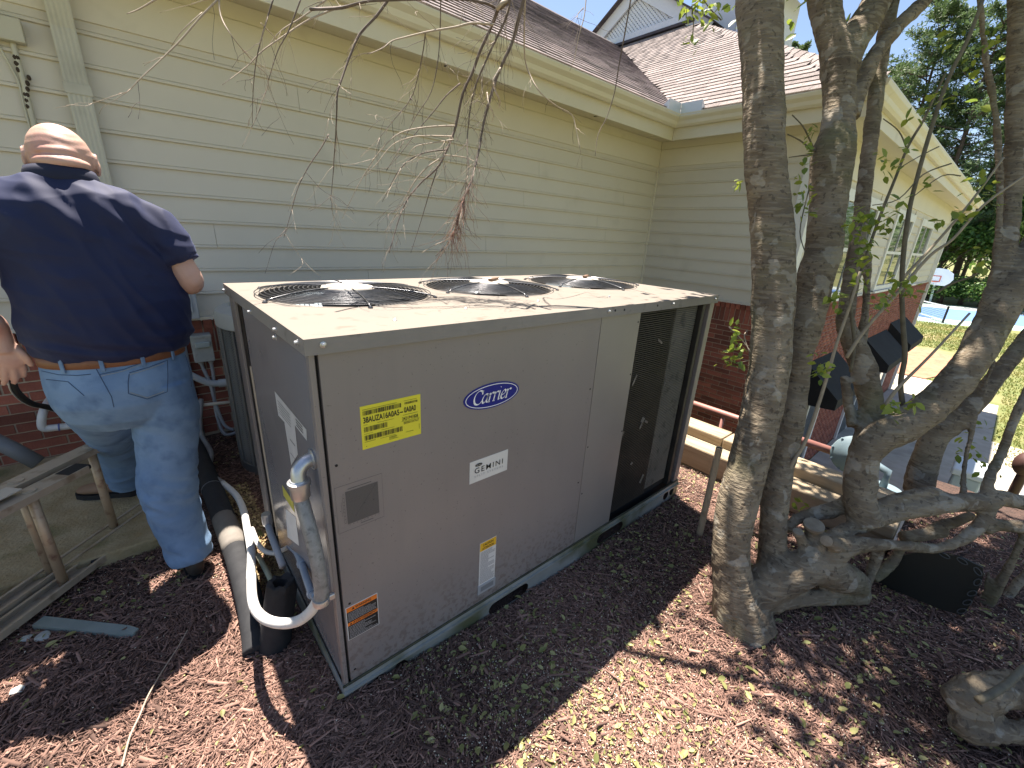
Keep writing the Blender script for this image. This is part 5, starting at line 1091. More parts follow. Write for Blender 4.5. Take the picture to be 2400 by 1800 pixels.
def sub_twig(p, d, L, r, mb, depth=0):
    n = 6; pts = [p.copy()]; q = p.copy(); dd = d.copy()
    for i in range(n): dd = (dd + Vector((random.gauss(0, .16), random.gauss(0, .16), random.gauss(-.05, .14)))).normalized(); q = q+dd*L/n; pts.append(q.copy())
    mb.tube(pts, [max(.0006, r*(1-.75*i/n)) for i in range(n+1)], 5)
    if depth < 1 and random.random() < .5: sub_twig(pts[3], (dd+Vector((random.gauss(0, .5), random.gauss(0, .4), random.gauss(-.2, .4)))).normalized(), L*.55, r*.7, mb, depth+1)
for mi, cnt in ((0, 60), (1, 40), (2, 80), (3, 8), (7, 22), (10, 26), (11, 12), (6, 8), (17, 5), (12, 8), (13, 6), (14, 8), (16, 6), (8, 6), (9, 6), (22, 8), (23, 6), (25, 6), (26, 8)):
    pts, rr = mains[mi]; n = len(pts)
    for k in range(cnt):
        i = int(n*(random.betavariate(1.6, 1.7) if mi < 3 else random.random())); i = min(max(i, 1), n-2); t_ = (pts[i+1]-pts[i-1]).normalized()
        d = (t_*.75 + Vector((random.gauss(0, .55), random.gauss(0, .3), random.gauss(-.25, .45)))).normalized()
        sub_twig(pts[i], d, random.uniform(.05, .21), random.uniform(.0007, .0013), pale if random.random() < .6 else dark)
M_BRUSH = mat('brush_twig', (.22, .12, .09), (.30, .17, .12), scale=20, rough=.85); br = MB()
pts, rr = mains[2]; n = len(pts)
for k in range(90):
    i = int(n*random.uniform(.62, .88)); d = Vector((random.gauss(-.05, .28), random.gauss(0, .2), -.95+random.random()*.5)).normalized(); sub_twig(pts[i], d, random.uniform(.07, .20), .0009, br, 1)
dark.build('hanging_branch', M_TWIG, tree, smooth=True); pale.build('hanging_branch', M_TWIGL, tree, smooth=True); br.build('hanging_twigs', M_BRUSH, tree, smooth=True, kind='stuff')
# the limb overhead that carries it, out to the crown
s0 = px(*Z5(1100, -40), 'y', .55); s1 = px(*Z5(1195, -60), 'y', .5)
t = MB(); pts, rr = cat_curve([(*px(*Z5(1015, 60), 'y', .6), .006), (*s0, .012), (*(s0+Vector((.25, .0, .35))), .016), (1.9, .1, 3.6, .022), (2.2, -.2, 4.0, .03), (*pd(1740, -620, 2.25), .036)], 6); t.tube(pts, rr, 8, wob=.1)
pts, rr = cat_curve([(*s1, .008), (*(s1+Vector((.12, .03, .2))), .010), (*(s0+Vector((.25, .0, .35))), .012)], 4); t.tube(pts, rr, 7)
t.build('overhead_limb', M_BARK2, tree, smooth=True)
# ------------------------------------------------------------------ fallen logs at bottom right
LG = lambda x, y: (2100+x*.2412, 1400+y*.2412)
lg = thing('fallen_log', 'mossy grey forked log lying in the mulch at the bottom right corner', 'log', tuple(px(*LG(800, 1100), 'z', -.05)))
b = MB()
for tr in ([(470, 1010, 60, .07), (560, 1010, 150, .08), (700, 980, 215, .085), (880, 930, 225, .095), (1080, 900, 205, .10), (1300, 900, 190, .11), (1600, 900, 180, .12)], [(560, 1150, 130, .05), (680, 1260, 130, .03), (820, 1330, 120, .02), (1000, 1310, 120, .02), (1300, 1290, 125, .02), (1600, 1290, 125, .02)], [(600, 1120, 180, .05), (800, 1150, 150, .05), (1000, 1130, 60, .04)]):
    c = []
    for x, y, h, z in tr: u, v = LG(x, y); d = dz(u, v, z); c.append((*pd(u, v, d), h*.2412*d/FPX*.8))
    p, r = cat_curve(c, 4); b.tube(p, r, 14, wob=.12)
me = fuse(b, .008, 4); me.transform(Matrix.Translation(-W[lg])); me.materials.append(M_BARK2); LOG = me; link('trunk', me, lg)
c = []
for x, y, h in ((1330, 620, 40), (1230, 700, 40), (1080, 840, 38), (920, 945, 36), (800, 1000, 30)):
    u, v = LG(x, y); c.append((*pd(u, v, dz(u, v, .2)), .012))
p, r = cat_curve(c, 4); MB().tube(p, r, 9, wob=.1).build('side_branch', M_STEM, lg, smooth=True)
# ================================================================== the man
def loft(mb, rings, n=28, cap=True):
    """rings: (centre, half width vector, half depth vector)"""
    vs_ = []
    for c, a, b in rings:
        c, a, b = Vector(c), Vector(a), Vector(b)
        for j in range(n): th = 2*math.pi*j/n; vs_.append(c + a*math.cos(th) + b*math.sin(th))
    k = len(rings); fs = [(i*n+j, i*n+(j+1) % n, (i+1)*n+(j+1) % n, (i+1)*n+j) for i in range(k-1) for j in range(n)]
    if cap: fs += [tuple(range(n))[::-1], tuple(range((k-1)*n, k*n))]
    mb.add(vs_, fs)
def ptube(mb, pts, n=16, sub=5):
    p, r = cat_curve(pts, sub); mb.tube(p, r, n)
def leg_rings(rows):
    """rows: x, y, z, half width, half depth -> rings square to the leg"""
    out = []; P = [Vector(r[:3]) for r in rows]
    pts, _ = cat_curve([(*p, .01) for p in P], 4); hw, _ = cat_curve([(r[3], r[4], 0, .01) for r in rows], 4)
    for i, p in enumerate(pts):
        t = (pts[min(i+1, len(pts)-1)]-pts[max(i-1, 0)]).normalized(); b = Vector((1, 0, 0)); b = (b-t*b.dot(t)).normalized(); d = t.cross(b)
        out.append((p, b*hw[i].x, d*hw[i].y))
    return out
def displace(me, fn):
    me.update(); n = len(me.vertices); co = np.empty(n*3, np.float32); me.vertices.foreach_get('co', co); co = co.reshape(-1, 3)
    nr = np.empty(n*3, np.float32); me.vertices.foreach_get('normal', nr); nr = nr.reshape(-1, 3)
    d = np.array([fn(p) for p in co.tolist()], np.float32); co += nr*d[:, None]; me.vertices.foreach_set('co', co.ravel()); me.update()
displace(LOG, lambda p: .010*noise.noise(Vector(p)*14)+.006*noise.noise(Vector((p[0]*30, p[1]*60, p[2]*30))))
man = thing('person', 'bald man in navy polo shirt and blue jeans seen from behind, stepping over ladder', 'person', (-.40, 1.15, -.04))
M_SKIN = mat('skin', (.50, .305, .235), (.56, .35, .275), scale=14, rough=.5, bump=.05, bscale=220, c3=(.48, .24, .19), s3=9, t3=(.55, .75)); M_SKIN.node_tree.nodes['Principled BSDF'].inputs['Subsurface Weight'].default_value = .08
M_SKIN.node_tree.nodes['Principled BSDF'].inputs['Subsurface Radius'].default_value = (.01, .004, .002)
b = MB(); Rt = Matrix.Rotation(R(-30), 3, 'X')
hcn = Vector((-.405, 1.178, 1.722))
b.ball(hcn, (.083, .099, .096), 32, 22, Matrix.Rotation(R(-18), 3, 'X')); b.ball((-.405, 1.225, 1.675), (.066, .075, .082), 24, 16, Rt); b.ball((-.405, 1.268, 1.635), (.045, .04, .05), 20, 12)
ptube(b, [(-.415, 1.135, 1.56, .078), (-.412, 1.138, 1.62, .073), (-.408, 1.15, 1.68, .072), (-.405, 1.165, 1.72, .07)], 24)
for z, y, r, w_ in ((1.722, 1.085, .016, .060), (1.690, 1.074, .020, .066)):
    pts = [Vector((-.406+w_*math.sin(a_), y+.075-.075*math.cos(a_)*1.0, z+.006*math.cos(a_))) for a_ in [R(-75+10*i) for i in range(16)]]
    b.tube(pts, [r*(.45+.55*math.cos(R(-75+10*i))) for i in range(16)], 12)
for sx in (-1, 1):
    b.ball((-.405+sx*.085, 1.19, 1.702), (.010, .022, .033), 14, 10, Matrix.Rotation(sx*R(18), 3, 'Z') @ Rt); b.ball((-.405+sx*.086, 1.182, 1.676), (.008, .010, .012), 10, 8)
    b.tube([(-.405+sx*.090, 1.178+.020*math.cos(a_), 1.704+.030*math.sin(a_)) for a_ in [R(30*i) for i in range(0, 9)]], .0048, 8)
b.ball((-.405, 1.318, 1.668), (.012, .02, .026), 12, 8, Rt); b.ball((-.405, 1.31, 1.645), (.018, .012, .010), 12, 8); b.ball((-.405, 1.305, 1.618), (.025, .010, .008), 12, 8)
loft(b, [((-.41, 1.13, .90), (.17, 0, 0), (0, .11, 0)), ((-.40, 1.135, 1.15), (.19, 0, 0), (0, .13, 0)), ((-.41, 1.135, 1.45), (.19, 0, 0), (0, .11, 0)), ((-.415, 1.13, 1.55), (.15, 0, 0), (0, .09, 0)), ((-.415, 1.13, 1.60), (.08, 0, 0), (0, .075, 0))])
ptube(b, [(-.24, 1.14, 1.545, .062), (-.19, 1.13, 1.47, .056), (-.145, 1.118, 1.375, .051), (-.120, 1.108, 1.310, .049), (-.118, 1.14, 1.285, .047), (-.125, 1.21, 1.295, .045), (-.145, 1.30, 1.315, .038), (-.165, 1.365, 1.335, .030), (-.175, 1.40, 1.345, .028)])
b.ball((-.112, 1.088, 1.300), (.030, .028, .032), 14, 10)
b.ball((-.185, 1.445, 1.355), (.040, .045, .018), 16, 10)
for k, (dx, dy) in enumerate(((-.03, .09), (-.012, .10), (.008, .095), (.026, .08))): ptube(b, [(-.185+dx*.8, 1.455, 1.358, .011), (-.185+dx, 1.455+dy*.6, 1.352, .0095), (-.185+dx, 1.455+dy*.8, 1.325, .008)], 10)
ptube(b, [(-.155, 1.42, 1.35, .012), (-.13, 1.45, 1.345, .0105), (-.125, 1.48, 1.335, .009)], 10)
HY = 1.14
hp = lambda u, v, y=HY: px(u, v, 'y', y)
wr_, pm = hp(-2, 782), hp(22, 833)
ptube(b, [(-.59, 1.14, 1.545, .062), (-.66, 1.125, 1.46, .055), (-.735, 1.105, 1.36, .05), (-.765, 1.10, 1.28, .048), (-.755, 1.105, 1.21, .045), (wr_.x-.012, 1.12, wr_.z+.05, .037), (wr_.x, HY, wr_.z, .030), (pm.x-.006, HY, pm.z+.012, .030)])
ax_ = (pm-wr_).normalized(); Mh = Matrix((ax_.cross(Vector((0, 1, 0))).normalized(), Vector((0, 1, 0)), ax_)).transposed()
b.ball(pm, (.044, .019, .050), 18, 12, Mh)
for (u0, v0, u1, v1, u2, v2, r) in ((48, 846, 56, 868, 55, 884, .0098), (30, 858, 36, 884, 33, 899, .0102), (12, 860, 12, 887, 8, 902, .010), (-6, 856, -10, 880, -14, 893, .0092)):
    ptube(b, [(*hp(u0-6, v0-14), r*1.05), (*hp(u0, v0), r), (*hp(u1, v1, HY+.012), r*.94), (*hp(u2, v2, HY+.028), r*.78)], 12)
ptube(b, [(*hp(30, 815), .014), (*hp(52, 828, HY-.012), .0125), (*hp(66, 843, HY-.014), .011), (*hp(75, 858, HY-.008), .0088)], 12)
for (lx, ly, lz), (kx, ky, kz), (ax2, ay2, az2) in (((-.29, 1.11, .9), (-.33, 1.09, .42), (-.318, 1.04, .03)), ((-.50, 1.13, .9), (-.51, 1.60, .53), (-.524, 1.86, .07))): ptube(b, [(lx, ly, lz, .075), (kx, ky, kz, .05), (ax2, ay2, az2, .036)])
me = fuse(b, .0046, 3, .45); me.transform(Matrix.Translation(-W[man]))
def skinfn(p):
    z = p[2]+W[man].z; y = p[1]+W[man].y
    if z > 1.68 and y < 1.2: return .0005*math.sin(z*260+3*noise.noise(Vector((p[0]*16, 0, 0))))*max(0, min(1, (1.2-y)*14))*(1 if z < 1.79 else .25)
    return .0
displace(me, skinfn)
me.materials.append(M_SKIN); link('body', me, man)
for sx in (-1, 1): MB().ball((-.405+sx*.030, 1.296, 1.682), .011, 12, 8).build('eye', mat('eye_white', (.7, .7, .68), rough=.2), man, smooth=True)
# polo shirt
def fold(p, sc, M, amp): q = Vector((p[0]*M[0], p[1]*M[1], p[2]*M[2]))*sc; v = noise.noise(q + Vector((noise.noise(q*.5), noise.noise(q*.5+Vector((7, 0, 0))), 0))*.8); return amp*(1-abs(v)*2.2)
M_NAVY = mat('navy_knit', (.0025, .0075, .042), (.0035, .010, .052), scale=5, rough=.75, bump=.02, bscale=500); M_NAVY.node_tree.nodes['Principled BSDF'].inputs['Sheen Weight'].default_value = .12
M_NAVY.node_tree.nodes['Principled BSDF'].inputs['Sheen Tint'].default_value = (.5, .6, 1, 1); M_NAVY.node_tree.nodes['Principled BSDF'].inputs['Sheen Roughness'].default_value = .4
s = MB()
loft(s, [((cx, cy, z), (hw, 0, 0), (0, hd, 0)) for z, cx, cy, hw, hd in ((1.040, -.393, 1.13, .216, .160), (1.05, -.392, 1.13, .222, .166), (1.10, -.388, 1.132, .238, .176), (1.17, -.384, 1.135, .246, .182), (1.26, -.384, 1.138, .237, .176), (1.36, -.392, 1.138, .226, .165), (1.45, -.402, 1.135, .226, .155), (1.52, -.41, 1.13, .226, .140), (1.565, -.412, 1.13, .212, .125), (1.60, -.414, 1.132, .178, .108), (1.625, -.416, 1.136, .135, .092), (1.645, -.416, 1.14, .092, .084))], 40)
ptube(s, [(-.285, 1.138, 1.525, .078), (-.235, 1.136, 1.508, .083), (-.182, 1.13, 1.465, .080), (-.160, 1.122, 1.415, .075), (-.146, 1.117, 1.378, .072)], 24)
ptube(s, [(-.545, 1.138, 1.525, .078), (-.595, 1.136, 1.508, .083), (-.655, 1.13, 1.465, .080), (-.69, 1.122, 1.41, .075), (-.715, 1.115, 1.37, .072)], 24)
ms = fuse(s, .0055, 18, .5)
def shirtfn(p):
    x, y, z = p; f = fold(p, 5.0, (1.0, 1.0, .45), .008) + fold((x+z*.5, y, z-x*.5), 9, (1.6, .8, .5), .0060) + fold((x, y, z+.2*x), 8, (.5, .5, 1.8), .0045)
    d = (x+.24)*.8 + (z-1.52)*.6; 
    if x > -.34 and z > 1.33: f += .0085*math.sin(d*95+2*noise.noise(Vector((x*9, y*9, z*9))))*math.exp(-((x+.235)**2+(z-1.46)**2)/.010)
    if z < 1.16: f += .004*math.sin((z+.25*x)*120+3*noise.noise(Vector((x*7, y*7, z*5))))*math.exp(-((z-1.08)/.05)**2)
    d2 = (x+.41)*.75+(z-1.62)*.55
    if z > 1.45: f += .0075*math.sin(d2*70+noise.noise(Vector((x*8, y*8, z*8))))*math.exp(-((x+.40)**2/.012+(z-1.55)**2/.008))
    return f
displace(ms, shirtfn); ms.transform(Matrix.Translation(-W[man])); ms.materials.append(M_NAVY); shirt = link('polo_shirt', ms, man)
# collar
cv = []; n = 40
for (r1, r2, z, yo) in ((.094, .090, 1.628, 0), (.098, .096, 1.645, -.002), (.094, .093, 1.672, .004), (.089, .088, 1.686, .010), (.084, .083, 1.684, .010), (.084, .082, 1.64, .004)):
    for j in range(n): a_ = 2*math.pi*j/n; back = .5-.5*math.sin(a_); cv.append((-.414+r1*math.cos(a_), 1.140+yo+r2*math.sin(a_), z-.030*(1-back)))
c_ = MB(); c_.add(cv, [(i*n+j, i*n+(j+1) % n, (i+1)*n+(j+1) % n, (i+1)*n+j) for i in range(5) for j in range(n)] + [(5*n+j, 5*n+(j+1) % n, (j+1) % n, j) for j in range(n)])
co_ = c_.build('collar', mat('navy_collar', (.006, .009, .028), (.009, .013, .036), scale=5, rough=.8, bump=.03, bscale=400), shirt, smooth=True)
for (c1, c2, r) in (((-.146, 1.117, 1.380), (-.140, 1.114, 1.366), .0745), ((-.715, 1.115, 1.372), (-.722, 1.113, 1.360), .0745)):
    a, b2 = Vector(c1), Vector(c2); MB().lathe([(r-.003, 0), (r, .002), (r, .016), (r-.003, .018)], a, 28, (b2-a)).build('cuff', MATS['navy_knit'], shirt, smooth=True)
# jeans
M_DENIM = mat('denim', (.115, .205, .34), (.185, .30, .455), scale=5, rough=.85, bump=.06, bscale=300, c3=(.085, .155, .27), s3=14, t3=(.5, .75))
j = MB()
loft(j, [((-.395, 1.122, 1.030), (.208, 0, 0), (0, .150, 0)), ((-.395, 1.12, 1.0), (.213, 0, 0), (0, .155, 0)), ((-.393, 1.112, .93), (.219, 0, 0), (0, .166, 0)), ((-.392, 1.112, .86), (.216, 0, 0), (0, .166, 0)), ((-.392, 1.118, .79), (.196, 0, 0), (0, .142, 0)), ((-.395, 1.125, .74), (.15, 0, 0), (0, .10, 0))], 36)
rl_ = leg_rings([(-.290, 1.112, .90, .112, .15), (-.288, 1.108, .80, .116, .135), (-.295, 1.104, .70, .112, .118), (-.315, 1.098, .55, .104, .104), (-.338, 1.085, .40, .099, .094), (-.334, 1.066, .25, .093, .09), (-.322, 1.044, .13, .085, .088), (-.316, 1.032, .062, .083, .09)])
ll_ = leg_rings([(-.495, 1.14, .90, .108, .14), (-.50, 1.24, .79, .108, .125), (-.505, 1.42, .66, .103, .112), (-.51, 1.60, .53, .096, .10), (-.515, 1.74, .38, .090, .094), (-.52, 1.82, .23, .084, .088), (-.524, 1.86, .13, .08, .085), (-.526, 1.87, .095, .08, .088)])
loft(j, rl_, 28); loft(j, ll_, 28)
mj = fuse(j, .0068, 6, .5)
def jeanfn(p):
    x, y, z = p; f = fold(p, 6, (1, 1, 1.1), .0035)
    if x > -.42:
        f += (fold((x, y, z+.35*x), 7, (.8, .8, 2.4), .0085)+.003*math.sin((z+.5*x)*70+4*noise.noise(Vector((x*9, y*9, z*6)))))*(math.exp(-((z-.40)/.12)**2)+.8*math.exp(-((z-.10)/.07)**2)+.55*math.exp(-((z-.72)/.08)**2))
    else: f += (fold((x, y, z-.3*y), 7, (.8, .8, 2.4), .0085))*(math.exp(-((z-.45)/.14)**2)+.8*math.exp(-((z-.15)/.06)**2))
    return f
displace(mj, jeanfn)
bvh = BVHTree.FromPolygons([v.co.copy() for v in mj.vertices], [tuple(p.vertices) for p in mj.polygons])
def drape(tr, fn, r, mb, off=.001):
    pts = []
    for (x0, y0), (x1, y1) in zip(tr, tr[1:]):
        for k in range(8):
            u, v = fn(x0+(x1-x0)*k/8, y0+(y1-y0)*k/8); d = ray(u, v).normalized(); h = bvh.ray_cast(CAM_LOC, d)
            if h[0]: pts.append(h[0]-d*off)
    if len(pts) > 2: mb.tube(pts, r, 5)
    return pts
Z4 = lambda x, y: (x*.36166, 600+y*.36166)
st = MB()
for tr in ([(838, 757), (960, 722), (1085, 675), (1088, 780), (1085, 880), (955, 928), (832, 892), (830, 820), (838, 757)], [(600, 690), (660, 800), (722, 912), (740, 990)], [(645, 768), (800, 735), (950, 680), (1100, 640)], [(270, 745), (380, 770), (500, 775), (600, 765)], [(300, 800), (440, 815), (560, 918)], [(1200, 640), (1235, 760), (1240, 860)]): drape(tr, Z4, .0013, st)
mj.transform(Matrix.Translation(-W[man])); mj.materials.append(M_DENIM); jeans = link('jeans', mj, man)
st.build('stitching', mat('stitch', (.05, .085, .15), rough=.9), jeans)
st = MB(); drape([(842, 768), (960, 733), (1080, 688)], Z4, .0011, st); drape([(655, 778), (800, 745), (950, 690), (1095, 650)], Z4, .0009, st); drape([(845, 885), (955, 918), (1078, 872)], Z4, .0011, st); st.build('stitching', mat('stitch_tan', (.34, .33, .28), rough=.9), jeans)
bt = MB(); n = 48; ring = []
for r_, z in ((.003, 1.012), (.0065, 1.014), (.0065, 1.046), (.003, 1.048)):
    for k in range(n): a_ = 2*math.pi*k/n; ring.append((-.395+(.211+r_)*math.cos(a_), 1.121+(.153+r_)*math.sin(a_), z))
bt.add(ring, [(i*n+k, i*n+(k+1) % n, (i+1)*n+(k+1) % n, (i+1)*n+k) for i in range(3) for k in range(n)]); bt.build('belt', mat('brown_belt', (.16, .065, .03), (.22, .09, .04), scale=12, rough=.5), man, smooth=True)
lp = MB()
for a_ in (R(-70), R(-100), R(-130), R(-40)):
    c, s_ = math.cos(a_), math.sin(a_); p = Vector((-.395+.221*c, 1.121+.163*s_, 1.03)); tn = Vector((-s_, c, 0)); lp.obox(p, (.013, .006, .055), Matrix((tn, Vector((c, s_, 0)), Vector((0, 0, 1)))).transposed(), .002)
lp.build('belt_loop', M_DENIM, jeans)
# shoes
def shoe(hx, hy, z, ang, mt, so, name):
    M = Matrix.Rotation(ang, 3, 'Z'); c = Vector((hx, hy, z)); t = MB(); rr = []
    for f, hw, h0, h1 in ((-.045, .022, .01, .085), (-.03, .034, .0, .10), (.02, .037, .0, .105), (.07, .040, .0, .085), (.13, .047, .0, .062), (.19, .046, .002, .05), (.225, .034, .006, .04), (.24, .015, .012, .03)):
        rr.append((c+M@Vector((0, f, (h0+h1)/2+.02)), M@Vector((hw, 0, 0)), Vector((0, 0, (h1-h0)/2))))
    loft(t, rr, 18); o = t.build(name, mt, man, smooth=True)
    t = MB(); pr = []
    for f, hw in ((-.052, .024), (-.03, .038), (.05, .040), (.13, .051), (.19, .05), (.235, .034), (.25, .012)): pr.append((f, hw))
    out = [c+M@Vector((hw, f, 0)) for f, hw in pr]+[c+M@Vector((-hw, f, 0)) for f, hw in pr[::-1]]
    t.prism(out, (0, 0, .028)); t.build('sole', so, o)
M_SOLE = mat('black_rubber', (.012, .012, .013), rough=.7)
shoe(-.315, 1.028, -.050, R(4), mat('boot_black', (.025, .022, .02), (.04, .035, .03), scale=10, rough=.6), M_SOLE, 'shoe')
shoe(-.535, 1.885, .020, R(60), mat('boot_tan', (.22, .13, .075), (.28, .17, .10), scale=10, rough=.7), M_SOLE, 'shoe')
# glasses
gm = mat('glasses_metal', (.45, .45, .47), rough=.3, metal=.8); gl = MB()
for sx in (-1, 1): gl.tube([(-.405+sx*.084, 1.30, 1.69), (-.405+sx*.087, 1.22, 1.735), (-.405+sx*.089, 1.185, 1.738), (-.405+sx*.090, 1.168, 1.715)], [.0018, .0018, .003, .003], 8); gl.tube([(-.405+sx*.05+.024*math.cos(a_), 1.315, 1.685+.018*math.sin(a_)) for a_ in [R(30*i) for i in range(13)]], .0015, 6)
gl.tube([(-.43, 1.316, 1.69), (-.405, 1.32, 1.693), (-.38, 1.316, 1.69)], .0015, 6); gl.build('glasses', gm, man)
# ================================================================== extension ladder lying on its edge
M_LAD = mat('ladder_alu', (.42, .345, .255), (.50, .42, .32), scale=6, rough=.45, metal=.3, c3=(.29, .22, .15), s3=14, bump=.01); M_RUNG = mat('ladder_rung', (.44, .33, .22), (.52, .41, .29), scale=9, rough=.5, metal=.4, c3=(.25, .14, .1), s3=22)
U = Vector((.69, .724, 0)).normalized(); Nn = Vector((U.y, -U.x, 0)); o0 = Vector((-.595, 1.375, .0))
lad = thing('extension_ladder', 'aluminium extension ladder lying on its edge beside the man', 'ladder', (-.8, 1.2, 0))
def rail(mb, s0, s1, off, z, up, wd=.078):
    """C channel: web level, lips up or down"""
    t = .004; sg = 1 if up else -1
    prof = [(0, 0), (wd, 0), (wd, sg*.030), (wd-.012, sg*.030), (wd-.012, sg*.024), (wd-t, sg*.024), (wd-t, sg*t), (t, sg*t), (t, sg*.024), (.012, sg*.024), (.012, sg*.030), (0, sg*.030)]
    p0 = o0 + U*s0 - Nn*off + Vector((0, 0, z)); p1 = o0 + U*s1 - Nn*off + Vector((0, 0, z))
    mb.sweep(prof, [p0, p1], [(-Nn, Vector((0, 0, 1)))]*2)
for sec, (off, s0, s1, dzz) in enumerate(((0.0, -2.6, 0.0, .0), (.098, -2.2, .42, .012))):
    for z, up in ((-.018+dzz, True), (.468+dzz, False)):
        t = MB(); rail(t, s0, s1, off, z, up); ro = t.build('rail', M_LAD, lad); fixn(ro.data)
        e = o0+U*(s1-.035)-Nn*(off+.039)+Vector((0, 0, z+(.016 if up else -.010))); Me = Matrix((U, -Nn, Vector((0, 0, 1)))).transposed()
        t = MB(); t.obox(e, (.10, .072, .022), Me, .006); t.build('end_cap', M_SOLE, ro)
    for k in range(9):
        s_ = (-.205 if sec == 0 else -.165+.305)-.305*k
        if s_ > s1-.05 or s_ < s0+.05: continue
        c = o0+U*s_-Nn*(off+.039); t = MB(); prof = []
        for a_ in range(20):
            th = 2*math.pi*a_/20; r = .0185 if a_ % 2 else .0172; prof.append((r*math.cos(th), r*.95*math.sin(th)))
        t.sweep(prof, [c+Vector((0, 0, -.012+dzz)), c+Vector((0, 0, .464+dzz))], [(U, -Nn)]*2); t.build('rung', M_RUNG, lad, smooth=True)
        t = MB(); t.lathe([(.024, 0), (.024, .004), (.018, .005), (.001, .0015)], c+Vector((0, 0, .4685+dzz)), 16); t.build('rung_end', M_LAD, lad)
t = MB(); t.obox(o0-U*.30-Nn*.075+Vector((0, 0, .488)), (.16, .07, .006), Me, .002); t.obox(o0-U*.36-Nn*.06+Vector((0, 0, .476)), (.12, .02, .02), Me, .002); t.build('rung_lock', mat('lock_plate', (.52, .47, .38), (.58, .52, .43), scale=8, rough=.5, metal=.3), lad)
# ================================================================== small things on the ground
def ground_pt(x, y, dzz=0): return Vector((x, y, gz(x, y)+dzz))
bd_ = thing('green_board', 'short grey green painted board lying in the mulch under the ladder', 'board', (-.69, .93, -.03))
a, c = ground_pt(-.83, 1.085, .03), ground_pt(-.535, .785, .022); d = (c-a).normalized(); sd_ = Vector((d.y, -d.x, 0)).normalized()
t = MB(); t.prism([a-sd_*.02, a+sd_*.024, c-d*.05+sd_*.022, c+sd_*.010, c-sd_*.012, c-d*.05-sd_*.02], (0, 0, -.03)); t.build('plank', mat('green_grey_wood', (.20, .24, .215), (.26, .30, .27), scale=8, rough=.85, bump=.06), bd_)
for k, (u, v, s_, lb) in enumerate(((100, 1488, .05, 'pale grey rubble chunk in the shade below the green board'), (58, 1492, .035, 'smaller pale rubble chunk left of the other below the green board'), (42, 1618, .038, 'small pale stone flake lying in sunlit mulch at lower left'))):
    p = px(u, v, 'z', -.03); bm = bmesh.new(); bmesh.ops.create_icosphere(bm, subdivisions=2, radius=1)
    for vv_ in bm.verts: n_ = noise.noise(vv_.co*1.7+Vector((k*5, 0, 0))); vv_.co *= 1+.35*n_; vv_.co.z *= .35; vv_.co = vv_.co*s_*.5
    me = bpy.data.meshes.new('rubble_chunk'); bm.to_mesh(me); bm.free(); me.materials.append(mat('rubble', (.36, .38, .35), (.46, .47, .43), scale=30, rough=.9, bump=.1)); ob = link('rubble_chunk', me, None, Vector((p.x, p.y, gz(p.x, p.y)+.012))); tag(ob, lb, 'rubble', 'rubble pieces in the mulch')
T0 = lambda x, y: (x*.36166, 1200+y*.36166)
c = [(*px(*T0(x, y), 'z', z), .0028) for x, y, z in ((1215, 765, .0), (1150, 880, -.008), (1040, 1050, -.01), (960, 1190, -.005), (900, 1330, -.01), (840, 1460, -.012), (790, 1650, -.02))]
p, r = cat_curve(c, 5); MB().tube(p, [q*(.6+.6*i/len(r)) for i, q in enumerate(r)], 6, wob=.15).build('fallen_twig', M_TWIGL, None, label='long thin twig lying across the sunlit mulch at lower left', cat='twig', org=p[0])
sk = thing('pvc_stake', 'short tan plastic pipe stake standing by the retaining wall', 'stake', (1.9, -.35, -.06))
a, c = px(1637, 1262, 'z', -.08), px(1686, 1049, 'y', -.30); t = MB(); ax = (c-a).normalized(); t.lathe([(.0175, -.04), (.0175, (c-a).length), (.0145, (c-a).length), (.0145, (c-a).length-.08), (.0005, (c-a).length-.08)], a, 20, ax); autosmooth(t.build('pipe', mat('tan_pvc', (.40, .32, .21), (.47, .38, .26), scale=9, rough=.6, c3=(.3, .23, .15), s3=20), sk), 50)
# black slotted panel under the tree
bp_ = thing('slotted_black_panel', 'dark plastic panel with oval slots round its rim leaning behind the tree roots', 'panel', (2.4, -1.2, -.06))
xq = 2.36; q = lambda x, y, xx=xq: px(*C5(x, y), 'x', xx)
outl = [q(1130, 660), q(1180, 580), q(1330, 470), q(1470, 440), q(1600, 445), q(1760, 480), q(1915, 555), q(1920, 620), q(1870, 740), q(1815, 840), q(1760, 900), q(1600, 850), q(1380, 760)]
t = MB(); t.prism(outl, (.012, 0, 0)); t.build('sheet', mat('black_plastic', (.010, .011, .009), (.016, .017, .013), scale=3, rough=.5), bp_)
for (x, y, an) in ((1640, 462, .2), (1768, 503, .35), (1880, 578, .8), (1878, 655, 1.7), (1838, 735, 2.0), (1805, 800, 2.0), (1765, 862, 2.1)):
    p = q(x, y)-Vector((.006, 0, 0)); rp = []
    for k in range(17): a_ = 2*math.pi*k/16; yy, zz = .019*math.cos(a_), .0095*math.sin(a_); rp.append(p+Vector((0, yy*math.cos(an)-zz*math.sin(an), yy*math.sin(an)+zz*math.cos(an))))
    t = MB(); t.tube(rp, .0022, 6, cap=False); t.build('slot_rim', mat('rim_grey', (.06, .065, .065), rough=.5), bp_)
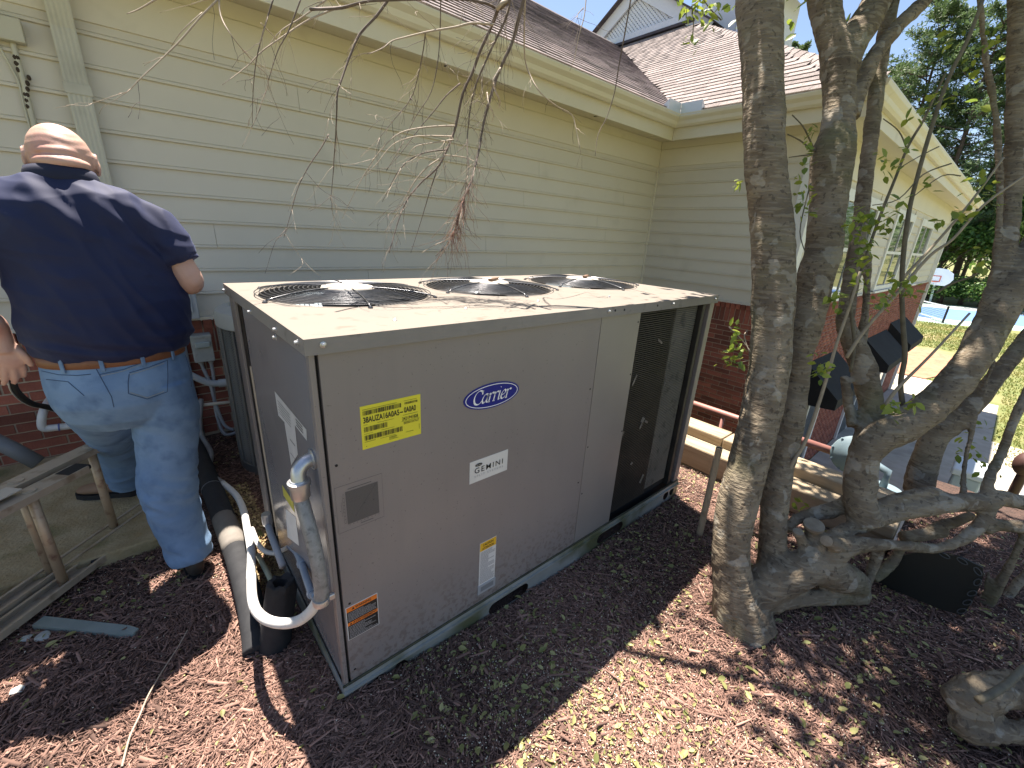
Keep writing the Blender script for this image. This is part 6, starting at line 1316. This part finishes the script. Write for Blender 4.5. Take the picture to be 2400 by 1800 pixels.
# ================================================================== gas pipe, regulator and meter beyond the timber wall
M_RPIPE = mat('red_oxide_pipe', (.27, .11, .085), (.33, .15, .12), scale=6, rough=.55); M_TEAL = mat('grey_teal_paint', (.13, .19, .215), (.18, .245, .27), scale=6, rough=.45)
NK = .8257
def nr(x, y, z): return CAM_LOC + (Vector((x, y, z))-CAM_LOC)*NK
def nrz(x, y): p = nr(x, y, 0); return Vector((p.x, p.y, ZL))
gp_ = thing('gas_pipe', 'red brown steel pipe running level in front of the brick wing', 'pipe', tuple(nr(5.45, .5, -.61)))
MB().tube([(nr(5.45, 0, 0).x, YW-.02, nr(5.45, 0, -.61).z), nr(5.45, .8, -.61), nr(5.45, -.33, -.615)], .038, 16).build('pipe', M_RPIPE, gp_, smooth=True)
MB().tube([nr(5.45, 1.0, -.63), nrz(5.45, 1.0)], .025, 12).build('support', M_RPIPE, gp_, smooth=True)
rg = thing('gas_regulator', 'blue grey disc shaped gas regulator at the end of the red pipe', 'regulator', tuple(nr(5.4, -.45, -.6)))
t = MB(); cR = nr(5.40, -.46, -.56); axr = Vector((-.93, -.25, .18)).normalized()
t.lathe([(a_*NK, b_*NK) for a_, b_ in ((.05, -.10), (.12, -.07), (.205, -.02), (.215, -.012), (.215, .012), (.205, .02), (.15, .06), (.07, .085), (.045, .11), (.045, .16), (.03, .17), (.001, .17))], cR, 36, axr); autosmooth(t.build('diaphragm_case', M_TEAL, rg), 35)
for k in range(10):
    a1 = axr.orthogonal().normalized(); a2 = axr.cross(a1); th = 2*math.pi*k/10; MB().lathe([(.010, -.025), (.010, .025)], cR+(a1*math.cos(th)+a2*math.sin(th))*.205*NK, 8, axr).build('flange_bolt', M_TEAL, rg)
t = MB(); t.lathe([(a_*NK, b_*NK) for a_, b_ in ((.05, 0), (.06, .01), (.06, .04), (.045, .05), (.045, .12), (.08, .125), (.08, .15), (.05, .155))], nr(5.34, -.50, -.94), 20, Vector((0, 0, 1))); t.tube([nr(5.35, -.49, -.80), nr(5.38, -.47, -.62)], .041, 14); autosmooth(t.build('outlet', M_TEAL, rg), 35)
MB().tube([nr(5.34, -.50, -.93), nrz(5.34, -.50)], .037, 14).build('riser', M_TEAL, rg, smooth=True)
gmx = px(2085, 1100, 'x', 4.25); gmt = thing('gas_meter', 'ribbed dark blue grey gas meter standing beyond the tree limbs', 'meter', (4.25, gmx.y, -.8))
t = MB(); prf = []
for k in range(7): zz = -.90+k*.083; prf += [(.14, zz), (.152, zz+.012), (.152, zz+.058), (.14, zz+.07)]
t.lathe(prf, (4.25, gmx.y, 0), 28); autosmooth(t.build('ribbed_case', M_TEAL, gmt), 35)
MB().tube([(4.25, gmx.y, -.32), (4.25, gmx.y, -.18), nr(5.34, -.50, -.50)], .03, 12).build('inlet', M_TEAL, gmt, smooth=True); MB().tube([(4.25, gmx.y, -.88), (4.25, gmx.y, ZL)], .05, 14).build('riser', M_TEAL, gmt, smooth=True)
# ================================================================== things on the lower lawn
ub = px(2240, 1096, 'z', -1.75); ub2 = px(2310, 1116, 'z', -1.75); ut = thing('utility_box', 'pale teal utility box standing on the lower walkway beyond the tree', 'utility box', (ub.x+.4, ub.y, ZL))
M_UB = mat('utility_teal', (.33, .42, .44), (.40, .48, .5), scale=3, rough=.5)
MB().bbox(ub.x, ub.x+.7, ub2.y, ub.y, ZL-.02, -1.87, .03).build('cabinet', M_UB, ut); MB().bbox(ub.x-.04, ub.x+.74, ub2.y-.04, ub.y+.04, -1.868, -1.75, .03).build('lid', mat('utility_lid', (.50, .57, .6), (.55, .62, .64), scale=3, rough=.45), ut)
wb = px(2392, 1110, 'z', -1.2); wt = thing('white_bundle', 'white pleated bundle with a dark brown end at the right edge of the lawn', 'bundle', (wb.x, wb.y, ZL))
t = MB(); up_ = Vector((0, 0, 1)); base = Vector((wb.x+.1, wb.y-.32, 0)); rr = []
for k in range(16): zz = ZL+.0+k*.115; rr.append((Vector((base.x+.02*k, base.y-.01*k, zz)), Vector((.26*(1+.05*math.sin(k*2.1)), 0, 0)), Vector((0, .30*(1+.06*math.sin(k*2.1)), 0))))
loft(t, rr, 24); t.build('cloth', mat('white_cloth', (.62, .68, .78), (.7, .75, .84), scale=4, rough=.8, bump=.05, bscale=6), wt, smooth=True)
t = MB(); t.ball((base.x-.1, base.y+.32, -1.05), (.14, .12, .17), 16, 10); t.tube([(base.x-.1, base.y+.30, ZL), (base.x-.1, base.y+.30, -.75), (base.x+.0, base.y+.12, -.35)], .055, 10); t.build('brown_post', mat('dark_brown', (.055, .025, .02), (.08, .035, .028), scale=8, rough=.6), wt, smooth=True)
V7 = lambda x, y: (1880+x*.2351, 600+y*.2351)
hb = px(*V7(1270, 470), 'z', ZL); hp_ = thing('basketball_hoop', 'white fan shaped basketball backboard on a pole behind the court', 'basketball hoop', tuple(hb))
htop = px(*V7(1318, 290), 'x', hb.x); bc = px(*V7(1342, 205), 'x', hb.x-.6)
MB().tube([hb-Vector((0, 0, .1)), htop, Vector((bc.x+.15, bc.y, bc.z-.1))], .09, 10).build('pole', mat('pole_grey', (.42, .5, .46), rough=.5), hp_)
t = MB(); w2, h2 = 1.15, .75; prof = [(-w2*.75, -h2), (w2*.75, -h2), (w2, -h2*.2), (w2*.9, h2*.45), (w2*.5, h2*.9), (0, h2), (-w2*.5, h2*.9), (-w2*.9, h2*.45), (-w2, -h2*.2)]
t.prism([(bc.x, bc.y+a, bc.z+b_) for a, b_ in prof], (.06, 0, 0)); bb_ = t.build('backboard', mat('board_white', (.8, .82, .84), rough=.4), hp_)
t = MB()
for qd in ((-.32, .32, -.45, -.38), (-.32, .32, .02, .09), (-.32, -.25, -.38, .02), (.25, .32, -.38, .02)): t.box(bc.x-.02, bc.x-.006, bc.y+qd[0], bc.y+qd[1], bc.z+qd[2], bc.z+qd[3])
t.build('target_square', mat('hoop_red', (.6, .1, .05), rough=.5), bb_)
t = MB(); t.tube([(bc.x-.28+.23*math.cos(R(30*k)), bc.y+.23*math.sin(R(30*k)), bc.z-.45) for k in range(13)], .018, 6, cap=False); t.build('rim', mat('hoop_red', (0, 0, 0)), hp_)
nb_ = px(*V7(1398, 668), 'z', ZL); nt_ = thing('court_net', 'dark net with posts crossing the blue court', 'net', tuple(nb_))
d_ = cdy
for s_ in (0, 11.5): MB().tube([nb_+d_*s_, nb_+d_*s_+Vector((0, 0, 1.1))], .06, 8).build('post', mat('net_black', (.02, .02, .022), rough=.7), nt_)
t = MB(); a, c = nb_+Vector((0, 0, .1)), nb_+d_*11.5+Vector((0, 0, .1))
for k in range(9): t.tube([a+Vector((0, 0, .115*k)), c+Vector((0, 0, .115*k))], .010, 4)
for k in range(90): p = a+(c-a)*k/89; t.tube([p, p+Vector((0, 0, .92))], .008, 4)
t.build('mesh', MATS['net_black'], nt_, kind='stuff'); t = MB(); t.prism([a+Vector((0, 0, .92)), c+Vector((0, 0, .92)), c+Vector((0, 0, 1.0)), a+Vector((0, 0, 1.0))], (.02, 0, 0)); t.build('tape', M_WHITE, nt_)
# ================================================================== shredded mulch, leaf litter
def scatter(n, seed, dens):
    """points on the bed, thinned by dens(x, y)"""
    g = np.random.default_rng(seed); out = []
    while len(out) < n:
        x = g.uniform(-1.9, 4.0, 4*n); y = g.uniform(-2.1, 2.65, 4*n)
        ok = g.random(4*n) < dens(x, y); ok &= ~((x > .0) & (x < 2.25) & (y > .0) & (y < 1.15)); ok &= ~((x < -.44) & (y > 1.35)); ok &= ~((x > 2.93) & (y > -1.07))
        out += list(zip(x[ok], y[ok]))
    return np.array(out[:n])
def gzv(P): return np.array([gz(x, y) for x, y in P.tolist()])
def dcam(x, y):
    d2 = (x+.286)**2 + (y+1.1)**2; a = np.degrees(np.arctan2(x+.286, y+1.1)); vis = ((a > -32) & (a < 112)) & (d2 > .22)
    return np.where(vis, np.clip(1.9/(d2+.35), .12, 1), .0)
M_CHIP = leafmat('mulch_chip', (.055, .030, .022), (.45, .265, .20), .9, 0.0)
NC = 190000; P = scatter(NC, 1, dcam); g = np.random.default_rng(2); z = gzv(P)
big = g.random(NC) < .018; ln = np.where(big, g.uniform(.05, .11, NC), g.gamma(2.6, .0075, NC)+.007); wd = np.where(big, g.uniform(.005, .013, NC), g.uniform(.0014, .0042, NC)); th = np.where(big, .004, .0022)
# neighbouring shreds keep to a common lie
lie = np.array([noise.noise(Vector((x*2.2, y*2.2, 5)))*3.4 for x, y in P.tolist()]) + g.normal(0, .75, NC) + np.where(g.random(NC) < .25, g.uniform(0, 3.14, NC), 0)
rm = rotmats(lie, g.normal(0, .20, NC), g.normal(0, .5, NC)); zo = g.uniform(-.002, .014, NC)
B8 = np.array([(-.5, -.5, 0), (.42, -.35, 0), (.5, .4, 0), (-.44, .5, 0), (-.46, -.42, 1), (.45, -.4, 1), (.44, .34, 1), (-.5, .42, 1)])
L = B8[None]*np.stack([ln, wd, th], -1)[:, None, :]; L[:, :, 2] += (((B8[:, 0]*2)**2)[None]-.5)*(ln*g.normal(0, .10, NC))[:, None]
V = np.einsum('nij,nkj->nki', rm, L) + np.concatenate([P, (z+zo)[:, None]], 1)[:, None, :]
tint = np.clip(g.beta(2.0, 3.2, NC)+.25*np.array([noise.noise(Vector((x*1.5, y*1.5, 9))) for x, y in P.tolist()]), 0, 1)
pieces('mulch', V, [(4, 5, 6, 7), (0, 1, 5, 4), (1, 2, 6, 5), (2, 3, 7, 6), (3, 0, 4, 7)], tint, M_CHIP, label='shredded brown bark mulch covering the bed', cat='mulch', kind='stuff')
# leaves: mostly in front of the unit and round the tree
M_LITTER = leafmat('litter_leaf', (.17, .19, .055), (.45, .41, .17), .55, .25)
dl = lambda x, y: dcam(x, y)*np.where(x > .15, 1.0, np.where(y > .9, .5, .14))*(.35+.65*np.clip((np.sin(x*5.1+y*3)+np.sin(y*6.3-x*2.2))*.5+.5, 0, 1))
NL = 6800; P = scatter(NL, 4, dl); g = np.random.default_rng(6); z = gzv(P); sz = np.where(g.random(NL) < .22, g.uniform(.022, .040, NL), g.uniform(.007, .020, NL))
rm = rotmats(g.uniform(0, 6.28, NL), g.normal(0, .30, NL), g.normal(0, .38, NL)); L = LEAF[None]*sz[:, None, None]; L[:, :, 2] *= g.uniform(.6, 2.4, NL)[:, None]
V = np.einsum('nij,nkj->nki', rm, L) + np.concatenate([P, (z+.010+g.uniform(0, .010, NL))[:, None]], 1)[:, None, :]
pieces('leaf_litter', V, LF, g.beta(1.5, 1.6, NL), M_LITTER, label='small fallen yellow green leaves scattered over the mulch', cat='leaves', kind='stuff')
M_FLECK = leafmat('fleck', (.48, .42, .30), (.74, .68, .52), .7, 0.1)
NF = 16000; P = scatter(NF, 8, dl); g = np.random.default_rng(7); z = gzv(P); sz = g.uniform(.0025, .0075, NF); rm = rotmats(g.uniform(0, 6.28, NF), g.normal(0, .4, NF), g.normal(0, .4, NF))
V = np.einsum('nij,nkj->nki', rm, LEAF[None]*sz[:, None, None]) + np.concatenate([P, (z+.011+g.uniform(0, .008, NF))[:, None]], 1)[:, None, :]
pieces('flower_flecks', V, LF, g.random(NF), M_FLECK, label='tiny pale blossom flecks strewn over the mulch', cat='litter', kind='stuff')
# pale shells and gravel behind the unit's left corner
NG = 2500; g = np.random.default_rng(14); P = np.stack([g.uniform(-.15, .02, NG), g.uniform(.72, 1.75, NG)], -1); z = gzv(P); sz = g.uniform(.008, .022, NG); rm = rotmats(g.uniform(0, 6.28, NG), g.normal(0, .4, NG), g.normal(0, .4, NG))
V = np.einsum('nij,nkj->nki', rm, LEAF[None]*sz[:, None, None]) + np.concatenate([P, (z+.012+g.uniform(0, .01, NG))[:, None]], 1)[:, None, :]
pieces('dry_leaf_drift', V, LF, g.random(NG), leafmat('drift_leaf', (.20, .14, .06), (.50, .38, .19), .7, .1), label='drift of dry tan leaf bits beside the black foam line', cat='leaves', kind='stuff')
# larger green leaves one can pick out
random.seed(17)
for (u, v, s_) in ((600, 1730, .05),): pass
# ================================================================== grass of the lower lawn
NGR = 60000; g = np.random.default_rng(20); x = 13+g.random(NGR)**1.6*26; y = g.uniform(-9, 3, NGR)
ok = ~((x < 20.3) & (y > -1.8)) & ~((x > 20.2) & (x < 28) & (y > .1-(x-20)*.25)); x, y = x[ok], y[ok]; n = len(x); h = g.uniform(.02, .055, n)*(1+x/40); ww = .008*(1+x/14); a = g.uniform(0, 3.14, n); lx, ly = g.normal(0, .03, n), g.normal(0, .03, n)
V = np.stack([np.stack([x-ww*np.cos(a), y-ww*np.sin(a), np.full(n, ZL)], -1), np.stack([x+ww*np.cos(a), y+ww*np.sin(a), np.full(n, ZL)], -1), np.stack([x+lx, y+ly, ZL+h], -1)], 1)
tint = np.clip(g.random(n)*.7+.5*np.array([noise.noise(Vector((a_*.35, b_*.35, 1))) for a_, b_ in zip(x.tolist(), y.tolist())])+.15, 0, 1)
pieces('grass', V, [(0, 1, 2)], tint, leafmat('grass_blade', (.10, .17, .03), (.40, .36, .12), .7, .3), label='short patchy green and straw lawn grass below the terrace', cat='grass', kind='stuff')
# ================================================================== far trees
M_PINE = leafmat('pine_needles', (.045, .085, .03), (.13, .19, .075), .6, .3); M_BROAD = leafmat('broad_leaves', (.03, .085, .02), (.15, .26, .055), .5, .35); M_BROADL = leafmat('sunny_leaves', (.10, .19, .03), (.30, .38, .09), .5, .45)
M_PBARK = mat('pine_bark', (.07, .05, .04), (.11, .08, .06), scale=3, rough=.95)
TRI = np.array([(0, 0, 0), (1, .10, .0), (1.0, -.10, .0)])
def tufts(C, size, per, seed, flat_=.0):
    g = np.random.default_rng(seed); n = len(C)*per; c = np.repeat(C, per, 0); s_ = np.repeat(size, per)*g.uniform(.6, 1.2, n)
    rm = rotmats(g.uniform(0, 6.28, n), g.uniform(-1.3, .5, n), g.uniform(-1, 1, n)); V = np.einsum('nij,nkj->nki', rm, (TRI*np.array([1, 1.6, 1]))[None]*s_[:, None, None])+c[:, None, :]
    return V, np.clip(np.repeat(g.random(len(C)), per)*.6+g.random(n)*.4, 0, 1)
def pine(label, base, H, R0, crown0, seed, nb=46):
    t = thing('pine_tree', label, 'tree', tuple(base), 'pines behind the court'); g = np.random.default_rng(seed); b = MB(); base = Vector(base)
    lean = Vector((g.normal(0, .02), g.normal(0, .02), 1)); pts, rr = cat_curve([(*(base+lean*H*f+Vector((g.normal(0, .12), g.normal(0, .12), 0))*f), .34*(1-f*.86)) for f in (0, .25, .5, .75, 1)], 4); b.tube(pts, rr, 9); C = []; S_ = []
    for k in range(nb):
        f = crown0+(1-crown0)*((k+.5)/nb); p = base+lean*H*f; L_b = R0*(1-((f-crown0)/(1-crown0))**1.6*.75)*g.uniform(.55, 1.1); a = k*2.4+g.normal(0, .4); d = Vector((math.cos(a), math.sin(a), g.uniform(.0, .45))); q = [p]
        for i in range(5): q.append(q[-1]+d*L_b/5); d = (d+Vector((g.normal(0, .12), g.normal(0, .12), .07))).normalized()
        b.tube(q, [.07*(1-i*.17) for i in range(6)], 5)
        for i in range(2, 6):
            for m_ in range(int(5+i*2)):
                o = Vector((g.normal(0, .34), g.normal(0, .34), g.normal(.05, .20)))*(L_b*.30); C.append(tuple(q[i]+o)); S_.append(g.uniform(.24, .46))
                if m_ % 3 == 0: b.tube([q[i], q[i]+o*.95], [.02, .008], 3)
    b.build('trunk', M_PBARK, t, smooth=True); V, tn = tufts(np.array(C), np.array(S_), 11, seed+1); pieces('crown', V, [(0, 1, 2)], tn, M_PINE, t, kind='stuff')
def broad(label, base, H, rx, rz, seed, mt, group, n=2600, ls=.34, z0=.35, name='broadleaf_tree'):
    t = thing(name, label, 'tree' if 'tree' in name else 'bush', tuple(base), group); g = np.random.default_rng(seed); base = Vector(base); b = MB(); cl = []
    pts, rr = cat_curve([(*(base+Vector((0, 0, H*f))), .22*(1-f*.7)) for f in (0, .3, .6, .85)], 3); b.tube(pts, rr, 8)
    for k in range(26):
        a = k*2.4; ph = g.uniform(-.6, 1.2); e = base+Vector((math.cos(a)*math.cos(ph)*rx*g.uniform(.4, 1), math.sin(a)*math.cos(ph)*rx*g.uniform(.4, 1), H*(z0+(1-z0)*.5)+math.sin(ph)*rz*g.uniform(.5, 1)))
        p = base+Vector((0, 0, H*g.uniform(.25, .7))); b.tube([p, (p+e)/2+Vector((0, 0, .2)), e], [.07, .045, .015], 5); cl.append((e, g.uniform(.55, 1.0)))
    b.build('trunk', M_PBARK, t, smooth=True); pos = []
    for e, s_ in cl: pos.append(np.array(e)[None]+g.normal(0, 1, (n//26, 3))*np.array([.34, .34, .26])*rx*.62*s_)
    pos = np.concatenate(pos); pos[:, 2] = np.maximum(pos[:, 2], base.z+.1); lo = leaves(pos, g.uniform(ls*.6, ls*1.3, len(pos)), t, 'crown', mt, .2, seed+3)
def at(u, v, dist): d = ray(u, v); return CAM_LOC + d*(dist/math.hypot(d.x, d.y))
def gbase(u, dist): p = at(u, 700, dist); return Vector((p.x, p.y, ZL))
def gfrom(u, v, dist): p = at(u, v, dist); return Vector((p.x, p.y, ZL))
def hfrom(u, v, dist): return at(u, v, dist).z-ZL
pine('tall pine with broad crown showing between the wing roof and right trunks', gfrom(2235, 25, 66), hfrom(2235, 25, 66), 9.0, .20, 41, 96)
pine('pine at far right partly hidden by the tree limbs', gfrom(2370, 40, 62), hfrom(2370, 40, 62), 7.0, .22, 43, 66)
pine('small pine top peeking over the hip roof between the two trunks', gfrom(1880, 95, 84), 31.5, 6.0, .45, 47, 44)
pine('narrower pine just right of the wing eave', gfrom(2100, 170, 72), hfrom(2100, 170, 72), 7.5, .20, 53, 70)
pine('pine beyond the right frame edge, its branches reaching in', gfrom(2470, 60, 68), hfrom(2470, 60, 68), 7.5, .22, 59, 44)
GB = 'broadleaf trees behind the court'
for k, (u, dist, H, rx, rz, mt, lb) in enumerate(((2175, 62, 8.5, 3.6, 3.0, M_BROAD, 'dark green tree directly behind the basketball hoop'), (2235, 70, 11, 4.5, 4.0, M_BROAD, 'tall dark tree right of the basketball hoop'), (2300, 66, 12, 5.0, 4.5, M_BROADL, 'sunny yellow green tree in front of the pines'), (2360, 64, 10, 4.5, 3.6, M_BROAD, 'dark leafy tree seen past the right trunk'), (2440, 60, 11, 5.0, 4.2, M_BROADL, 'pale green tree at the right border'), (2120, 74, 10, 4.2, 3.8, M_BROADL, 'light green tree close beside the white end of the wing'), (2400, 80, 14, 6, 5, M_BROAD, 'large dark tree far back at right'), (2260, 88, 15, 6.5, 5.5, M_BROAD, 'largest dark tree far behind the court'))):
    broad(lb, gbase(u, dist), H, rx, rz, 100+k*7, mt, GB, n=4200, ls=.36, z0=.2)
for k, (u, dist, H, rx) in enumerate(((2150, 57, 2.6, 1.9), (2205, 58, 2.8, 2.1), (2255, 58.5, 2.4, 2.1), (2305, 58, 2.8, 2.2), (2350, 57, 2.6, 2.2), (2400, 56, 2.8, 2.3), (2110, 60, 3.2, 2.2))):
    broad(('bush nearest the hoop pole', 'rounded bush right of the hoop pole', 'low dark bush at the middle of the court edge', 'wide bush behind the net', 'bush beyond the leaning limb', 'bush at the far right of the court', 'bush beside the white downspout end of the wing')[k], gbase(u, dist), H, rx, 1.0, 300+k*5, M_BROAD, 'bushes along the back of the court', n=2000, ls=.24, z0=.1, name='bush')
gr = MB(); 
# distant wood that closes the horizon
g = np.random.default_rng(77); pos = []; b = MB()
for k in range(150):
    a = R(-35+150*k/149); d = g.uniform(105, 150); c = Vector((CAM_LOC.x+math.sin(a)*d, CAM_LOC.y+math.cos(a)*d, ZL)); H = g.uniform(11, 19); b.tube([c, c+Vector((0, 0, H*.8))], [.3, .1], 5)
    pos.append(np.array(c+Vector((0, 0, H*.55)))[None]+g.normal(0, 1, (260, 3))*np.array([2.6, 2.6, H*.22]))
pos = np.concatenate(pos); pos[:, 2] = np.maximum(pos[:, 2], ZL+.2); g2 = np.random.default_rng(78); rm = rotmats(g2.uniform(0, 6.28, len(pos)), g2.normal(.2, .6, len(pos)), g2.normal(0, .6, len(pos)))
V = np.einsum('nij,nkj->nki', rm, LEAF[None]*g2.uniform(.7, 1.4, len(pos))[:, None, None])+pos[:, None, :]
pieces('distant_wood', V, LF, g2.random(len(pos)), M_BROAD, label='distant dark green wood closing the horizon', cat='wood', kind='stuff')
